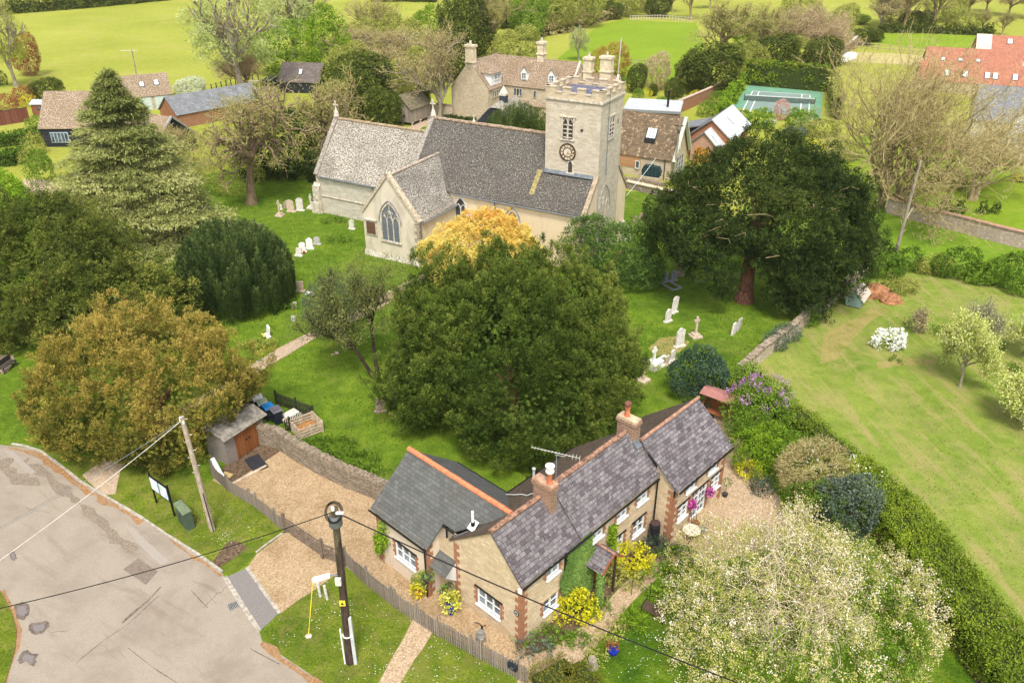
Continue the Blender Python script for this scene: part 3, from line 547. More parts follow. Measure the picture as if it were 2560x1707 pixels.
# transept
m=MB(); m.add([(-9.2,-6.1,0),(-9.2,0,0),(-9.2,0,4.4),(-9.2,-6.1,4.4)],[(0,1,2,3)]); m.add([(-15.5,-6.1,0),(-15.5,.7,0),(-15.5,.7,4.4),(-15.5,-6.1,4.4)],[(0,3,2,1)])
m.build('transept_side_wall',M_lime,t)
m=MB(); m.add([(-15.5,-6.1,0),(-9.2,-6.1,0),(-9.2,-6.1,4.4),(-12.35,-6.1,8.2),(-15.5,-6.1,4.4)],[(0,1,2,3,4)]); m.add([(-15.5,-5.75,4.2),(-9.2,-5.75,4.2),(-12.35,-5.75,8.1)],[(0,2,1)]); m.build('transept_gable',M_limew,t)
m=MB(); m.slab([(-12.32,-5.75,8.05),(-12.32,2.4,8.05),(-9.02,.1,4.15),(-9.02,-5.75,4.15)],.12); m.slab([(-12.38,-5.75,8.05),(-12.38,2.4,8.05),(-15.68,.1,4.15),(-15.68,-5.75,4.15)],.12); m.build('transept_roof',M_trans,t)
ridge(t,(-12.35,-5.6,8.1),(-12.35,2.2,8.1),plain('lichen_ridge',(.42,.35,.28),.9,0,.6,8),.13,.4,jit=.05)
m=MB(); 
for sx in (-1,1): m.slab([(-12.35,-6.25,8.4),(-12.35,-5.7,8.4),(-12.35+sx*3.3,-5.7,4.35),(-12.35+sx*3.3,-6.25,4.35)],.24)
m.build('transept_coping',plain('coping_pale',(.50,.42,.31),.9,0,.35,4),t)
gothic(t,(-15.5,-6.1),X,3.15,1.9,1.95,3.6,3,plain('lead_grey_glass',(.15,.17,.19),.35,0,.3,9))
m=MB(); m.box(-15.25,-6.2,2.1,-13.95,-6.1,3.55); tb=m.build('memorial_tablet',M_dress,t); m=MB(); m.box(-15.1,-6.24,2.25,-14.1,-6.2,3.4); m.build('inscription_panel',plain('brown_panel',(.14,.075,.05)),tb); m=MB(); m.box(-15.32,-6.3,3.55,-13.88,-6.1,3.68); m.build('tablet_cornice',M_dress,tb)
quoins(t,[((-9.2,-6.1),((-1,0),(0,1)))],0,4.2,plain('stained_quoin',(.38,.32,.24),.9,0,.4,5),.34,.5,.25,t=.03)
m=MB(); m.slab([(-15.6,-6.28,.0),(-9.1,-6.28,0),(-9.1,-6.1,.5),(-15.6,-6.1,.5)],.1); m.build('plinth',M_chan,t)
pipe(t,[(-9.1,-5.9,4.1),(-9.1,-5.9,0)],.05,M_lead); gutter(t,(-8.98,-5.7,4.05),(-8.98,0,4.05),.06,M_iron)
# chancel
m=MB(); m.add([(-27.15,.75,0),(-14.6,.75,0),(-14.6,.75,4.3),(-27.15,.75,4.3)],[(0,1,2,3)]); m.add([(-27.15,.75,0),(-27.15,8.75,0),(-27.15,8.75,4.3),(-27.15,4.75,9.15),(-27.15,.75,4.3)],[(0,4,3,2,1)]); m.add([(-27.15,8.75,0),(-14.6,8.75,0),(-14.6,8.75,4.3),(-27.15,8.75,4.3)],[(0,3,2,1)])
m.build('chancel_wall',M_chan,t)
m=MB(); m.slab([(-26.9,.5,4.15),(-14.6,.5,4.15),(-14.6,4.72,9.2),(-26.9,4.72,9.2)],.14); m.slab([(-26.9,9.0,4.15),(-14.6,9.0,4.15),(-14.6,4.78,9.2),(-26.9,4.78,9.2)],.14); m.build('chancel_roof',M_lich,t)
ridge(t,(-26.9,4.75,9.24),(-14.7,4.75,9.24),plain('mossy_ridge2',(.36,.27,.17),.9,0,.4,5),.15,.5,jit=.03)
M_cop=plain('grey_coping',(.30,.27,.23),.9,0,.35,5)
for gb in (((.45,4.3,4.75,9.55,-27.2,.5),(9.05,4.3,4.75,9.55,-27.2,.5)),((-.3,5.4,4.75,11.05,-14.75,.45),(9.8,5.4,4.75,11.05,-14.75,.45))):
    m=MB()
    for y0,z0,y1,z1,x,w in gb: m.slab([(x,y0,z0),(x+w,y0,z0),(x+w,y1,z1),(x,y1,z1)],.28)
    m.build('gable_coping',M_cop,t)
def finial(x,y,z,s=1):
    m=MB(); m.lathe([(.3*s,0),(.25*s,.3*s),(.1*s,.7*s),(.07*s,.9*s)],(x,y,z),8); m.box(x-.05*s,y-.05*s,z+.85*s,x+.05*s,y+.05*s,z+1.5*s); m.box(x-.24*s,y-.05*s,z+1.12*s,x+.24*s,y+.05*s,z+1.24*s)
    for a,b in ((-.24,1.18),(.24,1.18),(0,1.5)): m.blob((x+a*s,y,z+b*s),(.1*s,.07*s,.1*s),rng,.1,1)
    m.build('cross_finial',plain('finial_stone',(.58,.52,.44),.9,0,.25,6),t)
finial(-26.95,4.75,9.45); finial(-14.5,4.75,10.9); finial(-9.9,4.9,10.7,.62)
quoins(t,[((-27.15,.75),((1,0),(0,1)))],0,4.2,M_dress,.34,.55,.3)
m=MB(); m.box(-27.5,.35,0,-26.6,.75,3.0); m.slab([(-27.5,.33,2.6),(-26.6,.33,2.6),(-26.6,.75,3.3),(-27.5,.75,3.3)],.1); m.box(-27.75,.2,0,-26.75,.35,1.2); m.build('buttress',M_dress,t)
gothic(t,(-27.15,.75),X,9.0,1.3,.62,2.5,1,M_dark,M_dress,hood=False,tracery=False)
m=MB(); m.box(-26.6,.66,1.9,-16,.75,2.0); m.build('string_course',M_dress,t)
pipe(t,[(-19.6,.4,4.1),(-19.5,.62,3.6),(-19.5,.62,0)],.06,M_iron); gutter(t,(-26.7,.42,4.1),(-15.8,.42,4.1),.06,M_iron)
# tower
x0,x1,y0,y1=-.85,W0+.06,2.3,7.2
m=MB(); m.box(x0,y0,0,x1,y1,14.5)
m.build('tower_wall',M_tower,t)
m=MB(); m.box(x0-.12,y0-.12,14.5,x1+.12,y1+.12,14.68); m.build('string_course',M_dress,t)
# battlements
M_par=rubble('parapet_stone',(.56,.47,.34),(.72,.62,.47),(.6,.52,.4),.4,.2,(.55,.38,.2),.5,(.66,.42,.18))
m=MB(); th=.3
for (ax,ay,bx,by,n) in ((x0-.05,y0-.05,x1+.05,y0-.05,4),(x1+.05,y0-.05,x1+.05,y1+.05,4),(x1+.05,y1+.05,x0-.05,y1+.05,4),(x0-.05,y1+.05,x0-.05,y0-.05,4)):
    a=Vector((ax,ay,0));b=Vector((bx,by,0));d=(b-a);L_=d.length;d.normalize();nn=Vector((-d.y,d.x,0))
    c=(a+b)/2+nn*th/2; m.obox((c.x,c.y,14.68+.22),d,(0,0,1),(L_-th*2,th,.44)); 
    g=L_/(2*n-1+.8)
    for i in range(n):
        l=g*(1.4 if i in(0,n-1) else 1); s=0 if i==0 else g*1.4+g*(2*i-1)-g*0
        s=min(s,L_-l)
        ee=th if i==0 else 0; c=a+d*(s+l/2)+nn*th/2
        m.obox((c.x,c.y,15.12+.21),d,(0,0,1),(l,th,.42)); m.obox((c.x,c.y,15.58),d,(0,0,1),(l+.08,th+.1,.1))
        if i<n-1: c=a+d*(s+l+g/2)+nn*th/2; m.obox((c.x,c.y,15.14),d,(0,0,1),(g-.08,th+.1,.08))
for px_ in (x0+.1,x1-.1):
    for py_ in (y0+.1,y1-.1): m.box(px_-.151,py_-.151,14.68,px_+.151,py_+.151,15.56)
m.build('battlements',M_par,t)
m=MB(); m.box(x0+.25,y0+.25,14.7,x1-.25,y1-.25,14.8); m.slab([(x0+.5,y0+.5,14.9),(x1-.5,y0+.5,14.9),(x1-.5,y1-.5,15.0),(x0+.5,y1-.5,15.0)],.1); m.build('tower_roof',plain('blue_lead',(.13,.13,.19),.5,0,.5,3),t)
# shields/gargoyles
# belfry windows
def belfry(o,D,a,z,w,h):
    D=Vector((D[0],D[1],0)).normalized(); N=Vector((D.y,-D.x,0)); o=Vector((o[0],o[1],0)); C=lambda x,y,k:o+D*(a+x)+Vector((0,0,z+y))+N*k
    m=MB()
    for x in (-w/2-.09,0,w/2+.09): m.obox(C(x,h/2,.04),D,(0,0,1),(.14,.1,h+.05))
    m.obox(C(0,h+.1,.05),D,(0,0,1),(w+.55,.14,.13)); m.obox(C(0,-.06,.05),D,(0,0,1),(w+.4,.12,.12))
    for cx in (-w/4,w/4):
        q=arch(w/2-.1,.45,5)
        for (p1,p2) in zip(q[1:-1],q[2:-1]): m.tube(C(cx+p1[0],h-.5+p1[1],.05),C(cx+p2[0],h-.5+p2[1],.05),.04,n=4)
    f=m.build('belfry_window',M_dress,t)
    g=MB(); g.add([C(-w/2,0,.01),C(w/2,0,.01),C(w/2,h,.01),C(-w/2,h,.01)],[(0,1,2,3)]); g.build('opening',M_dark,f)
    g=MB()
    for cx in (-w/4,w/4):
        for i in range(4): g.obox(C(cx,.15+i*.36,.05),D,N*.5+Vector((0,0,1)),(w/2-.14,.13,.05))
    g.build('louvre',plain('louvre_stone',(.38,.33,.28)),f)
belfry((x0,y0),X,2.2,11.2,.95,1.85); belfry((x1,y0),Y,2.4,11.2,.95,1.85)
m=MB(); m.box(x0+3.4,y0-.03,12.0,x0+3.65,y0-.0,12.25); m.build('slit_opening',M_dark,t)
m=MB(); m.box(x1,y0+3.85,12.1,x1+.02,y0+4.0,12.5); m.build('slit_opening',M_dark,t)
gothic(t,(x0,y0),X,2.55,8.25,.42,1.05,1,M_dark,M_dress,hood=False,tracery=False,bars=False)
# clock
ck=Vector((x0+2.25,y0,10.05)); m=MB(); 
def ring(m,c,r0,r1,y,n=40,d=.05):
    vs=[];fs=[]
    for i in range(n):
        a=2*math.pi*i/n
        for r in (r0,r1):
            for yy in (y,y-d): vs.append((c.x+r*math.cos(a),yy,c.z+r*math.sin(a)))
    for i in range(n): j=(i+1)%n; a=4*i;b=4*j; fs+=[(a+1,b+1,b+3,a+3),(a,a+1,b+1,b),(a+2,b+2,b+3,a+3)]
    m.add(vs,fs)
ring(m,ck,.68,.8,y0-.03,d=.06); ring(m,ck,.38,.44,y0-.03,d=.05); cl=m.build('clock_face',plain('clock_brown',(.07,.035,.025),.5),t)
m=MB(); ring(m,ck,.44,.68,y0-.03,d=.02); m.build('chapter_ring',plain('chapter_pale',(.62,.52,.36)),cl); m=MB(); ring(m,ck,0,.38,y0-.03,d=.015); m.build('dial_centre',plain('dial_pale',(.60,.56,.48)),cl)
m=MB()
for h in range(12):
    a=math.pi/2-h*math.pi/6
    for k in ([-.05,0,.05] if h in (3,7,8,2) else [-.03,.03] if h%2 else [0]):
        r=Vector((math.cos(a),0,math.sin(a)));q=Vector((-math.sin(a),0,math.cos(a))); c=ck+r*.56+q*k+Vector((0,-.065,0)); m.obox(c,r,(0,-1,0),(.17,.025,.02))
m.build('numeral',M_black,cl)
M_gold=plain('gilt',(.80,.50,.10),.35,.4)
m=MB()
for a,l,w in ((R(-20),.6,.045),(R(-100),.3,.06),(R(70),.16,.07)): r=Vector((math.cos(a),0,math.sin(a))); m.obox(ck+r*l/2+Vector((0,-.09,0)),r,(0,-1,0),(l,w,.02))
m.tube(ck+Vector((0,-.07,0)),ck+Vector((0,-.11,0)),.07,n=10); m.build('clock_hand',M_gold,cl)
pipe(t,[(x1+.08,y0+1.6,15.4),(x1+.08,y0+1.6,8.0)],.04,M_iron)
# north-west lean-to edge
# ---------------- foliage engine ----------------
class Waves:
    def __init__(s,rng,f,n=7): s.k=rng.normal(size=(n,3))*f; s.p=rng.random(n)*6.28; s.n=n
    def __call__(s,p): return np.sin(p@s.k.T+s.p).sum(-1)/math.sqrt(s.n)/1.2
def unit(v): return v/np.maximum(np.linalg.norm(v,axis=-1,keepdims=True),1e-6)
def quads(C,D,Nn,w,l):
    S=unit(np.cross(D,Nn)); w=np.broadcast_to(np.asarray(w,float),C.shape[:1])[:,None]; l=np.broadcast_to(np.asarray(l,float),C.shape[:1])[:,None]
    return np.stack([C,C+D*l*.45+S*w*.5,C+D*l,C+D*l*.45-S*w*.5],1)
def qmesh(name,Q,tint,mat,parent=None):
    n=len(Q); me=bpy.data.meshes.new(name); me.vertices.add(4*n); me.vertices.foreach_set('co',Q.reshape(-1).astype(np.float32))
    me.loops.add(4*n); me.loops.foreach_set('vertex_index',np.arange(4*n,dtype=np.int32)); me.polygons.add(n); me.polygons.foreach_set('loop_start',np.arange(0,4*n,4,dtype=np.int32))
    me.update(calc_edges=True); a=me.attributes.new('tint','FLOAT','FACE'); a.data.foreach_set('value',np.clip(tint,0,1).astype(np.float32)); me.materials.append(mat)
    o=bpy.data.objects.new(name,me); COL.objects.link(o)
    if parent: o.parent=parent
    return o
def lobes_surface(rng,lobes,dens,amp=.12,freq=.5,zmin=.1,jit=.12):
    wv=Waves(rng,freq); out=[]
    for i,(c,r) in enumerate(lobes):
        c=np.array(c,float);r=np.array(r,float); area=4*math.pi*((r[0]*r[1])**1.6/3+(r[0]*r[2])**1.6/3+(r[1]*r[2])**1.6/3)**(1/1.6)
        n=int(area*dens); d=unit(rng.normal(size=(n,3))); p=d*r; nr=unit(d/r)
        k=1+amp*wv(p+c)-jit*rng.random(n)**2; p=c+p*k[:,None]
        ok=p[:,2]>zmin
        for j,(c2,r2) in enumerate(lobes):
            if j!=i: q=(p-np.array(c2))/np.array(r2); ok&=(q*q).sum(1)>.72
        out.append((p[ok],nr[ok]))
    return np.concatenate([o[0] for o in out]),np.concatenate([o[1] for o in out])
def crown(rng,lobes,dens=3,n=40,clen=.8,cw=.35,leaf=(.07,.16),up=.35,amp=.1,freq=.5,zmin=.1,core=1.0,ctint=.45,ltint=.4,gap=None,topt=0,outn=.5,droop=0,jit=.12,plume=None):
    pb=0
    if plume:
        ld,per,PL,PW=plume; p0,n0=lobes_surface(rng,[(c,tuple(max(.3,x-PL*.35) for x in r)) for c,r in lobes],ld,amp,freq,zmin,jit); M0=len(p0)
        A0=unit(n0*(1-up)+np.array([0,0,up-droop])+rng.normal(size=(M0,3))*.15); s0=.55+.9*rng.random(M0)**1.6; tt=rng.random((M0,per))**.8
        rd=rng.normal(size=(M0,per,3))+n0[:,None]*.5; rd-=(rd*A0[:,None]).sum(-1,keepdims=True)*A0[:,None]; rd=unit(rd); w=PW*np.sin(np.clip(.25+tt*.75,0,1)*math.pi)**.8
        p=(p0[:,None]+A0[:,None]*((tt-.3)*PL*s0[:,None])[...,None]+rd*(w*s0[:,None])[...,None]).reshape(-1,3); nr=unit(rd*.75+n0[:,None]*.3+A0[:,None]*.35*tt[...,None]).reshape(-1,3)
        pb=np.repeat(.28*(rng.random(M0)-.5),per)+(.22*(tt-.45)).reshape(-1); k=p[:,2]>zmin; p,nr,pb=p[k],nr[k],pb[k]
    else: p,nr=lobes_surface(rng,lobes,dens,amp,freq,zmin,jit)
    if gap is not None: g=Waves(rng,.9)(p); k=g<gap; p,nr=p[k],nr[k]; pb=pb[k] if plume else 0
    M=len(p); A=unit(nr*(1-up)+np.array([0,0,up-droop])+rng.normal(size=(M,3))*.22)
    wv=Waves(rng,.35); base=.5+ctint*(rng.random(M)-.5)+.16*wv(p)+pb
    zt=p[:,2]; base+=topt*(zt-zt.min())/max(1e-3,(zt.max()-zt.min()))-topt*.5
    t=rng.random((M,n)); rad=rng.normal(size=(M,n,3)); rad-=(rad*A[:,None]).sum(-1,keepdims=True)*A[:,None]; rad=unit(rad)
    rr=cw*np.sqrt(rng.random((M,n)))*np.clip(1.15-t,.15,1)**.8
    sc=(.7+.6*rng.random(M))[:,None,None]
    C=p[:,None]+A[:,None]*((t-.35)*clen)[...,None]*sc+rad*rr[...,None]*sc
    D=unit(A[:,None]*(1.0 if plume else .55)+rad*(.45 if plume else .8)+rng.normal(size=(M,n,3))*(.28 if plume else .35)+np.array([0,0,-droop*.6]))
    Nn=unit(nr[:,None]*outn+np.array([0,0,.35])+rad*.25+rng.normal(size=(M,n,3))*.45)
    s=.7+.6*rng.random((M,n)); Q=quads(C.reshape(-1,3),D.reshape(-1,3),Nn.reshape(-1,3),(leaf[0]*s).reshape(-1),(leaf[1]*s).reshape(-1))
    T=(base[:,None]+ltint*(rng.random((M,n))-.5)+.18*(t-.5)).reshape(-1)
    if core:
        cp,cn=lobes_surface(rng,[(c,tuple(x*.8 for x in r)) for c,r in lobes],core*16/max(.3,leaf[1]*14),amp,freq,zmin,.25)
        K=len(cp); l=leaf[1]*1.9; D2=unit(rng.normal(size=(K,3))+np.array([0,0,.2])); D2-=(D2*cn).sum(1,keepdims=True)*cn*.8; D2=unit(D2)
        Q2=quads(cp-D2*l*.5,D2,cn+rng.normal(size=(K,3))*.25,l*.8,l); Q=np.concatenate([Q,Q2]); T=np.concatenate([T,.25+.2*rng.random(K)])  # inner leaves tinted darker: shade between the sprays put into their colour
    k=Q[:,:,2].min(1)>-.05
    return Q[k],T[k]
def tubes(name,segs,mat,parent=None,n=5,tint=None):
    S=np.array(segs,float); a,b,r0,r1=S[:,0:3],S[:,3:6],S[:,6],S[:,7]; d=unit(b-a); h=np.where(np.abs(d[:,2:3])>.9,np.array([[1.,0,0]]),np.array([[0,0,1.]])); u=unit(np.cross(d,h)); v=np.cross(d,u)
    N=len(S); an=np.arange(n)*2*math.pi/n; ring=u[:,None]*np.cos(an)[None,:,None]+v[:,None]*np.sin(an)[None,:,None]
    A=a[:,None]+ring*r0[:,None,None];B=b[:,None]+ring*r1[:,None,None]; V=np.concatenate([A,B],1).reshape(-1,3)
    i=np.arange(n); f=np.stack([i,(i+1)%n,n+(i+1)%n,n+i],1); F=(np.arange(N)[:,None,None]*2*n+f[None]).reshape(-1)
    me=bpy.data.meshes.new(name); me.vertices.add(len(V)); me.vertices.foreach_set('co',V.reshape(-1).astype(np.float32)); me.loops.add(len(F)); me.loops.foreach_set('vertex_index',F.astype(np.int32)); me.polygons.add(N*n); me.polygons.foreach_set('loop_start',np.arange(0,4*N*n,4,dtype=np.int32)); me.polygons.foreach_set('use_smooth',np.ones(N*n,bool)); me.update(calc_edges=True)
    me.materials.append(mat); o=bpy.data.objects.new(name,me); COL.objects.link(o)
    if parent:o.parent=parent
    return o
def skel(rng,h,r,levels=5,fork=.3,nch=(5,4,4,3,3),ratio=.62,ang=(35,50),up=.25,wob=.18,spread=1.0,seg=3,lean=(0,0),trunks=1,minr=.012,droop=0,droopL=2):
    segs=[];tips=[]
    st=[]
    for k in range(trunks):
        a=rng.random()*6.28; l=(.05 if trunks==1 else .25+.25*rng.random()); st.append((np.array([math.cos(a)*.2*(trunks>1),math.sin(a)*.2*(trunks>1),-.1]),unit(np.array([math.cos(a)*l+lean[0],math.sin(a)*l+lean[1],1.])),h*fork*(1+.4*rng.random()*(trunks>1)),r/(trunks**.5),0))
    while st:
        p,d,L,rad,lv=st.pop(); ns=seg+(1 if lv==0 else 0); pts=[p]; q=p;dd=d
        for i in range(ns):
            tz=up if not(droop and lv>=droopL) else -droop
            dd=unit(dd+rng.normal(size=3)*wob*(.4 if lv==0 else 1)+np.array([0,0,tz])*(.5 if lv else .2)); q2=q+dd*L/ns
            r0=max(minr,rad*(1-.35*i/ns)); r1=max(minr*.7,rad*(1-.35*(i+1)/ns)); segs.append((*q,*q2,r0 if lv or i else r0*1.5,r1)); q=q2; pts.append((q,dd))
        if lv>=levels: tips.append((q,dd)); continue
        if lv>=levels-1: tips.append((q,dd))
        n=nch[min(lv,len(nch)-1)]
        for k in range(n):
            if k<max(2,n//2) : bp,bd=pts[-1]
            else: bp,bd=pts[max(1,int(rng.integers(1 if lv else 2,len(pts))))]
            an=R(rng.uniform(*ang))*spread; az=rng.random()*6.28; o=unit(np.cross(bd,[math.cos(az),math.sin(az),.3])); nd=unit(bd*math.cos(an)+o*math.sin(an))
            st.append((bp,nd,(h*.3 if lv==0 else L)*ratio*(.75+.5*rng.random())*(1.35 if lv==0 else 1),max(minr,rad*.62*(.8+.3*rng.random())),lv+1))
    return segs,tips
def twig_leaves(rng,tips,n=4,spread=.25,leaf=(.05,.08),droop=0):
    p=np.array([t[0] for t in tips]);d=np.array([t[1] for t in tips]); M=len(p)
    C=p[:,None]+rng.normal(size=(M,n,3))*spread-d[:,None]*rng.random((M,n,1))*spread*1.5; D=unit(rng.normal(size=(M,n,3))+np.array([0,0,-droop])); N_=unit(rng.normal(size=(M,n,3))*.6+np.array([0,0,1.]))
    s=.7+.6*rng.random(M*n); return quads(C.reshape(-1,3),D.reshape(-1,3),N_.reshape(-1,3),leaf[0]*s,leaf[1]*s),rng.random(M*n)
# foliage materials
F_yew=foliage('yew_foliage',[(0,(.020,.042,.008)),(.45,(.065,.105,.016)),(.8,(.14,.19,.028)),(1,(.24,.27,.05))],.22)
F_yewo=foliage('olive_yew_foliage',[(0,(.03,.052,.01)),(.45,(.095,.125,.02)),(.8,(.19,.21,.035)),(1,(.31,.30,.06))],.25)
F_gold=foliage('golden_yew_foliage',[(0,(.045,.055,.012)),(.35,(.125,.135,.022)),(.65,(.26,.225,.038)),(1,(.50,.37,.09))],.3)
F_irish=foliage('irish_yew_foliage',[(0,(.014,.034,.010)),(.5,(.06,.10,.026)),(1,(.17,.22,.06))],.15)
F_ryew=foliage('dark_yew_foliage',[(0,(.012,.024,.007)),(.5,(.034,.058,.013)),(.85,(.075,.105,.02)),(1,(.12,.15,.033))],.08)
F_cedar=foliage('cedar_foliage',[(0,(.11,.14,.035)),(.5,(.28,.31,.09)),(.8,(.44,.45,.16)),(1,(.56,.54,.24))],.25)
F_acer=foliage('golden_leaves',[(0,(.72,.22,.10)),(.3,(.78,.40,.11)),(.55,(.76,.54,.11)),(1,(.80,.68,.2))],.3)
F_laurel=foliage('laurel_leaves',[(0,(.031,.062,.016)),(.5,(.094,.173,.031)),(.85,(.219,.312,.062)),(1,(.438,.531,.188))],.2,rough=.4)
F_lime=foliage('lime_green_leaves',[(0,(.10,.20,.01)),(.5,(.22,.38,.02)),(1,(.36,.52,.04))],.4)
F_green=foliage('spring_leaves',[(0,(.070,.140,.017)),(.5,(.168,.280,.028)),(1,(.336,.448,.056))],.35)
F_bright=foliage('bright_spring_leaves',[(0,(.09,.17,.01)),(.5,(.20,.33,.02)),(1,(.36,.48,.04))],.4)
F_olive=foliage('olive_haze_leaves',[(0,(.16,.18,.035)),(.5,(.32,.34,.07)),(1,(.50,.50,.14))],.35)
F_yellow=foliage('yellow_leaves',[(0,(.28,.32,.01)),(.4,(.60,.55,.02)),(1,(.85,.78,.06))],.35)
F_willow=foliage('willow_leaves',[(0,(.26,.33,.08)),(.5,(.42,.49,.17)),(1,(.60,.64,.32))],.45)
F_tan=foliage('tan_twig_haze',[(0,(.27,.21,.09)),(.5,(.45,.37,.17)),(1,(.60,.54,.27))],.3)
F_pink=foliage('pinkish_twig_haze',[(0,(.34,.24,.14)),(.5,(.52,.40,.24)),(1,(.66,.54,.36))],.3)
F_copper=foliage('copper_leaves',[(0,(.14,.05,.025)),(.5,(.32,.12,.05)),(1,(.50,.25,.10))],.3)
F_white=foliage('white_blossom',[(0,(.50,.55,.30)),(.35,(.70,.72,.55)),(1,(.88,.87,.78))],.3)
F_blue=foliage('grey_green_leaves',[(0,(.04,.06,.04)),(.5,(.10,.14,.10)),(1,(.22,.27,.19))],.25)
F_hedge=foliage('clipped_hedge_leaves',[(0,(.066,.104,.011)),(.5,(.169,.246,.022)),(1,(.378,.454,.038))],.25)
F_box=foliage('box_hedge_leaves',[(0,(.035,.075,.008)),(.5,(.09,.17,.015)),(1,(.17,.28,.03))],.25)
F_apple=foliage('apple_blossom',[(0,(.34,.36,.08)),(.32,(.58,.55,.19)),(.60,(.68,.56,.32)),(.80,(.84,.72,.58)),(.92,(.95,.89,.82))],.4,'CONSTANT')
F_lilac=foliage('lilac_flower',[(0,(.28,.10,.30)),(.5,(.48,.20,.50)),(1,(.68,.42,.68))],.3)
F_ivy=foliage('ivy_leaves',[(0,(.052,.104,.019)),(.5,(.130,.221,.046)),(1,(.286,.390,.104))],.2,rough=.45)
B_tan=bark('pale_bark',(.20,.15,.08),(.40,.31,.17)); B_brown=bark('brown_bark',(.15,.10,.065),(.34,.25,.16)); B_red=bark('red_bark',(.10,.04,.03),(.30,.15,.10)); B_grey=bark('grey_bark',(.18,.15,.11),(.40,.35,.27)); B_white=bark('white_bark',(.35,.33,.3),(.75,.73,.68)); B_dark=bark('dark_bark',(.03,.022,.018),(.09,.065,.045))
F_tanol=foliage('golden_twig_haze',[(0,(.30,.24,.10)),(.5,(.50,.42,.19)),(1,(.66,.58,.28))],.3)
B_twig=plain('pale_twig',(.42,.34,.16),.9,0,.3,2); B_cream=plain('cream_bark',(.62,.53,.38),.9,0,.25,3)
def trunkmesh(T,h,r,mat,lean=(0,0),limbs=5,rng=None,hl=None,name='trunk'):
    rng=rng or np.random.default_rng(1); sg=[]; p=np.array([0,0,-.1]); k=7
    for i in range(k):
        q=np.array([lean[0]*(i+1)/k,lean[1]*(i+1)/k,h*(i+1)/k])+rng.normal(size=3)*.04*r; sg.append((*p,*q,r*(1.35 if i==0 else 1-.6*i/k),r*(1-.6*(i+1)/k))); p=q
    for i in range(limbs):
        a=rng.random()*6.28; t=.35+.6*rng.random(); b=np.array([lean[0]*t,lean[1]*t,h*t]); L=(hl or h*.6)*(.6+.6*rng.random()); d=unit(np.array([math.cos(a),math.sin(a),.6+.5*rng.random()])); q=b+d*L*.5; q2=q+unit(d+np.array([0,0,.35]))*L*.5
        sg+=[(*b,*q,r*.42,r*.28),(*q,*q2,r*.28,r*.08)]
    return tubes(name,sg,mat,T,8)
class Proto:    # first placing makes the meshes, later ones copy the objects
    def __init__(s,fn): s.fn=fn; s.root=None
    def put(s,name,label,cat,xy,rot=0,sc=1,group=None,z=0):
        if s.root is None:
            t=thing(name,label,cat,(xy[0],xy[1],z),rot,group,sc); s.fn(t); s.root=t; return t
        o=dup(s.root,(xy[0],xy[1],z),rot,label,sc,group); o.name=name; o['category']=cat; return o
def leafy(rng,lobes,mat,tr=None,**kw):
    def f(T):
        Q,t=crown(rng,lobes,**kw); qmesh('crown',Q,t,mat,T)
        if tr: trunkmesh(T,*tr,rng=rng)
    return f
# ---------------- trees near the cottage and church ----------------
def rg(i): return np.random.default_rng(i)
# centre yew: broad, many-topped
t=thing('yew_tree','huge dark green spreading yew standing behind the cottage roof','tree',(-.1,44.5),0)
LB=[((0,0,3.6),(7.6,6.2,4.6)),((-3.9,1.5,5.2),(3.9,4,4.0)),((3.6,2.6,5.4),(4.2,4,4.6)),((-.2,-1.2,6.0),(4.6,4.2,4.2)),((-4.6,3.6,6.4),(3.0,2.6,3.0)),((5.2,-.3,3.2),(3.4,4,3.8)),((-5.5,-1,2.6),(3.0,3.4,3.0)),((1.0,-5.0,2.2),(4.4,2.8,3.2)),((.2,3.5,7.0),(3.4,3,3.2))]
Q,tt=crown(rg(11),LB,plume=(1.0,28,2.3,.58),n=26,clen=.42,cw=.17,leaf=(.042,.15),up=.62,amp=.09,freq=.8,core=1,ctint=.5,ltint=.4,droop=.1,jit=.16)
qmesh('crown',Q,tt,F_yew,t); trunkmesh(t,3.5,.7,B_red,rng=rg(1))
t=thing('yew_tree','golden bronze spreading yew overhanging the brick shed and the road verge','tree',(-22.4,42.5),0)
LB=[((-.3,0,3.0),(6.6,5.8,4.0)),((-.8,.8,4.8),(4.7,4.0,3.5)),((3.2,-1.0,3.2),(3.2,3.6,3.0)),((-4.2,-1.0,2.9),(3.2,3.6,3.0)),((1.6,-3.6,2.2),(3.4,2.4,2.4)),((-2.4,-3.4,2.3),(3.4,2.4,2.4)),((4.2,-1.6,3.6),(2.3,1.6,1.7)),((4.7,-2.4,3.5),(2.0,1.6,1.3)),((3.3,-3.9,2.5),(1.9,1.3,1.7))]
Q,tt=crown(rg(12),LB,plume=(1.0,26,1.9,.54),n=24,clen=.4,cw=.17,leaf=(.038,.14),up=.55,amp=.12,freq=.7,core=1,ctint=.55,ltint=.42,topt=.75,droop=.15,jit=.22)
qmesh('crown',Q,tt+.04,F_gold,t); trunkmesh(t,3.5,.6,B_red,limbs=4,rng=rg(2),hl=1.6)
t=thing('yew_tree','dark olive yew with drooping feathery sprays at the left edge of the churchyard','tree',(-36.5,57.5),0)
LB=[((0,0,4),(7.2,6.8,5)),((3,-2,4.5),(4.6,4.6,4.2)),((1,1,6.8),(4.2,4.2,3.6)),((-4,-3,4),(4.5,4.5,4)),((4.5,-4,2.8),(3.2,3.2,3))]
Q,tt=crown(rg(13),LB,plume=(.9,22,2.5,.55),n=20,clen=.55,cw=.2,leaf=(.05,.18),up=.3,amp=.14,freq=.7,ctint=.5,ltint=.4,droop=.35,jit=.22)
qmesh('crown',Q,tt-.05,F_yewo,t); trunkmesh(t,4,.6,B_red,limbs=4,rng=rg(3),hl=2)
t=thing('yew_tree','smaller olive brown yew between the golden yew and the pyramidal cedar','tree',(-29.0,54.6),0)
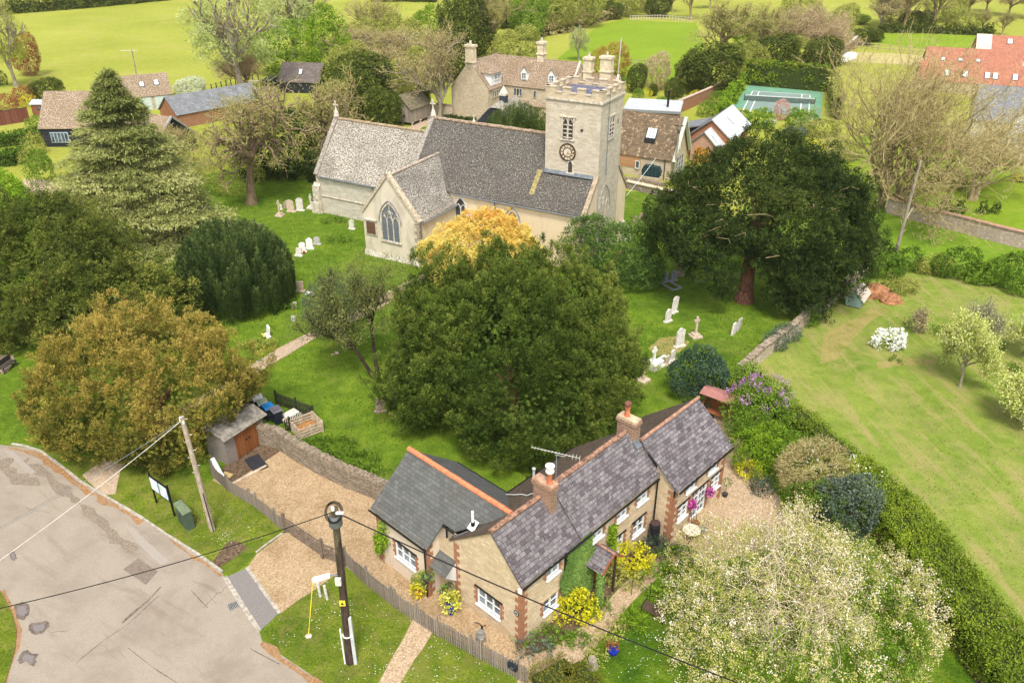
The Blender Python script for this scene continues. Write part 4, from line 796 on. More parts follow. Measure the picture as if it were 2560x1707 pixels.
LB=[((0,0,2.6),(4.6,4.0,3.4)),((-2.6,.5,3.4),(3.4,3.2,3.0)),((2.0,.4,2.4),(2.6,2.8,2.4))]
Q,tt=crown(rg(14),LB,plume=(.9,18,2.0,.6),n=18,clen=.5,cw=.22,leaf=(.07,.17),up=.3,amp=.12,freq=.8,ctint=.5,droop=.3)
qmesh('crown',Q,tt+.08,F_yewo,t); trunkmesh(t,4,.35,B_red,rng=rg(4))
# big yew on the right
t=thing('yew_tree','massive black-green yew with a thick reddish trunk beside the paddock wall','tree',(19.6,61.5),0,None,(.93,.93,1))
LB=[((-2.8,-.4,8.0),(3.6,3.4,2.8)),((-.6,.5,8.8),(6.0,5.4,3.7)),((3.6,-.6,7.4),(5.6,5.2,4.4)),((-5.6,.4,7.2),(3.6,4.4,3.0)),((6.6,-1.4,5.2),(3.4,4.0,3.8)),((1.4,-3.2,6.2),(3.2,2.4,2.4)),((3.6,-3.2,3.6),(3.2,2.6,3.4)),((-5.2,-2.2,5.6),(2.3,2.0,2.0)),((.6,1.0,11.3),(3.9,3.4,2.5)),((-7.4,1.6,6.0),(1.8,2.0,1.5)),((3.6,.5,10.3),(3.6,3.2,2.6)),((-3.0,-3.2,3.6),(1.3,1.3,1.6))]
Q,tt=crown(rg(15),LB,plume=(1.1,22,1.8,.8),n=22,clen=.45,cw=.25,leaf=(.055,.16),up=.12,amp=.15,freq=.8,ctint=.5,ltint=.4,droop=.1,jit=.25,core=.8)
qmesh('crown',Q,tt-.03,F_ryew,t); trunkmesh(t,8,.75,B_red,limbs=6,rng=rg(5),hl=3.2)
sg=[]
r5=rg(55)
for i in range(26):
    a=r5.random()*6.28; p=np.array([math.cos(a)*6.3,-abs(math.sin(a))*5.2,5+5.5*r5.random()]); q=p+np.array([r5.normal()*.8,-.6*r5.random(),.5*r5.random()]); q2=q+np.array([r5.normal()*.5,-.3,-.4*r5.random()]); sg+=[(*p,*q,.03,.025),(*q,*q2,.025,.012)]
tubes('dead_branch',sg,B_tan,t,5)
# irish yew: bundle of upright columns
def irish(T,R_,h,n,rng,mat,sc=1):
    Qs=[];Ts=[]
    d=unit(rng.normal(size=(n,3))); d[:,2]=np.abs(d[:,2])*1.15-.12
    p=d*np.array([R_,R_,h*.62])+np.array([0,0,h*.30]); p[:,2]=np.clip(p[:,2],.7,None)
    L=2.3*sc+1.2*sc*rng.random(n); m=230
    t=rng.random((n,m)); w=.25*sc*np.sin(np.clip(t,.02,1)**.6*math.pi*.93)+.03; ang=rng.random((n,m))*6.28
    out=unit(p*np.array([1,1,0])+1e-3); ax=unit(np.array([0,0,1.])+out*.16+rng.normal(size=(n,3))*.07)
    rad=np.stack([np.cos(ang),np.sin(ang),np.zeros_like(ang)],-1); C=p[:,None]+ax[:,None]*((t-.6)*L[:,None])[...,None]+rad*w[...,None]
    D=unit(ax[:,None]*.95+rad*.4+rng.normal(size=(n,m,3))*.12); Nn=unit(rad+rng.normal(size=(n,m,3))*.2)
    Qs=quads(C.reshape(-1,3),D.reshape(-1,3),Nn.reshape(-1,3),.055*sc,.19*sc); Tn=(.15+.65*rng.random(n))[:,None]+.3*(rng.random((n,m))-.5)+.25*(t-.5)
    cq,ct=crown(rng,[((0,0,h*.36),(R_*.78,R_*.78,h*.42))],dens=3,n=10,clen=.8,cw=.3,leaf=(.12,.3),up=.8,core=.8)
    qmesh('crown',np.concatenate([Qs,cq]),np.concatenate([Tn.reshape(-1),ct*.5]),mat,T)  # core leaves darkened, shade between the columns painted into their tint
t=thing('irish_yew','rounded dark Irish yew of packed upright columns beside the churchyard path','tree',(-22.9,61.2),0); irish(t,4.5,6.3,520,rg(16),F_irish); trunkmesh(t,3,.5,B_dark,rng=rg(6))
t=thing('irish_yew','columnar green Irish yew seen over the nave ridge beside the tower','tree',(.8,103),0); irish(t,4.4,6.4,230,rg(17),foliage('fresh_irish_yew',[(0,(.03,.05,.012)),(.5,(.07,.11,.02)),(1,(.15,.2,.04))],.2)); trunkmesh(t,3,.4,B_dark,rng=rg(7))
t=thing('cypress','small dark pointed cypress tucked behind the chancel corner','shrub',P(790,455),0); irish(t,.9,3.2,50,rg(18),F_irish,.8); trunkmesh(t,2,.15,B_dark,rng=rg(8))
# cedar: tiers of flat plates
def cedar(T,h,Rb,rng,mat):
    C=[];N=[];A=[];z=.9;sg=[(0,0,-.1,0,0,h*.5,.45,.28),(0,0,h*.5,.6,.3,h,.28,.05)]
    while z<h-.2:
        f=1-z/h; n=int(6+5*f); L=Rb*(f**.95)*1.08+.15
        for k in range(n):
            a=rng.random()*6.28; l=L*(.72+.42*rng.random()); zz=z+rng.random()*.5; d=np.array([math.cos(a),math.sin(a),.12-.22*f]); c0=np.array([.6*z/h,.3*z/h,zz])
            m=int(20+75*l/Rb); tt=rng.random(m)**.65; side=np.array([-d[1],d[0],0])*(rng.normal(size=m)*.22*l*(.35+.65*np.sin(tt*3.0)))[:,None]
            p=c0+d*(tt*l)[:,None]+side+np.stack([np.zeros(m),np.zeros(m),-.10*(tt**2)*l+.08*rng.normal(size=m)],1); C.append(p); A.append(unit(d+side*.8+rng.normal(size=(m,3))*.15)); sg.append((*c0,*(c0+d*l*.8),.07,.02))
        z+=.34+.36*f
    C=np.concatenate(C);A=np.concatenate(A);M=len(C);n=13
    CC=C[:,None]+rng.normal(size=(M,n,3))*np.array([.22,.22,.07]); D=unit(A[:,None]+rng.normal(size=(M,n,3))*.55+np.array([0,0,-.12])); Nn=unit(np.array([0,0,1.])+rng.normal(size=(M,n,3))*.3)
    s=.7+.6*rng.random((M*n)); Q=quads(CC.reshape(-1,3),D.reshape(-1,3),Nn.reshape(-1,3),.09*s,.3*s); wv=Waves(rng,.5)
    t=(.5+.3*(rng.random(M)-.5)+.15*wv(C))[:,None]+.4*(rng.random((M,n))-.5); t+=((C[:,2]<h*.45)*.12)[:,None]
    qmesh('crown',Q,t.reshape(-1),mat,T); tubes('trunk',sg,B_grey,T,6)
t=thing('cedar_tree','tall pyramidal pale green cedar with layered branches in front of the dark barns','tree',(-37.6,76),0); cedar(t,15.8,9.6,rg(19),F_cedar)
# thin two-stemmed conifer
t=thing('cypress_tree','thin sparse two-stemmed tree with see-through olive crown beside the churchyard path','tree',P(945,944),0)
sg,tp=skel(rg(20),8.4,.22,4,.42,(5,4,4,3),.6,(18,38),.35,.14,trunks=2,lean=(-.12,.05),minr=.014)
tubes('trunk',sg,B_dark,t,5); Q,tt=twig_leaves(rg(21),tp,40,.36,(.05,.13)); 
q2,t2=crown(rg(22),[((-1.6,.6,5.2),(2.5,2.3,2.8)),((.6,.8,6.4),(2.0,2.0,2.6)),((-2.8,.4,3.9),(1.7,1.6,1.8))],dens=3.4,n=22,clen=.8,cw=.4,leaf=(.05,.15),up=.5,amp=.2,core=0,gap=.25)
qmesh('crown',np.concatenate([Q,q2]),np.concatenate([tt*.7,t2]),foliage('thin_olive',[(0,(.06,.08,.02)),(.5,(.17,.19,.055)),(1,(.32,.32,.12))],.3),t)
t=thing('holly_bush','grey-green holly leaning out below the thin two-stemmed tree','shrub',P(840,845),0); leafy(rg(23),[((-.5,.3,2.4),(1.9,1.8,2.2)),((.6,.4,3.4),(1.5,1.4,1.6))],F_blue,(2,.12,B_dark),dens=7,n=18,clen=.5,cw=.3,leaf=(.07,.11),up=.2,amp=.15)(t)
t=thing('acer_tree','brilliant golden orange dome-shaped tree in front of the nave wall','tree',(-2.8,65.2),0)
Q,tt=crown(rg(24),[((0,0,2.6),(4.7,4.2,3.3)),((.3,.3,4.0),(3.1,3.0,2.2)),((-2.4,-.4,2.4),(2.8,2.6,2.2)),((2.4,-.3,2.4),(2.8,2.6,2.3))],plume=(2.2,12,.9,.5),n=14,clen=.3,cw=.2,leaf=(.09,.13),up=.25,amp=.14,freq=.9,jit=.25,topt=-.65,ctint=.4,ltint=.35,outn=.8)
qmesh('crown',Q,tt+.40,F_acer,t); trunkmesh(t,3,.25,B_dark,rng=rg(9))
t=thing('laurel_tree','leaning glossy green laurel below the great west window','tree',P(1515,712),0)
leafy(rg(25),[((1.0,1.2,3.0),(2.9,2.6,2.3)),((-1.3,1.2,3.6),(2.2,2.0,2.3)),((2.6,-.4,1.9),(2.3,2.0,1.7)),((2.2,2.6,3.2),(2.6,2.0,1.6))],F_laurel,(2.6,.22,B_red,(1,.6)),dens=7,n=20,clen=.5,cw=.34,leaf=(.09,.15),up=.25,amp=.14,freq=.9)(t)
t=thing('laurel_bush','round dark blue-green evergreen bush by the red-roofed swing seat','shrub',P(1740,990),0)
leafy(rg(26),[((0,0,1.5),(1.9,1.7,1.6)),((.2,.3,2.5),(1.1,1.1,1.0))],foliage('blue_evergreen',[(0,(.012,.03,.015)),(.5,(.035,.07,.04)),(1,(.09,.15,.09))],.2,rough=.4),(1.5,.12,B_dark),dens=9,n=20,clen=.4,cw=.3,leaf=(.08,.13),up=.2,amp=.12)(t)
t=thing('lime_tree','vivid lime green young tree at the far left edge above the dark yew','tree',(-47.2,70),0)
leafy(rg(27),[((0,0,4.8),(3.8,3.6,4)),((1.5,-1,3),(3,3,2.6))],F_lime,(4,.25,B_grey),dens=5,n=22,clen=.6,cw=.4,leaf=(.12,.17),up=.3,amp=.15,gap=1.0)(t)
# bare pollards by the churchyard edge
def baretree(seed,h,r,lv,mat=B_tan,leaf=None,nl=3,lsz=(.07,.1),sprd=.22,tn=4,**kw):
    def f(T):
        sg,tp=skel(rg(seed),h,r,lv,**kw); big=[s for s in sg if s[6]>.05]; sm=[s for s in sg if s[6]<=.05]
        tubes('trunk',big,mat,T,7)
        if sm: tubes('branches',sm,B_twig if mat in(B_tan,B_grey,B_brown) else mat,T,3)
        if leaf: Q,t=twig_leaves(rg(seed+1),tp,nl,sprd,lsz); qmesh('crown',Q,t,leaf,T)
    return f
Proto(baretree(31,12.3,.5,5,B_brown,F_olive,7,(.09,.13),.3,fork=.52,nch=(8,4,4,3,3),ratio=.66,ang=(25,65),up=.05,wob=.3)).put('lime_tree','pollarded tree with stout brown trunk and twisted bare twigs left of the chancel','tree',P(630,509))
Proto(baretree(33,10.6,.42,5,B_brown,F_olive,6,(.09,.13),.3,fork=.5,nch=(8,4,4,3,3),ratio=.66,ang=(25,65),up=.1,wob=.3)).put('lime_tree','bare pollarded tree with pinkish twigs standing close behind the chancel gable','tree',P(803,425))
t=thing('holly_tree','dark ivy-clad evergreen mass behind the stout pollarded tree','tree',P(715,440),0); leafy(rg(34),[((0,0,3.6),(4.2,3.8,3.8)),((-3.4,-1,2.6),(2.6,2.6,2.6)),((2,1,5.2),(2.6,2.6,2.2))],F_ryew,(3,.3,B_dark),dens=3.2,n=22,clen=.7,cw=.45,leaf=(.13,.2),up=.2,amp=.15)(t)
t=thing('lime_tree','yellow-green budding tree with low spreading branches left of the stout pollard','tree',P(560,470),0); leafy(rg(35),[((0,0,3.2),(4.2,3.4,3)),((-3,-1,2.2),(2.8,2.6,2)),((2.5,-1.5,2.2),(2.6,2.4,2.0))],F_olive,(4,.2,B_tan),dens=2.6,n=12,clen=.8,cw=.5,leaf=(.12,.16),up=.2,amp=.2,core=0,gap=.9)(t)
t=thing('hazel_bush','brown twiggy bush beyond the cedar in front of the dark barn','shrub',P(455,430),0); leafy(rg(36),[((0,0,2.2),(3.6,3,2.6)),((-2.5,2,2.6),(2.6,2.6,2.4))],F_tan,(2,.1,B_tan),dens=4,n=16,clen=.9,cw=.4,leaf=(.04,.35),up=.7,amp=.15,core=.3)(t)
# great bare tree right, and its neighbour
Proto(baretree(41,16.6,.62,6,B_tan,F_tanol,3,(.035,.45),.35,fork=.16,nch=(5,4,3,3,3,2),ratio=.72,ang=(22,46),up=.22,wob=.22,trunks=4,minr=.022)).put('ash_tree','huge many-stemmed bare tree with golden brown twigs behind the brick garden wall','tree',P(2205,520),0,(.98,.95,.86))
Proto(baretree(44,12.5,.5,6,B_tan,F_tanol,3,(.035,.45),.35,fork=.22,nch=(5,4,3,3,3,2),ratio=.72,ang=(24,50),up=.18,wob=.22,trunks=2,minr=.022)).put('ash_tree','second bare tree with tangled twigs on the lawn in front of the slate-roofed house','tree',P(2432,502),1,(.95,.95,.7))
# weeping apple in blossom
t=thing('apple_tree','big weeping crab apple covered in pale pink blossom in the cottage garden','tree',(13.4,25.9),0,None,(.92,.95,1))
def apple(T):
    rng=rg(46); sg,tp=skel(rng,6.0,.2,5,.26,(9,5,4,3,3),.80,(42,80),.10,.2,minr=.008,droop=.34,droopL=3)
    sg=[s for s in sg if s[5]>.15]; tp=[x for x in tp if x[0][2]>.3]
    xs=max(abs(x[0][0]) for x in tp); sg=[(*s[:6],s[6]*.48,s[7]*.48) for s in sg]; tubes('trunk',sg,B_cream,T,5)
    Q1,t1=crown(rng,[((0,0,1.9),(6.6,5.6,2.5)),((-1.5,.8,2.9),(4.0,3.4,1.9)),((2.6,-.6,2.4),(4.0,3.6,2.0)),((-3.4,-1.6,1.8),(3.0,3.0,1.8)),((0,-2.5,2.2),(4,3,2))],dens=7,n=34,clen=.6,cw=.26,leaf=(.055,.08),up=.3,amp=.18,core=0,droop=.3,gap=.95,jit=.6,ctint=1.1,ltint=.7)
    q3,t3=crown(rng,[((0,0,1.3),(5.2,4.4,1.7))],dens=5,n=20,clen=.6,cw=.4,leaf=(.07,.1),up=.3,core=0); qmesh('inner_leaves',q3,t3,F_green,T)
    Q2,t2=twig_leaves(rng,tp,9,.24,(.06,.08)); qmesh('crown',np.concatenate([Q1,Q2]),np.concatenate([t1*.95-.02,t2]),F_apple,T)
    print('apple',len(sg),len(tp),xs,max(x[0][2] for x in tp))
apple(t)
# ---------------- background trees: prototypes ----------------
def willow(T):
    baretree(61,16.5,.42,4,B_grey,None,0,(.05,.42),.55,fork=.38,nch=(6,4,4,3),ratio=.66,ang=(16,36),up=.32,wob=.16,trunks=1,minr=.03)(T)
    Q,t=crown(rg(62),[((0,0,11),(3.2,3.0,4.6)),((-2.4,.5,9.0),(2.4,2.2,3.2)),((2.4,-.4,10),(2.4,2.2,3.4)),((-.8,0,14.5),(2.2,2,2.6)),((2.8,.3,7.4),(1.8,1.6,2)),((-3.2,-.3,12.2),(1.8,1.6,2.2))],dens=2.6,n=13,clen=1.6,cw=.35,leaf=(.09,.42),up=-.1,droop=.75,amp=.25,core=0,gap=.7,jit=.5); qmesh('crown',Q,t,F_willow,T)
pw=Proto(willow)
pb1=Proto(baretree(63,14,.36,5,B_tan,F_olive,5,(.10,.16),.4,fork=.4,nch=(7,5,4,3,3),ratio=.62,ang=(18,42),up=.3,wob=.16,minr=.025))
pb2=Proto(baretree(65,13,.34,5,B_grey,F_tan,6,(.09,.22),.4,fork=.34,nch=(7,5,4,3,3),ratio=.64,ang=(22,48),up=.25,wob=.18,minr=.025))
pb3=Proto(baretree(67,12,.34,5,B_brown,F_pink,9,(.08,.25),.45,fork=.3,nch=(7,5,4,3,3),ratio=.64,ang=(22,50),up=.2,wob=.2,minr=.025))
pf1=Proto(leafy(rg(71),[((0,0,5),(3.6,3.6,4.6)),((1.6,.6,7.6),(2.3,2.3,2.4)),((-1.9,-.6,6.2),(2.3,2.3,2.6)),((.6,-1.8,3.2),(2.8,2.4,2.6))],F_green,(5,.3,B_brown),dens=3,n=16,clen=.7,cw=.5,leaf=(.18,.26),up=.35,amp=.16,core=.7))
pf2=Proto(leafy(rg(72),[((0,0,5),(3.4,3.4,4.6)),((1.2,.6,7.8),(2.2,2.2,2.4)),((-1.7,-.6,5.6),(2.3,2.3,2.6)),((.9,-1.6,3.0),(2.5,2.4,2.4))],F_bright,(5,.3,B_dark),dens=2.6,n=14,clen=.8,cw=.5,leaf=(.17,.26),up=.35,amp=.2,core=.3,gap=.9))
pf3=Proto(leafy(rg(73),[((0,0,5),(3.6,3.6,4.6)),((1.6,.6,7.6),(2.3,2.3,2.4)),((-1.9,-.6,6.2),(2.3,2.3,2.6)),((.6,-1.8,3.2),(2.8,2.4,2.6))],F_yewo,(5,.3,B_dark),dens=3,n=16,clen=.8,cw=.5,leaf=(.18,.28),up=.35,amp=.18,core=.8))
pf4=Proto(leafy(rg(74),[((0,0,4.4),(3.8,3.8,4.2)),((1.2,.6,6.6),(2.3,2.3,2.4)),((-1.7,-.6,5.6),(2.3,2.3,2.6))],F_olive,(4,.25,B_tan),dens=2.8,n=14,clen=.9,cw=.5,leaf=(.13,.28),up=.45,amp=.18,core=.3,gap=.9))
ps1=Proto(leafy(rg(75),[((0,0,1.0),(1.6,1.5,1.3)),((.7,.3,1.4),(1.0,.9,1.0))],F_green,None,dens=7,n=14,clen=.4,cw=.3,leaf=(.09,.14),up=.3,amp=.15))
ps2=Proto(leafy(rg(76),[((0,0,1.0),(1.6,1.5,1.3)),((-.6,.3,1.4),(1.0,.9,1.0))],F_ryew,None,dens=7,n=14,clen=.4,cw=.3,leaf=(.09,.14),up=.3,amp=.12))
ps3=Proto(leafy(rg(77),[((0,0,.9),(1.5,1.4,1.2)),((.5,.1,1.4),(.9,.9,1.0))],F_olive,None,dens=7,n=12,clen=.5,cw=.35,leaf=(.06,.16),up=.5,amp=.2,core=.5))
ps4=Proto(leafy(rg(78),[((0,0,.9),(1.5,1.4,1.1))],F_white,None,dens=8,n=12,clen=.4,cw=.35,leaf=(.09,.12),up=.3,amp=.2,core=.5))
ps5=Proto(leafy(rg(79),[((0,0,.9),(1.4,1.4,1.1)),((.5,.1,1.3),(.8,.8,.8))],F_copper,None,dens=8,n=12,clen=.4,cw=.35,leaf=(.09,.13),up=.3,amp=.2,core=.5))
ps6=Proto(leafy(rg(80),[((0,0,.8),(1.3,1.3,1.0))],F_yellow,None,dens=8,n=12,clen=.4,cw=.3,leaf=(.08,.12),up=.3,amp=.15,core=.5))
TT='tree';SS='shrub'
def at(pr,name,label,cat,px,py,top,w,rot=0,h0=10,w0=7.5,group=None,z=0):
    """place a prototype with its base at pixel (px,py), its top near row `top` and its width about w pixels"""
    x,y=P(px,py); lo,hi=0,60
    for _ in range(40):
        mdl=(lo+hi)/2; d=y*c_+(CH-mdl)*s_; v=-y*s_+(CH-mdl)*c_; py2=853.5+FPX*v/d
        if py2>top: lo=mdl
        else: hi=mdl
    H=max(.5,lo); Wm=w*(y*c_+(CH-H/2)*s_)/FPX
    return pr.put(name,label,cat,(x,y),rot,(Wm/w0,Wm/w0,H/h0),group,z)
a=at
# left background
a(pw,'willow_tree','tall pale grey-green willow with bare upper branches, left of the thatched shed',TT,612,245,-60,250,.3,17,11)
a(pw,'willow_tree','pale grey-green willow behind the yellow-green tree above the thatched shed',TT,735,150,-70,210,2.1,17,11)
a(pf2,'field_tree','airy yellow-green tree with dark open branches behind the thatched shed',TT,722,182,60,150,.4,10,7)
a(pf2,'field_tree','bright green tree standing right of the airy yellow-green tree',TT,828,205,20,105,1.5,10,7)
a(pb3,'plum_tree','small reddish budding tree in front of the tall willow trunk',TT,622,240,118,110,0,12,9)
a(pf3,'yew_tree','brownish evergreen mass between the thatched shed and the granary',TT,905,290,130,170,.8,10,7.5)
a(pf3,'yew_tree','low dark evergreen spilling over the barn beside the chancel roof ridge',TT,960,320,215,90,2,10,7.5)
a(pb2,'field_tree','brown leafless tree immediately right of the bright green tree',TT,900,190,60,150,.2,13,9)
a(pb2,'field_tree','brown leafless tree in the middle of the brown wood left of the manor',TT,985,215,62,160,1.2,13,9)
a(pb1,'field_tree','greenish budding tree behind the brown wood left of the manor',TT,950,140,0,150,2.2,14,9)
a(pb2,'field_tree','brown leafless tree at the right side of the brown wood left of the manor',TT,1040,200,90,130,3.2,13,9)
a(pb2,'ash_tree','tall slender grey tree with a clean trunk between the granary and the manor gable',TT,1098,300,50,150,.5,13,9)
a(pf4,'hazel_bush','olive bush behind the granary roof',SS,975,250,170,90,0,9,7.5)
a(pf3,'yew_tree','dark green bush at the right side of the granary gable',SS,1050,292,222,50,0,9,7.5)
a(pf3,'holly_tree','dark tree beside the tall manor chimney',TT,1130,200,70,110,0,9,7.5)
a(pf3,'field_tree','dark olive tree behind the manor gable, tallest of the group there',TT,1165,150,-20,130,1,9.5,7.5)
a(pb1,'field_tree','budding tree with visible trunk rising above the dark olive trees behind the manor',TT,1235,150,-30,120,0,14,9)
a(pf4,'willow_tree','rounded pale olive willow on the meadow behind the manor roof',TT,1297,165,70,110,0,9,7.5)
a(pf1,'field_tree','fresh green tree behind the rounded olive willow',TT,1320,98,-10,90,0,10,7.5)
a(pf3,'field_tree','dark grey-green tree left of the fresh green tree at the picture top',TT,1265,70,-20,90,2,9.5,7.5)
a(pf4,'field_tree','olive tree at the left end of the hedge bounding the meadow',TT,1385,80,-20,110,1,9,7.5)
a(pf4,'field_tree','greenish olive tree second along the hedge of the meadow',TT,1450,66,-40,110,2,9,7.5)
a(pf2,'field_tree','yellow-green tree third along the hedge of the meadow',TT,1480,40,-60,90,2,9,7.5)
a(pf3,'field_tree','small dark tree fourth along the hedge of the meadow',TT,1530,48,5,50,2,9,7.5)
a(pf4,'field_tree','olive tree fifth along the hedge of the meadow',TT,1565,42,-40,80,3,9,7.5)
a(pf3,'field_tree','dark green tree at the left end of the pale post fence',TT,1645,42,-10,60,0,9,7.5)
a(pb1,'field_tree','bare tree with a dark trunk at the right end of the pale post fence',TT,1727,50,-70,90,0,14,9)
a(pb3,'field_tree','bare tree just beyond the right end of the pale post fence',TT,1775,22,-60,60,0,12,9)
a(pw,'willow_tree','small pale feathery tree standing alone on the meadow behind the manor',TT,1447,152,68,62,0,17,11)
a(pf4,'beech_tree','rounded orange-brown tree beside the paired manor chimneys',TT,1525,200,112,90,0,9,7.5).children[0].data.materials  
a(pb1,'ash_tree','wide open yellow-green tree with dark limbs at the right end of the meadow',TT,1810,160,10,190,0,14,9)
a(pf3,'cypress_tree','broad grey-green conifer above the curved garden wall',TT,1772,232,118,140,0,9,7.5)
a(pf3,'cypress_tree','smaller grey-green conifer left of the curved garden wall end',TT,1725,215,150,80,1,9,7.5)
a(pf4,'plum_tree','small pale pinkish tree in the walled garden',TT,1640,225,135,60,0,9,7.5)
a(pf3,'laurel_bush','dark rounded evergreen by the garden fence above the flat roof',SS,1590,232,165,45,0,9,7.5)
a(pf3,'laurel_bush','dark pointed clipped bush in the walled garden',SS,1683,250,200,48,1,9,7.5)
a(pf3,'laurel_bush','small dark bush beside the lawn behind the flat roof',SS,1632,240,212,22,1,9,7.5)
a(ps6,'garden_shrub','small yellow bush behind the flat-roofed building',SS,1617,242,224,26,0,1.9,2.8)
a(ps6,'garden_shrub','yellow bush beneath the curved brick wall',SS,1745,248,228,40,0,1.9,2.8)
a(ps1,'garden_shrub','pale green bush beside the curved brick wall',SS,1790,262,232,40,0,2.2,3.3)
a(ps1,'garden_shrub','low green shrub on the lawn side of the flat roof',SS,1660,262,246,40,2,2.2,3.3)
a(ps3,'garden_shrub','olive shrub behind the end of the flat roof',SS,1700,268,248,40,2,2.2,3.3)
a(ps1,'garden_shrub','green shrub near the flue of the flat roof',SS,1595,250,225,30,1,2.2,3.3)
a(ps1,'garden_shrub','feathery pale green tree between curved wall and slate roof',SS,1765,290,258,45,1,2.2,3.3)
# right background
for i,(x,y,tp,w,pr,l) in enumerate([(1905,165,20,110,pb1,'yellow-olive budding tree just left of the tennis court hedge'),(1960,150,8,110,pb3,'pinkish brown leafless tree above the tennis court'),(2025,150,2,120,pb3,'large pinkish leafless tree above the right half of the tennis court'),(2075,160,50,100,pb3,'pinkish leafless tree at the corner of the tennis hedge'),(1935,185,90,100,pf3,'dark bush in front of the pinkish trees by the tennis court'),(2050,180,100,90,pf3,'dark ivy-clad bush at the top right of the tennis court'),(1880,190,110,70,pf4,'olive bush at the top left of the tennis court'),(2000,172,95,90,pf4,'olive bush above the centre of the tennis hedge'),(2140,60,35,60,pf1,'small round green tree beyond the tennis court corner'),(2155,112,72,60,pf3,'dark bush at the end of the far white wall'),(2185,105,75,40,pf3,'second dark bush at the far wall end'),(2200,72,-40,110,pb2,'tall brown leafless tree at the left end of the far right tree row'),(2255,75,-50,110,pb1,'budding leafless tree second in the far right tree row'),(2330,74,-60,90,pb1,'slender leafless tree with a long straight trunk in the far right row'),(2275,70,30,50,pf3,'low ivy bush in the far right tree row'),(2310,72,30,40,pf3,'dark ivy column in the far right tree row'),(2400,82,25,80,pf4,'round olive bush in the far right hedge'),(2450,84,25,50,pb1,'small budding tree in the far right hedge'),(2505,88,30,50,pb1,'small budding tree nearest the red-roofed barn'),(2420,40,-40,80,pb3,'brown leafless tree on the far field edge'),(2465,30,-50,70,pb3,'brown leafless tree second on the far field edge'),(2520,40,-50,80,pb3,'brown leafless tree third on the far field edge'),(2570,50,-40,70,pb3,'brown leafless tree at the right frame edge far away'),(2110,80,10,60,pf4,'olive tree above the far white wall'),(1850,95,50,60,pf4,'olive bush right of the wide open tree')]):
    a(pr,'field_tree' if tp<60 else 'hedge_bush',l,TT if tp<60 else SS,x,y,tp,w,i*1.3,{pb1:14,pb3:12,pb2:13,pf3:9,pf4:9,pf1:10}[pr],9 if pr in(pb1,pb2,pb3) else 7.5)
for i,(x,y,tp,w,pr,l) in enumerate([(865,170,50,110,pb2,'brown leafless tree touching the bright green tree on its right side'),(925,175,55,120,pf4,'olive budding tree low in the brown wood left of the manor'),(1010,165,40,110,pf4,'pale olive tree at the back of the brown wood'),(1060,230,120,100,pf4,'olive-green thicket left of the tall slender grey tree'),(1000,262,150,90,pf4,'brown-green thicket directly behind the granary'),(880,235,110,100,pf4,'olive thicket behind the brownish evergreen'),(1075,140,20,100,pf2,'yellow-green tree at the back of the wood near the manor chimney'),(1200,105,-30,110,pf4,'tall olive tree between the dark olive tree and the budding tree'),(1350,70,-30,90,pf2,'yellowish tree between the fresh green tree and the meadow hedge'),(1420,45,-60,100,pf4,'tall olive tree rising out of the frame above the meadow hedge'),(1600,30,-50,80,pf4,'olive tree beyond the meadow just left of the pale fence'),(1680,30,-30,60,pb1,'budding tree standing behind the pale post fence'),(1865,120,40,90,pf2,'yellow-green tree between the wide open tree and the tennis woods'),(1990,110,-10,100,pf4,'olive tree standing tall behind the pinkish trees'),(2090,120,30,70,pf4,'olive tree at the right rear of the tennis woods'),(2225,60,-30,80,pf4,'olive tree behind the left end of the far right tree row'),(2360,55,-20,90,pf4,'olive tree in the far right row beyond the ivy column')]):
    a(pr,'field_tree',l,TT,x,y,tp,w,i*1.1+.4,{pb1:14,pb3:12,pb2:13,pf3:9,pf4:9,pf1:10,pf2:10}[pr],9 if pr in(pb1,pb2,pb3) else 7.5)
# left edge
t=a(pw,'birch_tree','birch with a slanting white trunk and hanging yellow-green leaves at the left edge',TT,42,218,-10,120,1,17,11)
a(pf4,'beech_tree','copper-leaved tree beside the white-trunked birch',TT,78,190,88,62,0,9,7.5)
a(ps5,'maple_shrub','orange-red shrub at the left edge above the brown fence',SS,18,280,235,60,0,2.2,2.9)
a(ps5,'maple_shrub','orange garden shrub behind the little brown shed',SS,68,262,215,60,1,2.2,2.9)
a(ps6,'garden_shrub','yellow shrub beneath the orange garden shrub',SS,75,268,240,40,0,1.9,2.8)
a(ps2,'garden_shrub','dark maroon-green bush at the left frame edge',SS,2,215,182,30,0,2.2,3)
a(pf3,'laurel_bush','dark green bush between brown shed and cedar tip',SS,125,255,200,70,0,9,7.5)
a(ps1,'garden_shrub','light green bush in front of the brown fence',SS,100,320,293,50,0,2.2,3)
a(ps3,'garden_shrub','pale flowering shrub beside the black barn corner',SS,88,385,335,50,0,2.2,3)
a(ps3,'garden_shrub','yellowish bush below the box hedges',SS,85,425,370,50,1,2.2,3)
a(ps1,'garden_shrub','pale yellow-green sapling beside the pale drive',SS,110,460,385,55,1,2.2,3)
a(pf1,'pear_tree','white blossoming pear beside the stone garage',TT,485,262,194,66,0,10,7.5).children[0]
a(ps3,'garden_shrub','brown-green bushes at the garage corner',SS,440,265,235,55,1,2.2,3)
a(ps3,'garden_shrub','olive bush between the garage and pear tree',SS,412,268,242,40,2,2.2,3)
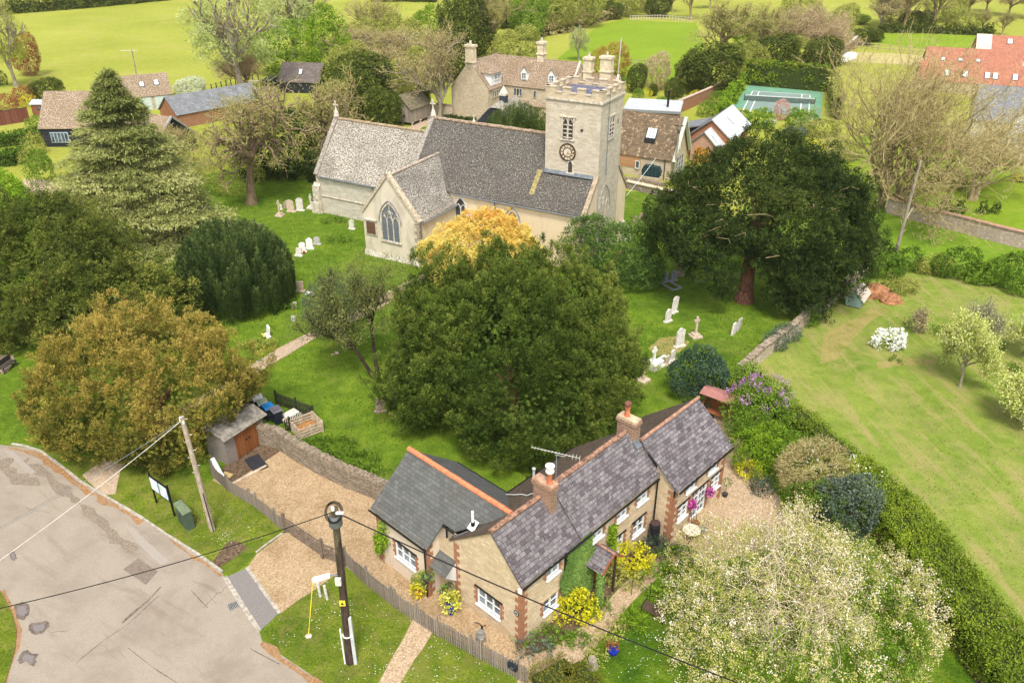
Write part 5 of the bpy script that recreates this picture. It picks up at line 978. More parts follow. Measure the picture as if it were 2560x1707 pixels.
# recolour three copies: own mesh data with their own leaves
def recol(label,mat):
    for o in COL.objects:
        if o.get('label')==label:
            for c in o.children:
                if c.name.startswith('crown'): c.data=c.data.copy(); c.data.materials[0]=mat
recol('rounded orange-brown tree beside the paired manor chimneys',foliage('orange_brown_leaves',[(0,(.22,.13,.02)),(.5,(.40,.26,.05)),(1,(.52,.40,.1))],.3))
recol('copper-leaved tree beside the white-trunked birch',F_copper); recol('white blossoming pear beside the stone garage',foliage('pear_blossom',[(0,(.35,.42,.2)),(.5,(.62,.66,.45)),(1,(.8,.8,.68))],.3))
recol('small pale pinkish tree in the walled garden',F_pink); recol('birch with a slanting white trunk and hanging yellow-green leaves at the left edge',foliage('birch_leaves',[(0,(.25,.3,.04)),(.5,(.4,.45,.07)),(1,(.55,.58,.14))],.4))
# ---------------- hedges ----------------
def hedge(name,label,pts,w,h,mat,dens=26,leaf=(.06,.1),jit=.08,wob=.06,cat='hedge',rag=0,lv=2):
    """clipped hedge along ground polyline (world xy): leafy shell over a solid inner body"""
    t=thing(name,label,cat,pts[0]); rng=np.random.default_rng(len(pts)*7+int(h*10)); o=np.array([pts[0][0],pts[0][1],0]); C=[];N=[]; m=MB()
    for a_,b_ in zip(pts[:-1],pts[1:]):
        a_=np.array([*a_,0])-o;b_=np.array([*b_,0])-o; L=np.linalg.norm(b_-a_); d=(b_-a_)/L; s=np.array([-d[1],d[0],0]); 
        for (cnt,f) in ((int(L*w*dens),0),(int(L*h*dens),1),(int(L*h*dens),-1)):
            u=rng.random(cnt)*L; v=rng.random(cnt); base=a_+d*u[:,None]
            if f==0: p=base+s*((v-.5)*w)[:,None]+np.array([0,0,h]); nn=np.tile([0,0,1.],(cnt,1))
            else: p=base+s*(f*w/2)+np.array([0,0,1])*(v*h)[:,None]; nn=np.tile(s*f,(cnt,1))
            C.append(p);N.append(nn)
        for f in (0,1):
            p=(a_ if f==0 else b_); cnt=int(w*h*dens); p=p+s*((rng.random(cnt)-.5)*w)[:,None]+np.array([0,0,1])*(rng.random(cnt)*h)[:,None]; C.append(p); N.append(np.tile(d*(1 if f else -1),(cnt,1)))
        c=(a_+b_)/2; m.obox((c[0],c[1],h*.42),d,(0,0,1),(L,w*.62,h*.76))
    C=np.concatenate(C);N=np.concatenate(N); wv=Waves(rng,1.1); C=C+N*(wob*wv(C)-jit*rng.random(len(C)))[:,None]+rng.normal(size=C.shape)*.05
    if rag: C[:,2]+=rag*np.abs(rng.normal(size=len(C)))*(N[:,2]>.5)
    n=lv*4; M=len(C); CC=C[:,None]-N[:,None]*(.16*rng.random((M,n,1)))+rng.normal(size=(M,n,3))*.08; D=unit(rng.normal(size=(M,n,3))+N[:,None]*.6+np.array([0,0,.3])); NN=unit(N[:,None]+rng.normal(size=(M,n,3))*.5); s=.7+.6*rng.random(M*n)
    Q=quads(CC.reshape(-1,3),D.reshape(-1,3),NN.reshape(-1,3),leaf[0]*s,leaf[1]*s); T=(.5+.35*(rng.random(M)-.5)+.15*wv(C))[:,None]+.4*(rng.random((M,n))-.5)
    qmesh('foliage',Q,T.reshape(-1),mat,t); m.build('shade_filler',plain('hedge_inner_shade',(.04,.055,.012),.95,0,.3,6),t); return t  # dark filler box; the hedge's inner shade is put into its colour
def PP(*l): return [P(*p) for p in l]
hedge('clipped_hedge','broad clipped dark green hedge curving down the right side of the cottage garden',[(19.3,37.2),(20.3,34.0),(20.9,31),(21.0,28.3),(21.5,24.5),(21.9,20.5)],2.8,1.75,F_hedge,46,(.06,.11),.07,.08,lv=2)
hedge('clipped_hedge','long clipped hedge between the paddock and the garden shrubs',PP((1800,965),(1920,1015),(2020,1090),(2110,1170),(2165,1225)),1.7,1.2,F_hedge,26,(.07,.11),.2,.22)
hedge('clipped_hedge','short lime green hedge below the tumbledown end of the paddock wall',PP((1770,985),(1890,955)),1.4,1.3,F_green,26,(.07,.11),.14,.12)
hedge('clipped_hedge','small domed hedge in the bottom foreground next to the mailbox fence',PP((1345,1735),(1425,1690),(1470,1745)),1.5,.9,foliage('brown_tipped_hedge',[(0,(.06,.07,.01)),(.5,(.16,.17,.02)),(1,(.30,.24,.07))],.25),40,(.05,.08),.14,.15)
hedge('tennis_hedge','tall trimmed hedge along the far end of the tennis court',PP((1862,212),(2064,230)),1.2,4.4,F_hedge,5,(.2,.3),.3,.2)
hedge('tennis_hedge','yellow-green hedge running down the right side of the tennis court',PP((2078,228),(2085,262),(2090,300)),1.2,3.6,F_olive,5,(.2,.3),.3,.2)
hedge('tennis_hedge','loose green hedge down the left side of the tennis court',PP((1850,225),(1815,275),(1800,310)),1.4,2.8,F_bright,5,(.2,.3),.3,.3)
hedge('box_hedge','upper of two clipped box hedges at the left edge',PP((-30,368),(60,360),(108,352)),2.4,1.7,F_box,12,(.12,.18),.1,.1)
hedge('box_hedge','lower of two clipped box hedges at the left edge',PP((-30,418),(40,410),(78,400)),2.4,1.8,F_box,12,(.12,.18),.1,.1)
hedge('field_hedge','long dark ragged hedge along the top edge of the far left field',PP((-40,42),(40,34),(200,22),(330,10),(430,0)),2.6,3.0,F_yewo,3,(.35,.5),.5,.5,rag=.6)
hedge('field_hedge','brown thorn hedge along the left side of the green meadow',PP((1330,95),(1420,80),(1500,54),(1545,48)),2.2,2.2,F_tan,3,(.3,.45),.5,.4,rag=.5)
hedge('field_hedge','dark hedge behind the paddock of the red-roofed barns',PP((2195,82),(2330,84),(2480,90)),1.8,1.6,F_yewo,4,(.3,.45),.4,.4,rag=.4)
hedge('field_hedge','low hedge crossing the field at the picture top above the brown wood',PP((930,6),(1010,4),(1090,6)),3,3,F_yewo,3,(.35,.5),.5,.5,rag=.5)
hedge('box_hedge','low dark clipped hedge in front of the manor gable',PP((1112,302),(1155,308),(1190,312)),1.0,.9,F_ryew,14,(.12,.16),.1,.05)
hedge('box_hedge','yellow-green clipped hedge beside the bay of the slate-roofed house',PP((2530,452),(2600,462)),1.2,.8,F_yellow,14,(.12,.16),.1,.05)
# ---------------- background buildings ----------------
M_mroof=tiles('manor_stone_roof',(.24,.17,.11),(.40,.29,.19),(.12,.08,.05),.3,.2,(.55,.46,.36),.7,6,mort=.02,stain=(.2,.13,.08))
M_mwall=rubble('manor_stone',(.50,.41,.29),(.66,.55,.41),(.58,.49,.37),.4,.18,(.40,.32,.22),.5)
M_red=tiles('red_tile',(.42,.16,.10),(.56,.25,.16),(.25,.1,.07),.25,.2,(.5,.36,.28),.3,5,mort=.01)
M_blackboard=planks('black_boards',(.025,.028,.035),(.05,.052,.06),(.005,.005,.005),.22,True); M_zinc=plain('pale_zinc',(.50,.52,.54),.4,.1,.08,1); M_timber=planks('larch_cladding',(.42,.22,.11),(.56,.33,.18),(.1,.05,.03),.16,True)
M_cream2=render_wall('pale_render',(.66,.58,.49),(.5,.43,.35),.4); M_greyroof=tiles('grey_barn_slate',(.22,.23,.25),(.32,.33,.35),(.1,.1,.1),.4,.25,None,0,mort=.012); M_rooflight=plain('rooflight',(.62,.68,.72),.15,0,.08)
M_oldwood=planks('weathered_boards',(.28,.23,.19),(.42,.36,.30),(.08,.06,.05),.2)
def house(name,label,loc,rot,x0,x1,y0,y1,ze,zr,wall,roofm,yr=None,cat='building',ov=.2,gl=None,ridgem=None,hipl=0,hipr=0,split=False):
    """gabled block, ridge along local x"""
    t=thing(name,label,cat,loc,rot) if isinstance(name,str) else name; yr=(y0+y1)/2 if yr is None else yr
    m=MB(); m.add([(x0,y0,0),(x1,y0,0),(x1,y1,0),(x0,y1,0),(x0,y0,ze),(x1,y0,ze),(x1,y1,ze),(x0,y1,ze),(x0+hipl*.0,yr,zr if not hipl else ze),(x1,yr,zr if not hipr else ze)],[(0,1,5,4),(2,3,7,6),(1,2,6,9,5),(3,0,4,8,7)]); m.build('wall',wall,t)
    s0=(zr-ze)/(yr-y0);s1=(zr-ze)/(y1-yr); a=x0-ov;b=x1+ov; m=MB(); ya=y0-ov;yb=y1+ov;za=ze-ov*s0;zb=ze-ov*s1
    m.slab([(a,ya,za),(b,ya,za),(b-hipr,yr,zr),(a+hipl,yr,zr)],.12); m.slab([(b,yb,zb),(a,yb,zb),(a+hipl,yr+.01,zr),(b-hipr,yr+.01,zr)],.12)
    if hipl: m.slab([(a,ya,za),(a,yb,zb),(a+hipl,yr,zr)],.12)
    if hipr: m.slab([(b,ya,za),(b,yb,zb),(b-hipr,yr,zr)],.12)
    m.build('roof',roofm,t)
    if ridgem: ridge(t,(a+hipl,yr,zr+.03),(b-hipr,yr,zr+.03),ridgem,.1,.5)
    return t
def rl(T,y0,ze,yr,zr,x,f0,f1,w,nb=1,mat=None):   # rooflight on the front slope
    def pt(f): return y0+(yr-y0)*f,ze+(zr-ze)*f
    (ya,za),(yb,zb)=pt(f0),pt(f1); m=MB(); m.slab([(x-.07,ya-.06,za+.06),(x+w+.07,ya-.06,za+.06),(x+w+.07,yb+.02,zb+.10),(x-.07,yb+.02,zb+.10)],.1); f=m.build('rooflight',M_black,T)
    m=MB()
    for i in range(nb): xa=x+w*i/nb+.03;xb=x+w*(i+1)/nb-.03; m.slab([(xa,ya,za+.115),(xb,ya,za+.115),(xb,yb,zb+.135),(xa,yb,zb+.135)],.03)
    m.build('pane',mat or M_rooflight,f)
def swin(T,o,D,a,z,w,h,n,mat=None): win(T,o,D,a,z,w,h,n,1,1,fm=mat or M_dress,dep=-.06,gm=M_glass,sill=False)
RB=R(-29)
# manor
MO=P(1132,293); t=MAN=thing('manor_house','large gabled stone manor with tall chimneys and white dormers behind the church','house',MO,RB)
m=MB(); m.add([(0,0,0),(6.4,0,0),(6.4,0,4.8),(3.2,0,8.6),(0,0,4.8)],[(0,1,2,3,4)]); m.add([(6.4,0,0),(6.4,5,0),(6.4,5,4.8),(6.4,0,4.8)],[(0,1,2,3)]); m.add([(0,0,0),(0,11,0),(0,11,4.8),(0,0,4.8)],[(0,3,2,1)]); m.add([(6.4,5,0),(17.6,5,0),(17.6,5,4.8),(6.4,5,4.8)],[(0,1,2,3)]); m.add([(17.6,5,0),(17.6,11,0),(17.6,11,4.8),(17.6,8,8.3),(17.6,5,4.8)],[(0,1,2,3,4)]); m.add([(0,11,0),(17.6,11,0),(17.6,11,4.8),(0,11,4.8)],[(0,3,2,1)])
m.add([(19.2,1,0),(25.6,1,0),(25.6,1,4.8),(19.2,1,4.8)],[(0,1,2,3)]); m.add([(25.6,1,0),(25.6,6,0),(25.6,6,4.8),(25.6,3.5,7.9),(25.6,1,4.8)],[(0,1,2,3,4)]); m.add([(19.2,1,0),(19.2,6,0),(19.2,6,4.8),(19.2,3.5,7.9),(19.2,1,4.8)],[(0,4,3,2,1)]); m.build('wall',M_mwall,t)
m=MB(); m.slab([(3.2,.15,8.5),(3.2,8,8.5),(6.6,5,4.6),(6.6,.15,4.6)],.14); m.slab([(3.2,.15,8.5),(3.2,9,8.5),(-.2,9,4.6),(-.2,.15,4.6)],.14); m.slab([(3.2,4.8,4.6),(17.4,4.8,4.6),(17.4,8,8.4),(3.2,8,8.4)],.14); m.slab([(-.2,11.2,4.6),(17.4,11.2,4.6),(17.4,8.02,8.4),(3.0,8.02,8.4)],.14)
m.slab([(19.4,.8,4.6),(25.4,.8,4.6),(25.4,3.5,7.95),(19.4,3.5,7.95)],.14); m.slab([(19.4,6.2,4.6),(25.4,6.2,4.6),(25.4,3.52,7.95),(19.4,3.52,7.95)],.14); m.build('roof',M_mroof,t)
m=MB()
for x,(ya,yb,yc),zz in ((17.4,(4.8,8,11.2),8.55),(25.4,(.8,3.5,6.2),8.1)):
    m.slab([(x,ya,4.75),(x+.3,ya,4.75),(x+.3,yb,zz),(x,yb,zz)],.2); m.slab([(x,yc,4.75),(x+.3,yc,4.75),(x+.3,yb,zz),(x,yb,zz)],.2)
m.build('gable_coping',M_dress,t)
def stack(x0,y0,x1,y1,z0,z1): 
    m=MB(); m.box(x0,y0,z0,x1,y1,z1-.3); m.box(x0-.12,y0-.12,z0+1.1,x1+.12,y1+.12,z0+1.25); m.box(x0-.14,y0-.14,z1-.3,x1+.14,y1+.14,z1); c=m.build('chimney',plain('chimney_stone',(.62,.52,.38),.85,0,.2,2),t)
    m=MB(); m.lathe([(.2,0),(.16,.5),(.2,.55)],((x0+x1)/2,(y0+y1)/2,z1),8); m.build('chimney_pot',M_dress,c)
stack(2.55,.0,3.95,.9,7.2,10.8); stack(10.6,7.5,11.6,8.6,7.9,10.8); stack(20.5,2.6,21.7,3.7,7.0,10.1); stack(22.9,2.9,24.5,4.0,7.2,10.4)
for x in (9.0,13.6):    # dormers
    m=MB(); m.add([(x,5.4,5.5),(x+1.15,5.4,5.5),(x+1.15,5.4,6.7),(x+.57,5.4,7.5),(x,5.4,6.7)],[(0,1,2,3,4)]); m.add([(x,5.4,5.5),(x,5.4,6.7),(x,6.6,6.7)],[(0,1,2)]); m.add([(x+1.15,5.4,5.5),(x+1.15,5.4,6.7),(x+1.15,6.6,6.7)],[(0,2,1)]); d=m.build('dormer',M_white,t)
    m=MB(); m.slab([(x-.1,5.25,6.65),(x+.57,5.25,7.6),(x+.57,7.4,7.6),(x-.1,6.6,6.65)],.06); m.slab([(x+1.25,5.25,6.65),(x+.57,5.25,7.6),(x+.57,7.4,7.6),(x+1.25,6.6,6.65)],.06); m.build('dormer_roof',M_mroof,d); win(d,(x,5.4),X,.2,5.75,.75,.85,2,2,dep=-.08,sill=False)
# big side dormer on the wing
m=MB(); m.add([(6.2,1.2,4.9),(6.2,4.3,4.9),(6.2,4.3,6.9),(6.2,1.2,6.9)],[(0,1,2,3)]); m.add([(6.2,1.2,4.9),(6.2,1.2,6.9),(4.4,1.2,6.9)],[(0,1,2)]); d=m.build('dormer',M_white,t); m=MB(); m.slab([(6.5,.9,6.8),(6.5,4.6,6.8),(3.3,3.2,8.6),(3.3,2.4,8.6)],.08); m.slab([(6.5,.9,6.8),(3.2,.9,6.9),(3.2,2.4,8.6)],.08); m.build('dormer_roof',M_mroof,d); swin(d,(6.2,1.2),Y,.9,5.7,1.9,.85,4,M_white)
swin(t,(6.4,0),Y,1.2,3.3,2.2,1.0,4); 
for a,w,n in ((8.0,1.5,3),(11.4,.5,1),(13.8,.5,1)): swin(t,(0,5),X,a,3.2,w,1.1,n)
swin(t,(0,5),X,8.0,.9,1.5,1.1,3); cbox(t,'door',10.9,4.9,0,11.7,4.98,2.0,plain('pale_blue_door',(.55,.65,.66)))
pipe(t,[(.05,-.06,4.6),(.05,-.06,0)],.06,M_iron); pipe(t,[(6.45,4.9,4.6),(6.45,4.9,0)],.06,M_iron)
# black-gabled carriage house with cupola
x,y=P(1232,262,4.6)
t=thing('carriage_house','low stone-roofed outbuilding with black boarded gable and small cupola beyond the nave','outbuilding',(x,y,0),RB)
m=MB(); m.box(-2.6,0,0,2.6,7.5,1.9); m.build('wall',M_mwall,t)
m=MB(); m.slab([(-.9,.6,4.0),(-2.9,-.3,1.9),(-2.9,7.8,1.9),(0,6.5,4.7),(0,1.6,4.7)],.12); m.slab([(.9,.6,4.0),(2.9,-.3,1.9),(2.9,7.8,1.9),(0,6.5,4.7),(0,1.6,4.7)],.12); m.slab([(-.9,.6,4.0),(.9,.6,4.0),(0,1.6,4.75)],.1); m.slab([(-2.9,7.8,1.9),(2.9,7.8,1.9),(0,6.5,4.7)],.1); m.build('roof',M_lich,t)
m=MB(); m.add([(-2.6,0,1.2),(2.6,0,1.2),(2.6,-.05,1.95),(.95,.35,3.85),(-.95,.35,3.85),(-2.6,-.05,1.95)],[(0,1,2,3,4,5)]); m.build('boarded_gable',M_blackboard,t)
m=MB(); m.box(-.45,2.6,4.3,.45,3.5,5.3); c=m.build('cupola',plain('dark_slate_blue',(.05,.06,.08)),t); m=MB(); m.box(-.5,2.55,5.3,.5,3.55,5.6); m.lathe([(.62,0),(.3,.6),(.05,.95)],(0,3.05,5.6),8); m.build('cupola_roof',plain('cupola_pale',(.6,.55,.45)),c)
house('link_building','brown stone-roofed range seen between the cupola and the tower',(*P(1372,300),0),RB,-4.5,6,-1,4.5,2.2,5.0,M_mwall,M_mroof)
# granary
x,y=P(1003,312)
t=house('granary','small boarded granary on staddle stones with a mossy half-hipped roof',(x,y,.45),R(-29)+R(90)-R(0),0,5,-1.9,1.9,2.1,3.9,M_oldwood,tiles('mossy_tile',(.2,.17,.1),(.33,.29,.2),(.1,.09,.05),.3,.2,None,0),cat='granary',hipr=0)
t.location=(x,y,.45); t.rotation_euler=(0,0,R(61))
for i in range(3):
    for s in (-1.7,0,1.7): m=MB(); m.lathe([(.16,-.5),(.12,-.12),(.3,-.1),(.26,0)],(.4+i*2.1,s,0),8); m.build('staddle_stone',M_dress,t)
m=MB(); m.box(-.06,-.35,1.7,-.01,.1,2.1); m.box(-.06,-.8,.7,-.01,-.5,1.1); m.build('hatch',M_dark,t)
# barn with rooflights
BO=P(1667,452)
t=house('converted_barn','long brown stone-roofed barn with two rooflights, oil tank in front, right of the tower',(*BO,0),RB,-11,.3,0,5.8,2.75,7.0,M_mwall,tiles('brown_stone_roof',(.16,.115,.075),(.26,.19,.125),(.09,.065,.04),.35,.22,(.50,.36,.22),.45,2.2,mort=.015),yr=2.9,cat='barn',gl=1)
rl(t,0,2.75,2.9,7.0,-3.5,.28,.62,1.2,3); rl(t,0,2.75,2.9,7.0,-8.4,.30,.66,1.2,3)
m=MB(); m.box(-9,-.06,1.0,-3.5,0,2.55); m.build('timber_cladding',M_timber,t); swin(t,(0,-.03),X,-4.1,.95,.55,.95,1,M_white)
m=MB(); m.slab([(.5,-.25,2.45),(.9,-.25,2.45),(.9,2.9,7.05),(.5,2.9,7.05)],.18); m.slab([(.5,6.05,2.45),(.9,6.05,2.45),(.9,2.9,7.05),(.5,2.9,7.05)],.18); m.build('verge_board',plain('pale_verge',(.52,.54,.48)),t)
win(t,(.3,0),Y,1.8,3.3,1.0,1.2,2,1,fm=M_white,dep=-.06,sill=False); win(t,(.3,0),Y,.9,.2,3.6,2.2,4,3,fm=M_zinc,dep=-.06,sill=False)
pipe(t,[(-.4,-.3,2.6),(-.4,-.08,2.3),(-.4,-.08,0)],.05)
t=thing('oil_tank','dark green plastic oil tank on a stone plinth in front of the rooflit barn','tank',(*P(1628,448),0),RB)
m=MB(); m.box(-1.2,-.6,0,1.2,.6,.4); m.build('plinth',M_mwall,t); m=MB(); m.prism([(-1.05,-.5,.42),(1.05,-.5,.42),(1.15,-.5,1.1),(.9,-.5,1.65),(-.9,-.5,1.65),(-1.15,-.5,1.1)],(0,1.0,0)); m.build('tank_body',plain('tank_green',(.02,.045,.05),.5),t)
m=MB()
for i in range(4): m.box(-.8+i*.45,-.54,.5,-.62+i*.45,-.5,1.55)
m.box(-.3,-.1,1.65,.1,.3,1.78); m.build('rib',plain('tank_rib',(.03,.06,.065),.5),t)
# flat-roofed building
t=thing('flat_roofed_building','low building with a pale flat metal roof and a black flue behind the barn','building',(*P(1564,268,3),0),R(-14))
m=MB(); m.box(0,0,0,7.6,6.6,2.6); m.build('wall',M_brick,t); m=MB(); m.box(-.3,-.3,2.6,7.9,6.9,2.85); m.build('flat_roof',M_zinc,t); cbox(t,'fascia',-.35,-.36,2.45,7.95,-.3,2.8,M_iron)
m=MB(); m.tube((5.9,2.2,2.85),(5.9,2.2,5.0),.16,n=10); m.lathe([(.22,0),(.22,.1),(.05,.25)],(5.9,2.2,5.0),10); m.build('flue',M_black,t)
# modern house (ridge runs away: build with local x = away)
t=thing('modern_house','brick and timber house with pale slate roofs and orange double doors','house',(*P(1735,405),0),RB)
m=MB(); m.add([(-.6,0,0),(2.9,0,0),(2.9,0,2.3),(1.0,0,4.0),(-.6,0,2.7)],[(0,1,2,3,4)]); m.add([(2.9,0,0),(2.9,2.5,0),(2.9,2.5,2.3),(2.9,0,2.3)],[(0,1,2,3)]); m.build('door_gable',planks('brick_pink_boards',(.5,.3,.22),(.6,.38,.28),(.2,.12,.1),.12,True),t)
m=MB(); m.add([(-1.6,2.5,0),(3.7,2.5,0),(3.7,2.5,2.9),(1.1,2.5,5),(-1.6,2.5,2.9)],[(0,1,2,3,4)]); m.add([(3.7,2.5,0),(3.7,11.5,0),(3.7,11.5,2.9),(3.7,2.5,2.9)],[(0,1,2,3)]); m.add([(3.7,11.5,0),(-1.6,11.5,0),(-1.6,11.5,2.9),(1.1,11.5,5),(3.7,11.5,2.9)],[(0,1,2,3,4)]); m.add([(-1.6,2.5,0),(-1.6,11.5,0),(-1.6,11.5,2.9),(-1.6,2.5,2.9)],[(0,3,2,1)]); m.build('wall',M_brick,t)
cbox(t,'double_door',0,-.08,0,1.9,-.01,1.95,planks('orange_doors',(.65,.27,.04),(.75,.34,.07),(.3,.1,.02),.2))
M_psl=plain('pale_slate_sheet',(.52,.55,.58),.35,.05,.06,1.5)
m=MB(); m.slab([(3.1,-.3,2.1),(1.0,-.3,4.05),(1.0,2.8,4.05),(3.1,2.8,2.1)],.1); m.slab([(4.0,2.2,2.75),(1.1,2.2,5.1),(1.1,11.7,5.1),(4.0,11.7,2.75)],.12); m.build('roof',M_psl,t)
m=MB(); m.slab([(-.9,-.3,2.4),(1.0,-.3,4.05),(1.0,2.8,4.05),(-.9,2.8,2.4)],.1); m.slab([(-1.9,2.2,2.75),(1.1,2.2,5.1),(1.1,11.7,5.1),(-1.9,11.7,2.75)],.12); m.slab([(-5.5,4.5,2.3),(-1.0,4.5,3.6),(-1.0,9.5,3.6),(-5.5,9.5,2.3)],.12); m.build('dark_roof',M_greyroof,t)
m=MB(); m.slab([(2.6,.6,2.72),(1.6,.6,3.65),(1.6,1.1,3.65),(2.6,1.1,2.72)],.05); m.build('rooflight',M_rooflight,t); m=MB(); m.slab([(2.9,6.6,3.80),(1.8,6.6,4.70),(1.8,7.2,4.70),(2.9,7.2,3.80)],.05); m.build('rooflight',M_rooflight,t)
m=MB(); m.box(-5.4,4.6,0,-1.6,9.4,2.3); m.build('link_wall',M_brick,t)
m=MB()
for yy in (4,8): m.tube((3.78,yy,2.7),(3.78,yy,0),.05,n=6)
m.build('downpipe',M_black,t); cbox(t,'white_panel',3.7,5.2,.1,3.76,7.4,2.4,M_white)
# right: red-roofed barns
t=house('red_roofed_barn','long red-tiled barn with a row of rooflights, nearest of the red roofs',(*P(2300,165,3.6),0),R(-22),0,24,-3.2,3.2,2.0,4.6,M_mwall,M_red,cat='barn'); 
for i,x in enumerate((4.0,6.8,10.2,11.4,14.4,18.2)): rl(t,-3.2,2.0,0,4.6,x,.22,.52,.8)
t=house('red_roofed_barn','low red-tiled barn behind the row of rooflights with three tiny roof windows',(*P(2320,116,4.6),0),R(-20),0,16,-3,3,2.2,4.6,M_mwall,M_red,cat='barn')
for x in (2.5,5.5,8.5): rl(t,-3,2.2,0,4.6,x,.15,.3,.7)
x,y=P(2480,92,6.5)
t=house('tall_barn','tall barn with pale boarded gable and red roof at the top right',(x,y,0),R(-20),0,16,-4,4,3.4,6.8,M_cream2,M_red,cat='barn'); rl(t,-4,3.4,0,6.8,2.6,.62,.82,.9); rl(t,-4,3.4,0,6.8,5.8,.5,.82,1.1)
m=MB(); m.slab([(-2.6,-4.4,3.2),(0,-4.4,3.2),(0,0,6.9),(-2.6,0,6.9)],.2); m.slab([(-2.6,4.4,3.2),(0,4.4,3.2),(0,0,6.9),(-2.6,0,6.9)],.2); m.build('pale_roof',plain('pale_boards',(.62,.48,.40),.8,0,.12),t)
m=MB(); m.add([(-2.2,-4,0),(-2.2,4,0),(-2.2,4,3.4),(-2.2,0,6.7),(-2.2,-4,3.4)],[(0,4,3,2,1)]); m.build('boarded_gable',plain('pale_boards2',(.62,.48,.40),.8,0,.12),t)
m=MB(); m.box(-2.3,-1.4,4.0,-2.2,-1.15,5.6); m.box(-2.3,.6,4.0,-2.2,.85,5.6); m.build('slit_window',M_black,t)
# right: slate-roofed house
x,y=P(2500,260,5)
t=house('slate_roofed_house','grey slate-roofed stone house with white-painted gable at the right frame edge',(x,y,0),R(-25),-3,14,-4.5,4.5,3.6,7.4,M_cream2,M_greyroof,cat='house')
m=MB(); m.add([(1,-4.6,3.4),(7,-4.6,3.4),(4,-4.6,6.6)],[(0,1,2)]); m.add([(1,-4.6,0),(7,-4.6,0),(7,-4.6,3.4),(1,-4.6,3.4)],[(0,1,2,3)]); m.build('gable',plain('white_gable',(.7,.7,.7),.7,0,.15,1),t); m=MB(); m.slab([(.7,-4.9,3.2),(4,-4.9,6.75),(4,-.8,6.75),(.7,-4,3.2)],.1); m.slab([(7.3,-4.9,3.2),(4,-4.9,6.75),(4,-.8,6.75),(7.3,-4,3.2)],.1); m.build('gable_roof',M_greyroof,t)
x,y=P(2545,412)
t=thing('garden_room','pillared garden room with hipped grey roof at the right frame edge','building',(x,y,0),R(-25))
m=MB()
for a in (0,1.5,3.0,4.5): m.box(a-.14,-.14,0,a+.14,.14,2.5)
m.box(-.2,-.2,2.5,4.7,4.5,2.7); m.build('pillar',M_cream2,t); m=MB(); m.box(.1,.02,.1,4.4,.08,2.5); m.build('glazing',M_glass,t); m=MB(); m.slab([(-.5,-.5,2.7),(5,-.5,2.7),(3.4,2.2,4.3),(1.2,2.2,4.3)],.1); m.slab([(-.5,-.5,2.7),(-.5,4.9,2.7),(1.2,2.2,4.3)],.1); m.slab([(5,-.5,2.7),(5,4.9,2.7),(3.4,2.2,4.3)],.1); m.build('roof',M_greyroof,t)
# left: garage, slate roof, dark barns
t=house('stone_garage','stone garage with mossy roof and pale blue doors beside the big field',(*P(332,262),0),R(28),-.5,6.3,0,6,2.3,5.0,M_mwall,M_mroof,cat='garage',hipr=0); t.location=(*P(330,280),0)
rl(t,0,2.3,3,5.0,2.0,.4,.6,.7); rl(t,0,2.3,3,5.0,4.2,.42,.64,.7); 
for x in (1.0,3.7): cbox(t,'garage_door',x,-.08,0,x+2.2,-.01,2.0,plain('pale_blue_paint',(.50,.58,.56),.6,0,.06))
t=house('slate_outbuilding','long low outbuilding with plain grey slate roof left of the pollard',(*P(450,322),0),R(47),0,14,0,5.5,2.1,4.2,M_brick,M_greyroof,cat='outbuilding')
t=house('dark_barn','black-boarded barn with brown tiled roof to the left behind the cedar',(*P(112,368),0),R(2),0,11,0,8,2.7,6.6,M_blackboard,M_mroof,cat='barn',hipl=0)
m=MB(); m.box(1.2,-.1,.6,3.6,-.02,2.0); w=m.build('window',plain('blue_grey_frame',(.35,.42,.48)),t); m=MB(); 
for i in range(5): m.box(1.28+i*.46,-.13,.7,1.62+i*.46,-.1,1.9)
m.build('pane',M_glass,w)
x,y=P(428,300,4.6)
t=house('dark_barn','black-boarded barn whose gable end shows between the cedar and the pollard',(x,y,0),R(-28),-15,0,-3.4,3.4,2.2,5.0,M_blackboard,M_mroof,cat='barn')
m=MB(); m.slab([(.0,-3.7,2.0),(.3,-3.7,2.0),(.3,0,5.15),(0,0,5.15)],.2); m.slab([(.0,3.7,2.0),(.3,3.7,2.0),(.3,0,5.15),(0,0,5.15)],.2); m.build('bargeboard',plain('grey_barge',(.3,.3,.3)),t)
t=house('garden_shed','small brown wooden shed with a flat grey roof at the left',(*P(84,291),0),R(2),0,3.4,0,2.4,1.9,2.3,planks('shed_brown',(.22,.09,.05),(.3,.13,.07),(.05,.02,.02),.2),plain('felt',(.42,.46,.48)),cat='shed'); cbox(t,'window',.9,-.05,.9,1.5,-.01,1.4,M_glass); cbox(t,'window',2.1,-.05,.9,2.7,-.01,1.4,M_glass)
t=house('timber_shed','grey-brown shingle-roofed open shed at the edge of the field between the willows and yew',(*P(700,232),0),R(-8),0,7.2,0,6,2.0,4.6,M_blackboard,tiles('old_shingle',(.16,.13,.12),(.26,.22,.21),(.07,.06,.05),.3,.16,None,0),cat='shed'); rl(t,0,2.0,3,4.6,3.3,.35,.6,.6)
m=MB(); m.box(-.6,-.4,0,3.6,.9,.0); 
t=thing('parked_car','dark car just showing behind the left end of the shingle-roofed shed','car',(*P(684,214),0),R(-10))
m=MB(); m.prism([(-1.9,-.8,.3),(1.9,-.8,.3),(1.95,-.8,.8),(1.0,-.8,.95),(.5,-.8,1.4),(-1.2,-.8,1.4),(-1.8,-.8,.95)],(0,1.6,0)); m.build('body',plain('car_dark',(.03,.035,.04),.25),t); 
m=MB(); m.prism([(.4,-.82,1.32),(.85,-.82,.97),(-1.6,-.82,.97),(-1.1,-.82,1.32)],(0,1.64,0)); m.build('window',M_glass,t)
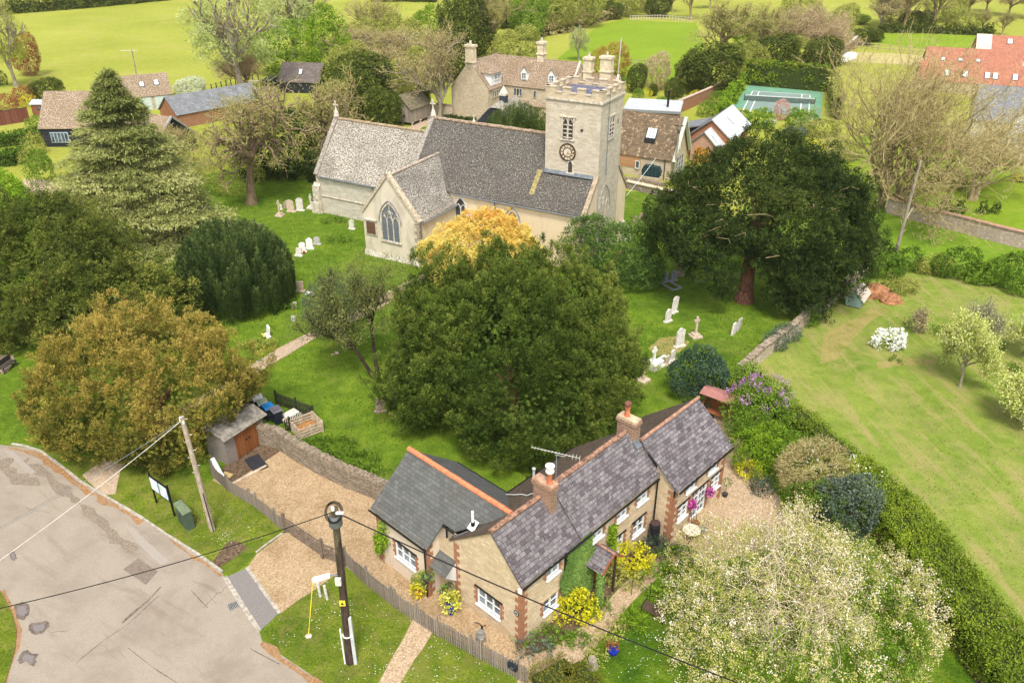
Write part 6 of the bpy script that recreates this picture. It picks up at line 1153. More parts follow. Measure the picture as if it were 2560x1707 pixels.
for sx in (-1.2,1.2):
    for sy in (-.82,.82): m=MB(); m.tube((sx,sy-.1,.32),(sx,sy+.1,.32),.32,n=12); m.build('wheel',M_black,t)
t=thing('garden_table','pale wooden slab table on the field edge under the copper-red tree','table',(*P(630,213),0),R(5)); m=MB(); m.box(-1.3,-.6,.6,1.3,.6,.72); m.build('tabletop',plain('pale_wood',(.7,.58,.45)),t)
for a in (-1.1,1.1):
    for b in (-.5,.5): m=MB(); m.box(a-.05,b-.05,0,a+.05,b+.05,.6); m.build('leg',M_oldwood,t)
t=thing('white_horsebox','small white tunnel or cover lying by the far white wall','cover',(*P(2118,152),0),R(-50)); m=MB(); m.blob((0,0,.6),(1.4,3.0,1.0),rng,.15,2); m.build('sheet',M_white,t)
# ---------------- walls, fences, poles ----------------
M_dry=rubble('dry_stone',(.24,.20,.15),(.44,.37,.28),(.08,.06,.04),.3,.12,(.14,.11,.08),.7,(.62,.50,.36))
def drywall(name,label,pts,h,w,mat,cop='cock',copm=None,hs=None):
    t=thing(name,label,'wall',pts[0]); o=Vector((pts[0][0],pts[0][1],0)); m=MB(); c=MB(); r=np.random.default_rng(9)
    ps=[Vector((p[0],p[1],0))-o for p in pts]; hs=hs or [h]*len(ps)
    for i,(a,b) in enumerate(zip(ps[:-1],ps[1:])):
        d=(b-a).normalized(); n=Vector((-d.y,d.x,0))*w/2; h0,h1=hs[i],hs[i+1]; z=Vector((0,0,1)); q=[a-n,b-n,b+n,a+n]; m.add(q+[a-n*.85+z*h0,b-n*.85+z*h1,b+n*.85+z*h1,a+n*.85+z*h0],[(0,1,5,4),(2,3,7,6),(4,5,6,7),(1,2,6,5),(3,0,4,7)])
        L=(b-a).length
        if cop=='cock':
            k=int(L/.15)
            for j in range(k):
                f=(j+.5)/k; p=a.lerp(b,f)+z*(h0+(h1-h0)*f); hh=.20+.12*r.random(); dd=(d+Vector((r.normal()*.08,r.normal()*.08,.28+r.normal()*.1))).normalized(); up=(z-dd*dd.z).normalized()
                c.obox(p+z*hh*.4,dd,up,(.10+.04*r.random(),w*(.85+.35*r.random()),hh))
        elif cop=='flat':
            k=max(1,int(L/.8))
            for j in range(k): p=a.lerp(b,(j+.5)/k)+z*(h0+(h1-h0)*(j+.5)/k); c.obox(p+z*.06,d,z,(L/k-.02,w+.14,.12))
    m.build('wall_body',mat,t)
    if c.v: c.build('coping',copm or plain('coping_stones',(.28,.225,.165),.95,0,.35,5),t)
    return t
drywall('dry_stone_wall','grey dry stone wall with upright coping stones between the drive and the churchyard',PP((652,1108),(700,1118),(740,1146),(800,1180),(870,1215),(935,1240),(975,1262)),1.25,.42,M_dry)
M_pale=rubble('pale_rubble',(.46,.38,.28),(.66,.56,.44),(.2,.15,.1),.34,.16,(.3,.24,.16),.6,(.75,.66,.52))
drywall('dry_stone_wall','tumbledown pale stone wall partly ivy-covered between churchyard and paddock',PP((1848,938),(1905,895),(1975,840),(2040,785),(2100,740),(2150,690),(2180,672)),.9,.5,M_pale,hs=[.6,.95,.8,.95,.85,.9,.8])
M_bw=tiles('garden_wall_brick',(.40,.27,.21),(.52,.40,.33),(.55,.48,.42),.3,.1,(.62,.56,.5),.5,3,mort=.02,stain=(.35,.28,.24))
drywall('garden_wall','long pale brick garden wall with red brick coping on the right',PP((2212,530),(2290,552),(2400,580),(2480,602),(2600,632)),1.55,.4,M_bw,'flat',plain('brick_cap',(.42,.25,.19),.9,0,.2))
drywall('churchyard_wall','low rubble wall with pale capping below the rooflit barn',PP((1566,470),(1610,480),(1660,492),(1700,500)),.8,.5,M_dry,'flat',plain('pale_caps',(.62,.5,.36),.9,0,.3,3))
drywall('terrace_wall','stone terrace edge in front of the oil tank',PP((1560,455),(1600,458),(1660,470)),.35,.7,M_pale)
drywall('garden_wall','curved red brick wall of the walled garden left of the tennis court',PP((1692,285),(1715,275),(1760,255),(1800,235),(1822,215)),1.9,.35,M_brick,'flat',plain('cap2',(.55,.40,.32)))
drywall('garden_wall','far white-capped wall running up towards the trees right of the tennis court',PP((2080,168),(2110,140),(2140,112)),1.9,.35,M_dry,'flat',M_white)
drywall('garden_wall','stone garden wall with a gateway left of the manor gable',PP((1070,290),(1100,292),(1132,296)),1.8,.35,M_mwall)
# picket fences
M_picket=planks('grey_pickets',(.26,.21,.17),(.42,.36,.30),(.12,.10,.08),.07,rough=.9)
def picket(name,label,pts,h,mat,post=1.9,scal=.1,gap=.045,pw_=.075,posth=.15):
    t=thing(name,label,'fence',pts[0]); o=Vector((pts[0][0],pts[0][1],0)); ps=[Vector((p[0],p[1],0))-o for p in pts]; m=MB(); rl_=MB(); z=Vector((0,0,1)); r=np.random.default_rng(4); acc=0
    for a,b in zip(ps[:-1],ps[1:]):
        d=(b-a).normalized(); n=Vector((-d.y,d.x,0)); L=(b-a).length; k=int(L/(gap+pw_))
        for i in range(k):
            s=(i+.5)*L/k; hh=h-scal*math.sin(math.pi*((s+acc)%post)/post)+.02*r.normal(); m.obox(a+d*s+z*(hh/2+.04),d,z,(pw_,.02,hh))
        for zz in (.3,h*.75): rl_.obox(a+d*L/2+n*.04+z*zz,d,z,(L,.05,.08))
        acc+=L
        q=int(L/post)+1
        for i in range(q): p=MB(); p.obox(a+d*min(L,i*post+.05)+n*.07+z*(h+posth)/2,d,z,(.1,.1,h+posth)); p.build('post',mat,t)
    m.build('pickets',mat,t); rl_.build('rail',mat,t); return t
picket('picket_fence','weathered picket fence along the front of the cottage from the gate to the mailbox',PP((862,1412),(915,1462),(985,1518),(1040,1555),(1090,1588),(1200,1648),(1318,1712)),1.12,M_picket)
picket('picket_fence','weathered picket fence between the verge and the gravel drive left of the gate',PP((530,1190),(570,1228),(640,1270),(712,1330)),1.0,M_picket)
M_gpick=planks('green_pickets',(.045,.055,.03),(.09,.10,.06),(.02,.02,.01),.07)
picket('picket_fence','dark green picket screen round two sides of the dustbins',PP((689,1010),(785,1046),(714,1082)),.95,M_gpick,1.8,0,.05)
# gates
M_gatew=plain('gate_wood',(.17,.13,.10),.9,0,.3,5)
def gate(name,label,p,q,h,bars=5):
    t=thing(name,label,'gate',p); a=Vector((0,0,0));b=Vector((q[0]-p[0],q[1]-p[1],0)); d=b.normalized();L=b.length; z=Vector((0,0,1)); m=MB()
    for i in range(bars): m.obox(b/2+z*(.2+(h-.25)*i/(bars-1)),d,z,(L-.1,.04,.10))
    m.build('bar',M_gatew,t); m=MB(); m.path([a+z*.2+d*.1,b/2+z*(h-.1),b+z*.2-d*.1],.025,4); m.path([b/2+z*.2,b/2+z*h],.025,4); m.path([a+z*.15+d*.06,a+z*(h+.15)+d*.06],.04,4); m.path([b+z*.15-d*.06,b+z*(h)-d*.06],.035,4); m.build('brace',M_gatew,t)
    for c in (a-d*.06,b+d*.06): g=MB(); g.obox(c+z*(h+.2)/2,d,z,(.14,.14,h+.2)); g.lathe([(.07,0),(.02,.08)],(c.x,c.y,h+.2),6); g.build('gate_post',M_gatew,t)
    return t
gate('five_bar_gate','wide weathered five-bar gate across the gravel drive',P(716,1331),P(806,1393),1.1); gate('garden_gate','narrow weathered gate beside the wide five-bar gate',P(810,1396),P(858,1415),1.05,4)
def postrail(name,label,pts,h,n,mat,rails=2,wire=False):
    t=thing(name,label,'fence',pts[0]); o=Vector((pts[0][0],pts[0][1],0)); ps=[Vector((p[0],p[1],0))-o for p in pts]; z=Vector((0,0,1)); r=MB()
    for a,b in zip(ps[:-1],ps[1:]):
        for i in range(n): p=MB(); c=a.lerp(b,i/n); p.obox(c+z*h/2,(b-a),z,(.12,.12,h)); p.build('post',mat,t)
        for k in range(rails): r.obox((a+b)/2+z*(h*(k+1)/rails-.12),(b-a),z,((b-a).length,.03 if wire else .06,.02 if wire else .1))
    r.build('rail',mat,t)
M_fp=plain('pale_post',(.55,.48,.38),.9)
postrail('field_fence','pale post fence along the far edge of the meadow',PP((1575,52),(1650,50),(1735,57)),1.3,11,M_fp); postrail('field_fence','dark post fence at the near edge of the field by the pear tree',PP((530,228),(590,212),(660,198)),1.2,5,M_dark,2,True)
postrail('field_fence','wooden post and rail fence behind the walled garden',PP((1568,165),(1640,170)),1.3,5,M_oldwood,2); postrail('field_fence','post fence along the dry grass paddock of the red-roofed barns',PP((2142,120),(2195,127),(2310,137)),1.3,4,M_oldwood,2)
t=thing('board_fence','red-brown close-boarded fence at the left edge','fence',P(-20,300)); a=Vector((*P(-20,318),0))-t.location; b=Vector((*P(76,303),0))-t.location; m=MB(); m.obox((a+b)/2+Vector((0,0,1.0)),b-a,(0,0,1),((b-a).length,.08,2.0)); m.build('board_panel',planks('redbrown_boards',(.17,.06,.04),(.25,.10,.07),(.05,.02,.015),.2),t)
m=MB(); m.obox((a+b)/2+Vector((0,0,2.03)),b-a,(0,0,1),((b-a).length,.14,.06)); m.build('capping',M_dark,t)
for i,(x,y,h,l) in enumerate([(801,1490,1.3,'upper of two short grey-white stay guards in the corner verge'),(818,1497,.9,'lower of two short grey-white stay guards in the corner verge')]):
    t=thing('stay_guard',l,'marker',P(x,y)); m=MB(); m.tube((0,0,0),(-.05,0,h),.07,n=8); m.build('guard_tube',plain('guard_pale',(.6,.58,.54),.6,0,.2,5),t)
# tennis net
t=thing('tennis_net','tennis net with posts across the green court','net',P(1860,252)); a=Vector((0,0,0)); q=P(2036,262); b=Vector((q[0],q[1],0))-t.location; m=MB(); m.obox((a+b)/2+Vector((0,0,.5)),b-a,(0,0,1),((b-a).length,.02,.75)); m.build('net_mesh',plain('net_dark',(.10,.14,.12)),t); m=MB(); m.obox((a+b)/2+Vector((0,0,.92)),b-a,(0,0,1),((b-a).length,.04,.08)); m.build('net_band',M_white,t)
for c in (a,b): m=MB(); m.tube(c,c+Vector((0,0,1.1)),.06,n=8); m.build('net_post',M_dark,t)
# poles
M_pole=bark('grey_pole',(.24,.19,.14),(.50,.42,.33),9); M_dpole=bark('creosote_pole',(.035,.025,.022),(.09,.06,.05),7)
def pole(name,label,loc,top,r,mat,r2=None):
    t=thing(name,label,'pole',loc); m=MB(); m.tube((0,0,-.2),top,r,r2 or r*.72,12); m.build('pole_shaft',mat,t); return t
lp=P(532,1325); t=pole('telegraph_pole','tall weathered grey telegraph pole with climbing pegs leaning above the notice board',lp,(-.28,.1,7.3),.16,M_pole)
m=MB()
for i in range(8): s=-1 if i%2 else 1; f=.98-.065*i; p=Vector((-.28*f,.1*f,7.3*f)); m.tube(p,p+Vector((s*.26,.05,.0)),.018,n=5)
m.build('step_peg',plain('galvanised',(.55,.55,.52),.5,.4),t); m=MB(); m.tube((-.34,.05,7.1),(-.34,.05,7.3),.06,n=8); m.tube((-.2,.0,6.95),(-.2,.0,7.1),.05,n=8); m.build('insulator',M_white,t)
m=MB(); m.tube((.09,-.14,0),(-.02,-.1,2.6),.03,n=6); m.build('cable_conduit',M_dpole,t)
wp=P(876,1655); t=pole('street_light_pole','black-based wooden pole carrying a street lamp and cable loops on the corner verge',wp,(.22,.0,8.75),.19,M_dpole,.14)
m=MB(); m.tube((.12,0,4.9),(.225,0,8.9),.155,.145,12); m.build('upper_shaft',bark('mossy_pole',(.06,.05,.03),(.16,.14,.09),9),t)
m=MB(); m.lathe([(.26,0),(.28,.1),(.28,.42),(.22,.5)],(.2,0,8.0),12); m.build('junction_box',plain('box_grey',(.12,.13,.13)),t)
m=MB()
for k in range(4):
    r_=.28+.03*k; pts=[(.21+r_*math.cos(a),.0+(.12+.05*k)*math.sin(a)-.1,8.75+.34*math.sin(a)) for a in np.linspace(0,6.28,22)]; m.path(pts,.014,4)
m.build('cable_coil',M_black,t)
m=MB(); m.tube((.2,-.15,8.9),(.2,-.15,9.05),.07,n=8); m.box(.3,-.2,8.72,.6,-.1,8.8); m.build('bracket',M_white,t)
m=MB(); m.tube((.13,0,5.3),(-.3,-.18,5.45),.03,n=6); l=m.build('lamp_arm',M_iron,t); m=MB(); m.prism([(-.28,-.3,5.42),(-.9,-.55,5.40),(-.98,-.45,5.42),(-.9,-.34,5.45),(-.3,-.12,5.46)],(0,.01,.09)); m.build('lamp_head',plain('lamp_white',(.72,.72,.62),.4),l)
m=MB(); m.box(-.08,-.32,5.0,.16,-.17,5.35); m.build('lamp_box',plain('box_pale',(.55,.58,.52)),t)
m=MB(); m.box(-.05,-.23,3.75,.2,-.2,4.05); s=m.build('warning_sign',plain('sign_yellow',(.85,.58,.06),.5,0,.03),t); m=MB(); m.prism([(0,-.235,3.83),(.15,-.235,3.83),(.075,-.235,3.98)],(0,.003,0)); m.build('warning_triangle',M_black,s)
m=MB(); m.box(.18,-.12,0,.32,.0,2.9); m.build('cable_guard',plain('guard_grey',(.52,.54,.56),.5),t); m=MB(); m.box(-.25,-.1,0,-.19,-.04,2.2); m.build('cable_conduit',M_white,t); m=MB(); m.lathe([(.215,0),(.215,.05)],(.04,0,1.75),12); m.build('band',M_white,t)
t=thing('guy_stay','thin yellow sleeved stay wire running down to a plate in the daisied verge','stay',P(771,1590)); m=MB(); m.tube((0,0,0),(.32,.9,2.6),.018,n=5); m.build('sleeve',plain('stay_yellow',(.75,.6,.05)),t); m=MB(); m.blob((0,0,.03),(.18,.18,.05),rng,.2,1); m.build('anchor',M_dress,t)
t=pole('wooden_pole','tall pale wooden pole with split side branches on the right by the brick garden wall',P(2237,642),(.35,.3,9.2),.17,B_grey)
m=MB(); m.tube((.12,.1,3.4),(.75,.3,4.8),.07,.02,6); m.tube((.1,.1,3.0),(-.3,.0,3.7),.04,.015,5); m.tube((.08,.1,2.3),(.5,0,2.8),.04,.015,5); m.build('branch_stub',B_cream,t)
t=pole('telegraph_pole','slim pole standing in front of the rooflit barn',P(1684,455),(.05,.0,8.2),.13,B_grey); m=MB(); m.box(-.5,-.05,6.6,.5,.05,6.72); m.box(-.12,-.12,5.8,.12,.12,6.2); m.build('crossarm',M_dark,t)
t=pole('power_pole','distant pole with a crossarm standing in the far left field',P(345,205),(.1,0,5.6),.14,B_grey); m=MB(); m.box(-1.9,-.07,5.4,1.1,.07,5.54); m.build('crossarm',M_fp,t); 
t=thing('flagpole','slim grey pole rising behind the right-hand battlements','pole',(*P(1535,290),0)); m=MB(); m.tube((0,0,0),(.4,0,11.5),.1,.07,8); m.build('pole_shaft',M_zinc,t)
# wires
def wire(label,a,b,sag,r,mat,name='overhead_wire'):
    a=Vector(a);b=Vector(b); pts=[a.lerp(b,i/24)+Vector((0,0,-sag*4*(i/24)*(1-i/24))) for i in range(25)]; o=Vector(a); m=MB(); m.path([p-o for p in pts],r,5); w=m.build(name,mat); w.location=o; return tag(w,label,'wire')
TP=(wp[0]+.22,wp[1]-.05,8.75)
wire('thick black cable from the street light pole down across the cottage to the bottom right',TP,(*P(1860,1712,6.0),6.0),.25,.028,M_black)
wire('black cable from the street light pole to the left across the road',TP,(*P(-60,1533,6.5),6.5),.3,.02,M_black)
LT=(lp[0]-.3,lp[1]+.1,7.1)
wire('pale wire from the grey telegraph pole down across the road to the lower left',LT,(*P(-40,1428,6.0),6.0),.15,.016,plain('wire_pale',(.6,.58,.55))); wire('dark thin wire above the pale wire over the road',LT,(*P(-40,1345,6.3),6.3),.15,.012,M_iron)
wire('thin pale wire running from the west gable up past the oil tank',H2w(W0+.3,9,4.6),(*P(1640,395,6.0),6.0),.1,.02,M_white)
# ---------------- headstones ----------------
M_hs={'w':plain('white_marble',(.78,.77,.74),.6,0,.08),'g':plain('grey_stone',(.42,.40,.37),.9,0,.25,5),'p':plain('pale_stone',(.60,.56,.50),.9,0,.2,5),'t':plain('tan_stone',(.50,.40,.30),.9,0,.25,5),'d':plain('dark_granite',(.10,.11,.13),.35,0,.15),'s':plain('slate_grey',(.27,.28,.31),.5,0,.15),'b':plain('lichened_stone',(.30,.24,.18),.95,0,.4,7)}
def headstone(label,px,py,w,h,k,top='round',tilt=(0,0),rot=None,base=True,kerbs=False,flowers=None,th=.13):
    t=thing('headstone',label,'headstone',P(px,py),R(-29) if rot is None else R(rot)); n=8; q=[(-w/2,0,0),(w/2,0,0)]
    if top=='round': q+=[(w/2*math.cos(a),0,h-w*.28+w*.28*math.sin(a)) for a in np.linspace(0,math.pi,n)]
    elif top=='point': q+=[(w/2,0,h*.85),(0,0,h),(-w/2,0,h*.85)]
    elif top=='shoulder': q+=[(w/2,0,h*.86),(w*.3,0,h*.86)]+[(w*.3*math.cos(a),0,h*.86+h*.14*math.sin(a)) for a in np.linspace(0.2,math.pi-.2,n)]+[(-w*.3,0,h*.86),(-w/2,0,h*.86)]
    else: q+=[(w/2,0,h),(-w/2,0,h)]
    q=[(x+z*tilt[0],y-th/2+z*tilt[1],z-.02) for x,y,z in q]; m=MB(); m.prism(q,(0,th,0)); m.build('slab',M_hs[k],t)
    if base: m=MB(); m.box(-w*.65,-.2,0,w*.65,.16,.12); m.build('base',M_hs[k],t)
    if flowers: m=MB(); m.blob((w*.3,-.32,.18),(.16,.12,.16),rng,.4,1); m.blob((-w*.3,-.32,.14),(.12,.12,.12),rng,.4,1); m.build('flowers',plain('grave_flowers',flowers,.8,0,.5,14),t)
    if kerbs:
        m=MB(); m.box(-w*.7,-1.7,0,-w*.7+.1,-.16,.15); m.box(w*.7-.1,-1.7,0,w*.7,-.16,.15); m.box(-w*.7,-1.8,0,w*.7,-1.7,.15); m.build('kerb',M_hs[k],t)
    return t
def cross(label,px,py,h,k,rot=-29,base=2,arm=.5,cat='cross'):
    t=thing('stone_cross',label,cat,P(px,py),R(rot)); m=MB(); z=0
    for i in range(base): s=.42-.13*i; m.box(-s,-s,z,s,s,z+.16); z+=.161
    m.build('stepped_base',M_hs[k],t); m=MB(); m.box(-.08,-.07,z,.08,.07,h); m.box(-arm/2,-.065,h-.42,arm/2,.065,h-.24); m.build('cross_shaft',M_hs[k],t); return t
H_=headstone
H_('small white marble headstone with flowers leaning by the path left of the golden yew edge',670,840,.62,.85,'w','flat',(0,.15),-60,kerbs=False,flowers=(.6,.45,.1))
H_('white headstone first from the left in the row beside the Irish yew',747,640,.6,.8,'p','flat',(.1,.1),-10); H_('white rounded headstone with red flowers, second in the row beside the Irish yew',757,630,.6,1.0,'w','round',(0,0),0,flowers=(.6,.1,.08)); H_('tall white shouldered headstone, third in the row beside the Irish yew',775,622,.62,1.15,'w','shoulder',(0,0),0,kerbs=False); H_('small grey rounded headstone ending the row beside the Irish yew',793,611,.6,.8,'g','round',(0,0),0)
H_('narrow grey headstone standing alone below the chancel wall',880,573,.55,1.1,'p','point',(0,0),-15); H_('tall pale rounded headstone near the chancel corner',751,527,.75,1.45,'p','round',(0,0),-5); H_('broad lichened headstone left of the tall pale rounded one',729,530,.8,1.35,'t','round',(-.12,.05),-5); H_('small pale headstone between the cross and the broad lichened headstone',702,524,.35,.6,'p','round',(0,0),-5); H_('thin dark headstone just behind the broad lichened one',716,520,.5,.8,'b','round',(0,0),-5)
H_('brown headstone against the chancel corner',789,517,.75,1.0,'b','round',(0,0),-5); cross('weathered stone cross on steps near the chancel corner',779,521,1.6,'p',-20,2,.3); cross('leaning tan stone cross on a stepped base left of the tall headstones',700,540,1.75,'t',-10,2,.35)
H_('small white headstone standing alone above the Irish yew',519,561,.62,.9,'w','flat',(0,.1),-10); 
for i,(x,y,k,l) in enumerate([(576,570,'t','tan headstone first of the row behind the Irish yew top'),(598,575,'p','pale narrow headstone second of the row behind the Irish yew top'),(632,579,'t','brownish headstone third of the row behind the Irish yew top'),(650,583,'b','low lichened headstone last of the row behind the Irish yew top')]): H_(l,x,y,.6,1.05,k,'round',(0,0),-5)
H_('pinkish headstone at the right foot of the Irish yew',752,728,.6,.95,'t','flat',(0,0),-10); H_('small square stone below the Irish yew',735,803,.38,.5,'g','flat',(0,0),-10,False); H_('low stone post right of the yellow flowers under the Irish yew',733,772,.3,.5,'b','flat',(0,0),-10,False); H_('second low stone post under the Irish yew',738,768,.3,.5,'p','flat',(0,0),10,False); H_('small dark stone left of the stone posts',713,766,.3,.4,'b','flat',(0,0),10,False)
H_('white book-shaped stone lying at the edge of the holly',775,735,.6,.2,'w','flat',(0,.5),-10,True); 
H_('brown headstone leaning against the transept gable',926,622,.8,1.25,'b','round',(0,0),-29); 
H_('dark square-topped lichened headstone beside the central yew',951,1028,.62,1.15,'b','point',(0,0),22); H_('dark headstone half hidden by the central yew',984,1000,.62,1.15,'b','point',(0,0),22)
H_('tall narrow white headstone leaning right, furthest of the group right of the central yew',1684,782,.6,1.35,'p','round',(.28,.1),40); H_('white rounded headstone lower left of the tall leaning one',1669,804,.62,1.15,'p','shoulder',(.05,.0),40); H_('tall flat-topped grey headstone in the middle of the worn grass',1698,866,.75,1.6,'p','shoulder',(.03,0),30); cross('slender pale stone cross on a stepped base in the middle of the right churchyard',1738,842,1.75,'t',20,2,.45)
H_('pale headstone leaning right beneath the big yew, left of a pair',1832,836,.55,1.0,'p','round',(.2,0),50,False); H_('pale headstone leaning right beneath the big yew, right of a pair',1845,826,.5,1.0,'g','flat',(.2,0),50,False)
H_('small grey rounded headstone beside the white cross grave',1681,902,.5,.95,'p','round',(.05,0),50); H_('small tan headstone beside the white cross grave',1667,911,.5,.75,'t','flat',(0,0),50)
H_('dark polished headstone left of a pair below the laurel',1660,706,.7,.85,'s','flat',(.1,0),30,True,True); H_('grey rounded headstone right of a pair below the laurel',1683,702,.6,1.0,'s','round',(.05,0),30); H_('tall dark headstone under the big yew branches',1699,690,.6,1.35,'b','round',(0,0),20)
H_('grey headstone below the nave wall',1362,672,.6,.9,'g','round',(0,0),-29); H_('pale headstone peeping under the central yew at its right foot',1524,1020,.6,.9,'p','round',(.15,0),40); H_('low grey stone beyond the laurel near the buttress',1592,556,.8,.7,'b','round',(0,0),-29); H_('second low stone beyond the laurel',1606,548,.7,.7,'b','round',(0,0),-29)
t=cross('white marble cross on a block base with kerbed grave',1633,920,1.75,'w',45,1,.5); m=MB(); m.box(-.42,-.42,.16,.42,.42,.55); m.build('block_base',M_hs['w'],t); m=MB(); m.box(.5,-.45,0,1.9,-.33,.18); m.box(.5,.33,0,1.9,.45,.18); m.box(1.8,-.33,0,1.92,.33,.18); m.box(.6,-.2,.0,1.1,.2,.3); m.build('kerb',M_hs['w'],t)
cross('slender sandstone cross standing in rough planting by the central yew',1607,952,1.9,'t',45,1,.4)
t=thing('fallen_vase','small white pot of red flowers lying on the grass under the thin tree','flowers',P(842,886)); m=MB(); m.blob((0,0,.1),(.18,.14,.12),rng,.3,1); m.build('petals',plain('redwhite',(.8,.6,.58)),t); m=MB(); m.blob((-.25,-.05,.05),(.2,.14,.06),rng,.2,1); m.build('stone',M_hs['t'],t)
# ---------------- yard objects ----------------
t=thing('wheelie_bin','blue-lidded dark bin behind the brick shed','bin',P(675,1048),R(40))
m=MB(); m.add([(-.24,-.28,0),(.24,-.28,0),(.24,.28,0),(-.24,.28,0),(-.3,-.36,1.0),(.3,-.36,1.0),(.3,.36,1.0),(-.3,.36,1.0)],[(0,1,5,4),(1,2,6,5),(2,3,7,6),(3,0,4,7),(0,3,2,1)]); m.build('bin_body',plain('bin_dark',(.02,.025,.04),.5),t)
m=MB(); m.prism([(-.33,-.4,1.0),(-.33,.38,1.0),(-.33,.3,1.12),(-.33,-.3,1.08)],(.66,0,0)); m.box(-.18,-.2,1.08,.18,.1,1.15); m.build('lid',plain('bin_blue',(.02,.20,.52),.45,0,.05),t); m=MB()
for s in (-.25,.25): m.tube((s-.03,.32,.12),(s+.03,.32,.12),.12,n=10)
m.build('wheel',M_black,t)
b=dup(t,P(694,1056),R(40),'black bin with grey lid next to the blue-lidded one')
for c in b.children:
    if c.name.startswith('lid'): c.data=c.data.copy(); c.data.materials[0]=plain('bin_greylid',(.12,.11,.13),.5)
b=dup(t,P(661,1037),R(30),'pale green lidded bin left of the blue-lidded bin')
for c in b.children:
    if c.name.startswith('lid'): c.data=c.data.copy(); c.data.materials[0]=plain('bin_greenlid',(.38,.42,.30),.5)
b=dup(t,P(649,1026),R(30),'white-lidded bin behind the pale green one')
for c in b.children:
    if c.name.startswith('lid'): c.data=c.data.copy(); c.data.materials[0]=M_white
t=thing('bin_bag','crumpled white rubbish sack furthest left behind the bins','bag',P(637,1012)); m=MB(); m.blob((0,0,.6),(.35,.3,.4),rng,.3,2); m.build('sack',M_white,t); m=MB(); m.box(-.3,-.3,0,.3,.3,.45); m.build('crate',M_dark,t)
t=thing('stone_slabs','two pale paving slabs lying flat inside the dark picket screen','slab',P(735,1050),R(50)); m=MB(); m.slab([(-.5,-.7,.35),(.5,-.7,.35),(.5,.6,.45),(-.5,.6,.45)],.07); m.build('slab',M_hs['p'],t); m=MB(); m.slab([(-.85,-.6,.25),(-.4,-.8,.25),(-.3,.3,.3),(-.7,.4,.3)],.06); m.build('slab',M_hs['t'],t); m=MB(); m.box(-.6,-.5,0,.4,.5,.27); m.build('support',M_dark,t)
t=thing('compost_bay','pale timber pallet compost bay with brown leaves inside','compost bin',P(768,1077),R(38))
M_pal=plain('pallet_wood',(.50,.40,.29),.9,0,.25,5)
for i,(ax,ay,bx,by) in enumerate(((-.8,-.7,.8,-.7),(.8,-.7,.8,.7),(.8,.7,-.8,.7),(-.8,.7,-.8,-.7))):
    m=MB(); a=Vector((ax,ay,0));b=Vector((bx,by,0)); d=b-a
    for z in (.12,.32,.52,.74): m.obox((a+b)/2+Vector((0,0,z)),d,(0,0,1),(d.length+.1*(i%2),.04,.12))
    for f in (0,.5,1): c=a.lerp(b,f); m.obox(c+d.normalized().cross(Vector((0,0,1)))*-.06+Vector((0,0,.42)),d,(0,0,1),(.08,.08,.84))
    m.build('pallet_side',M_pal,t)
m=MB(); m.blob((0,0,.3),(.7,.6,.3),rng,.2,2); m.build('compost',plain('leaf_litter',(.32,.16,.06),.95,0,.4,9),t)
# brick shed
SH=P(572,1163); t=thing('brick_shed','small brick store with double brown doors under the golden yew','shed',SH,math.atan2(P(655,1107)[1]-SH[1],P(655,1107)[0]-SH[0])); 
m=MB(); m.box(0,0,0,3.0,1.7,1.95); m.build('wall',tiles('grey_brick',(.26,.22,.19),(.36,.31,.27),(.3,.27,.24),.22,.08,None,0),t); m=MB(); m.slab([(-.2,-.3,1.95),(3.2,-.3,1.95),(3.2,.85,2.35),(-.2,.85,2.35)],.07); m.slab([(-.2,2.0,1.95),(3.2,2.0,1.95),(3.2,.86,2.35),(-.2,.86,2.35)],.07); m.build('roof',plain('lichen_slab_roof',(.22,.2,.17),.9,0,.4,4),t)
for x in (.75,1.65): d=cbox(t,'door',x,-.08,.08,x+.86,-.01,1.85,planks('rust_door',(.25,.09,.03),(.34,.14,.05),(.06,.02,.01),.11)); cbox(d,'latch',x+(.7 if x<1 else .05),-.12,1.0,x+(.8 if x<1 else .15),-.08,1.1,M_black)
t=thing('rubber_ramp','black rubber mat laid on the soil in front of the brick shed doors','mat',P(640,1158),R(-52)); m=MB(); m.slab([(-.75,-.45,.06),(.85,-.45,.06),(.85,.45,.09),(-.75,.45,.09)],.05); m.build('mat',plain('rubber',(.03,.03,.035),.7),t)
t=thing('timber_edging','old timber sleeper edging the soil below the shed','timber',P(615,1193),R(48)); m=MB(); m.box(-1.3,-.09,0.02,1.4,.09,.1); m.build('sleeper',M_pal,t)
t=thing('sack','white builder sack with black strap at the shed end of the picket fence','bag',P(548,1190),R(10)); m=MB(); m.tube((0,0,.15),(.3,-.55,.45),.16,.13,8); m.tube((.28,-.5,.42),(-.28,.4,1.0),.12,.16,8); m.build('sack_body',M_white,t); m=MB(); m.lathe([(.17,0),(.17,.05)],(-.1,.1,.72),8); m.build('strap',M_black,t)
t=thing('paving_blocks','two buff paving blocks lying beside the white sack','block',P(568,1188),R(-20)); m=MB(); m.box(-.3,-.15,.02,0,.18,.09); m.box(.03,-.17,.02,.33,.16,.09); m.build('block',plain('buff',(.5,.38,.17)),t)
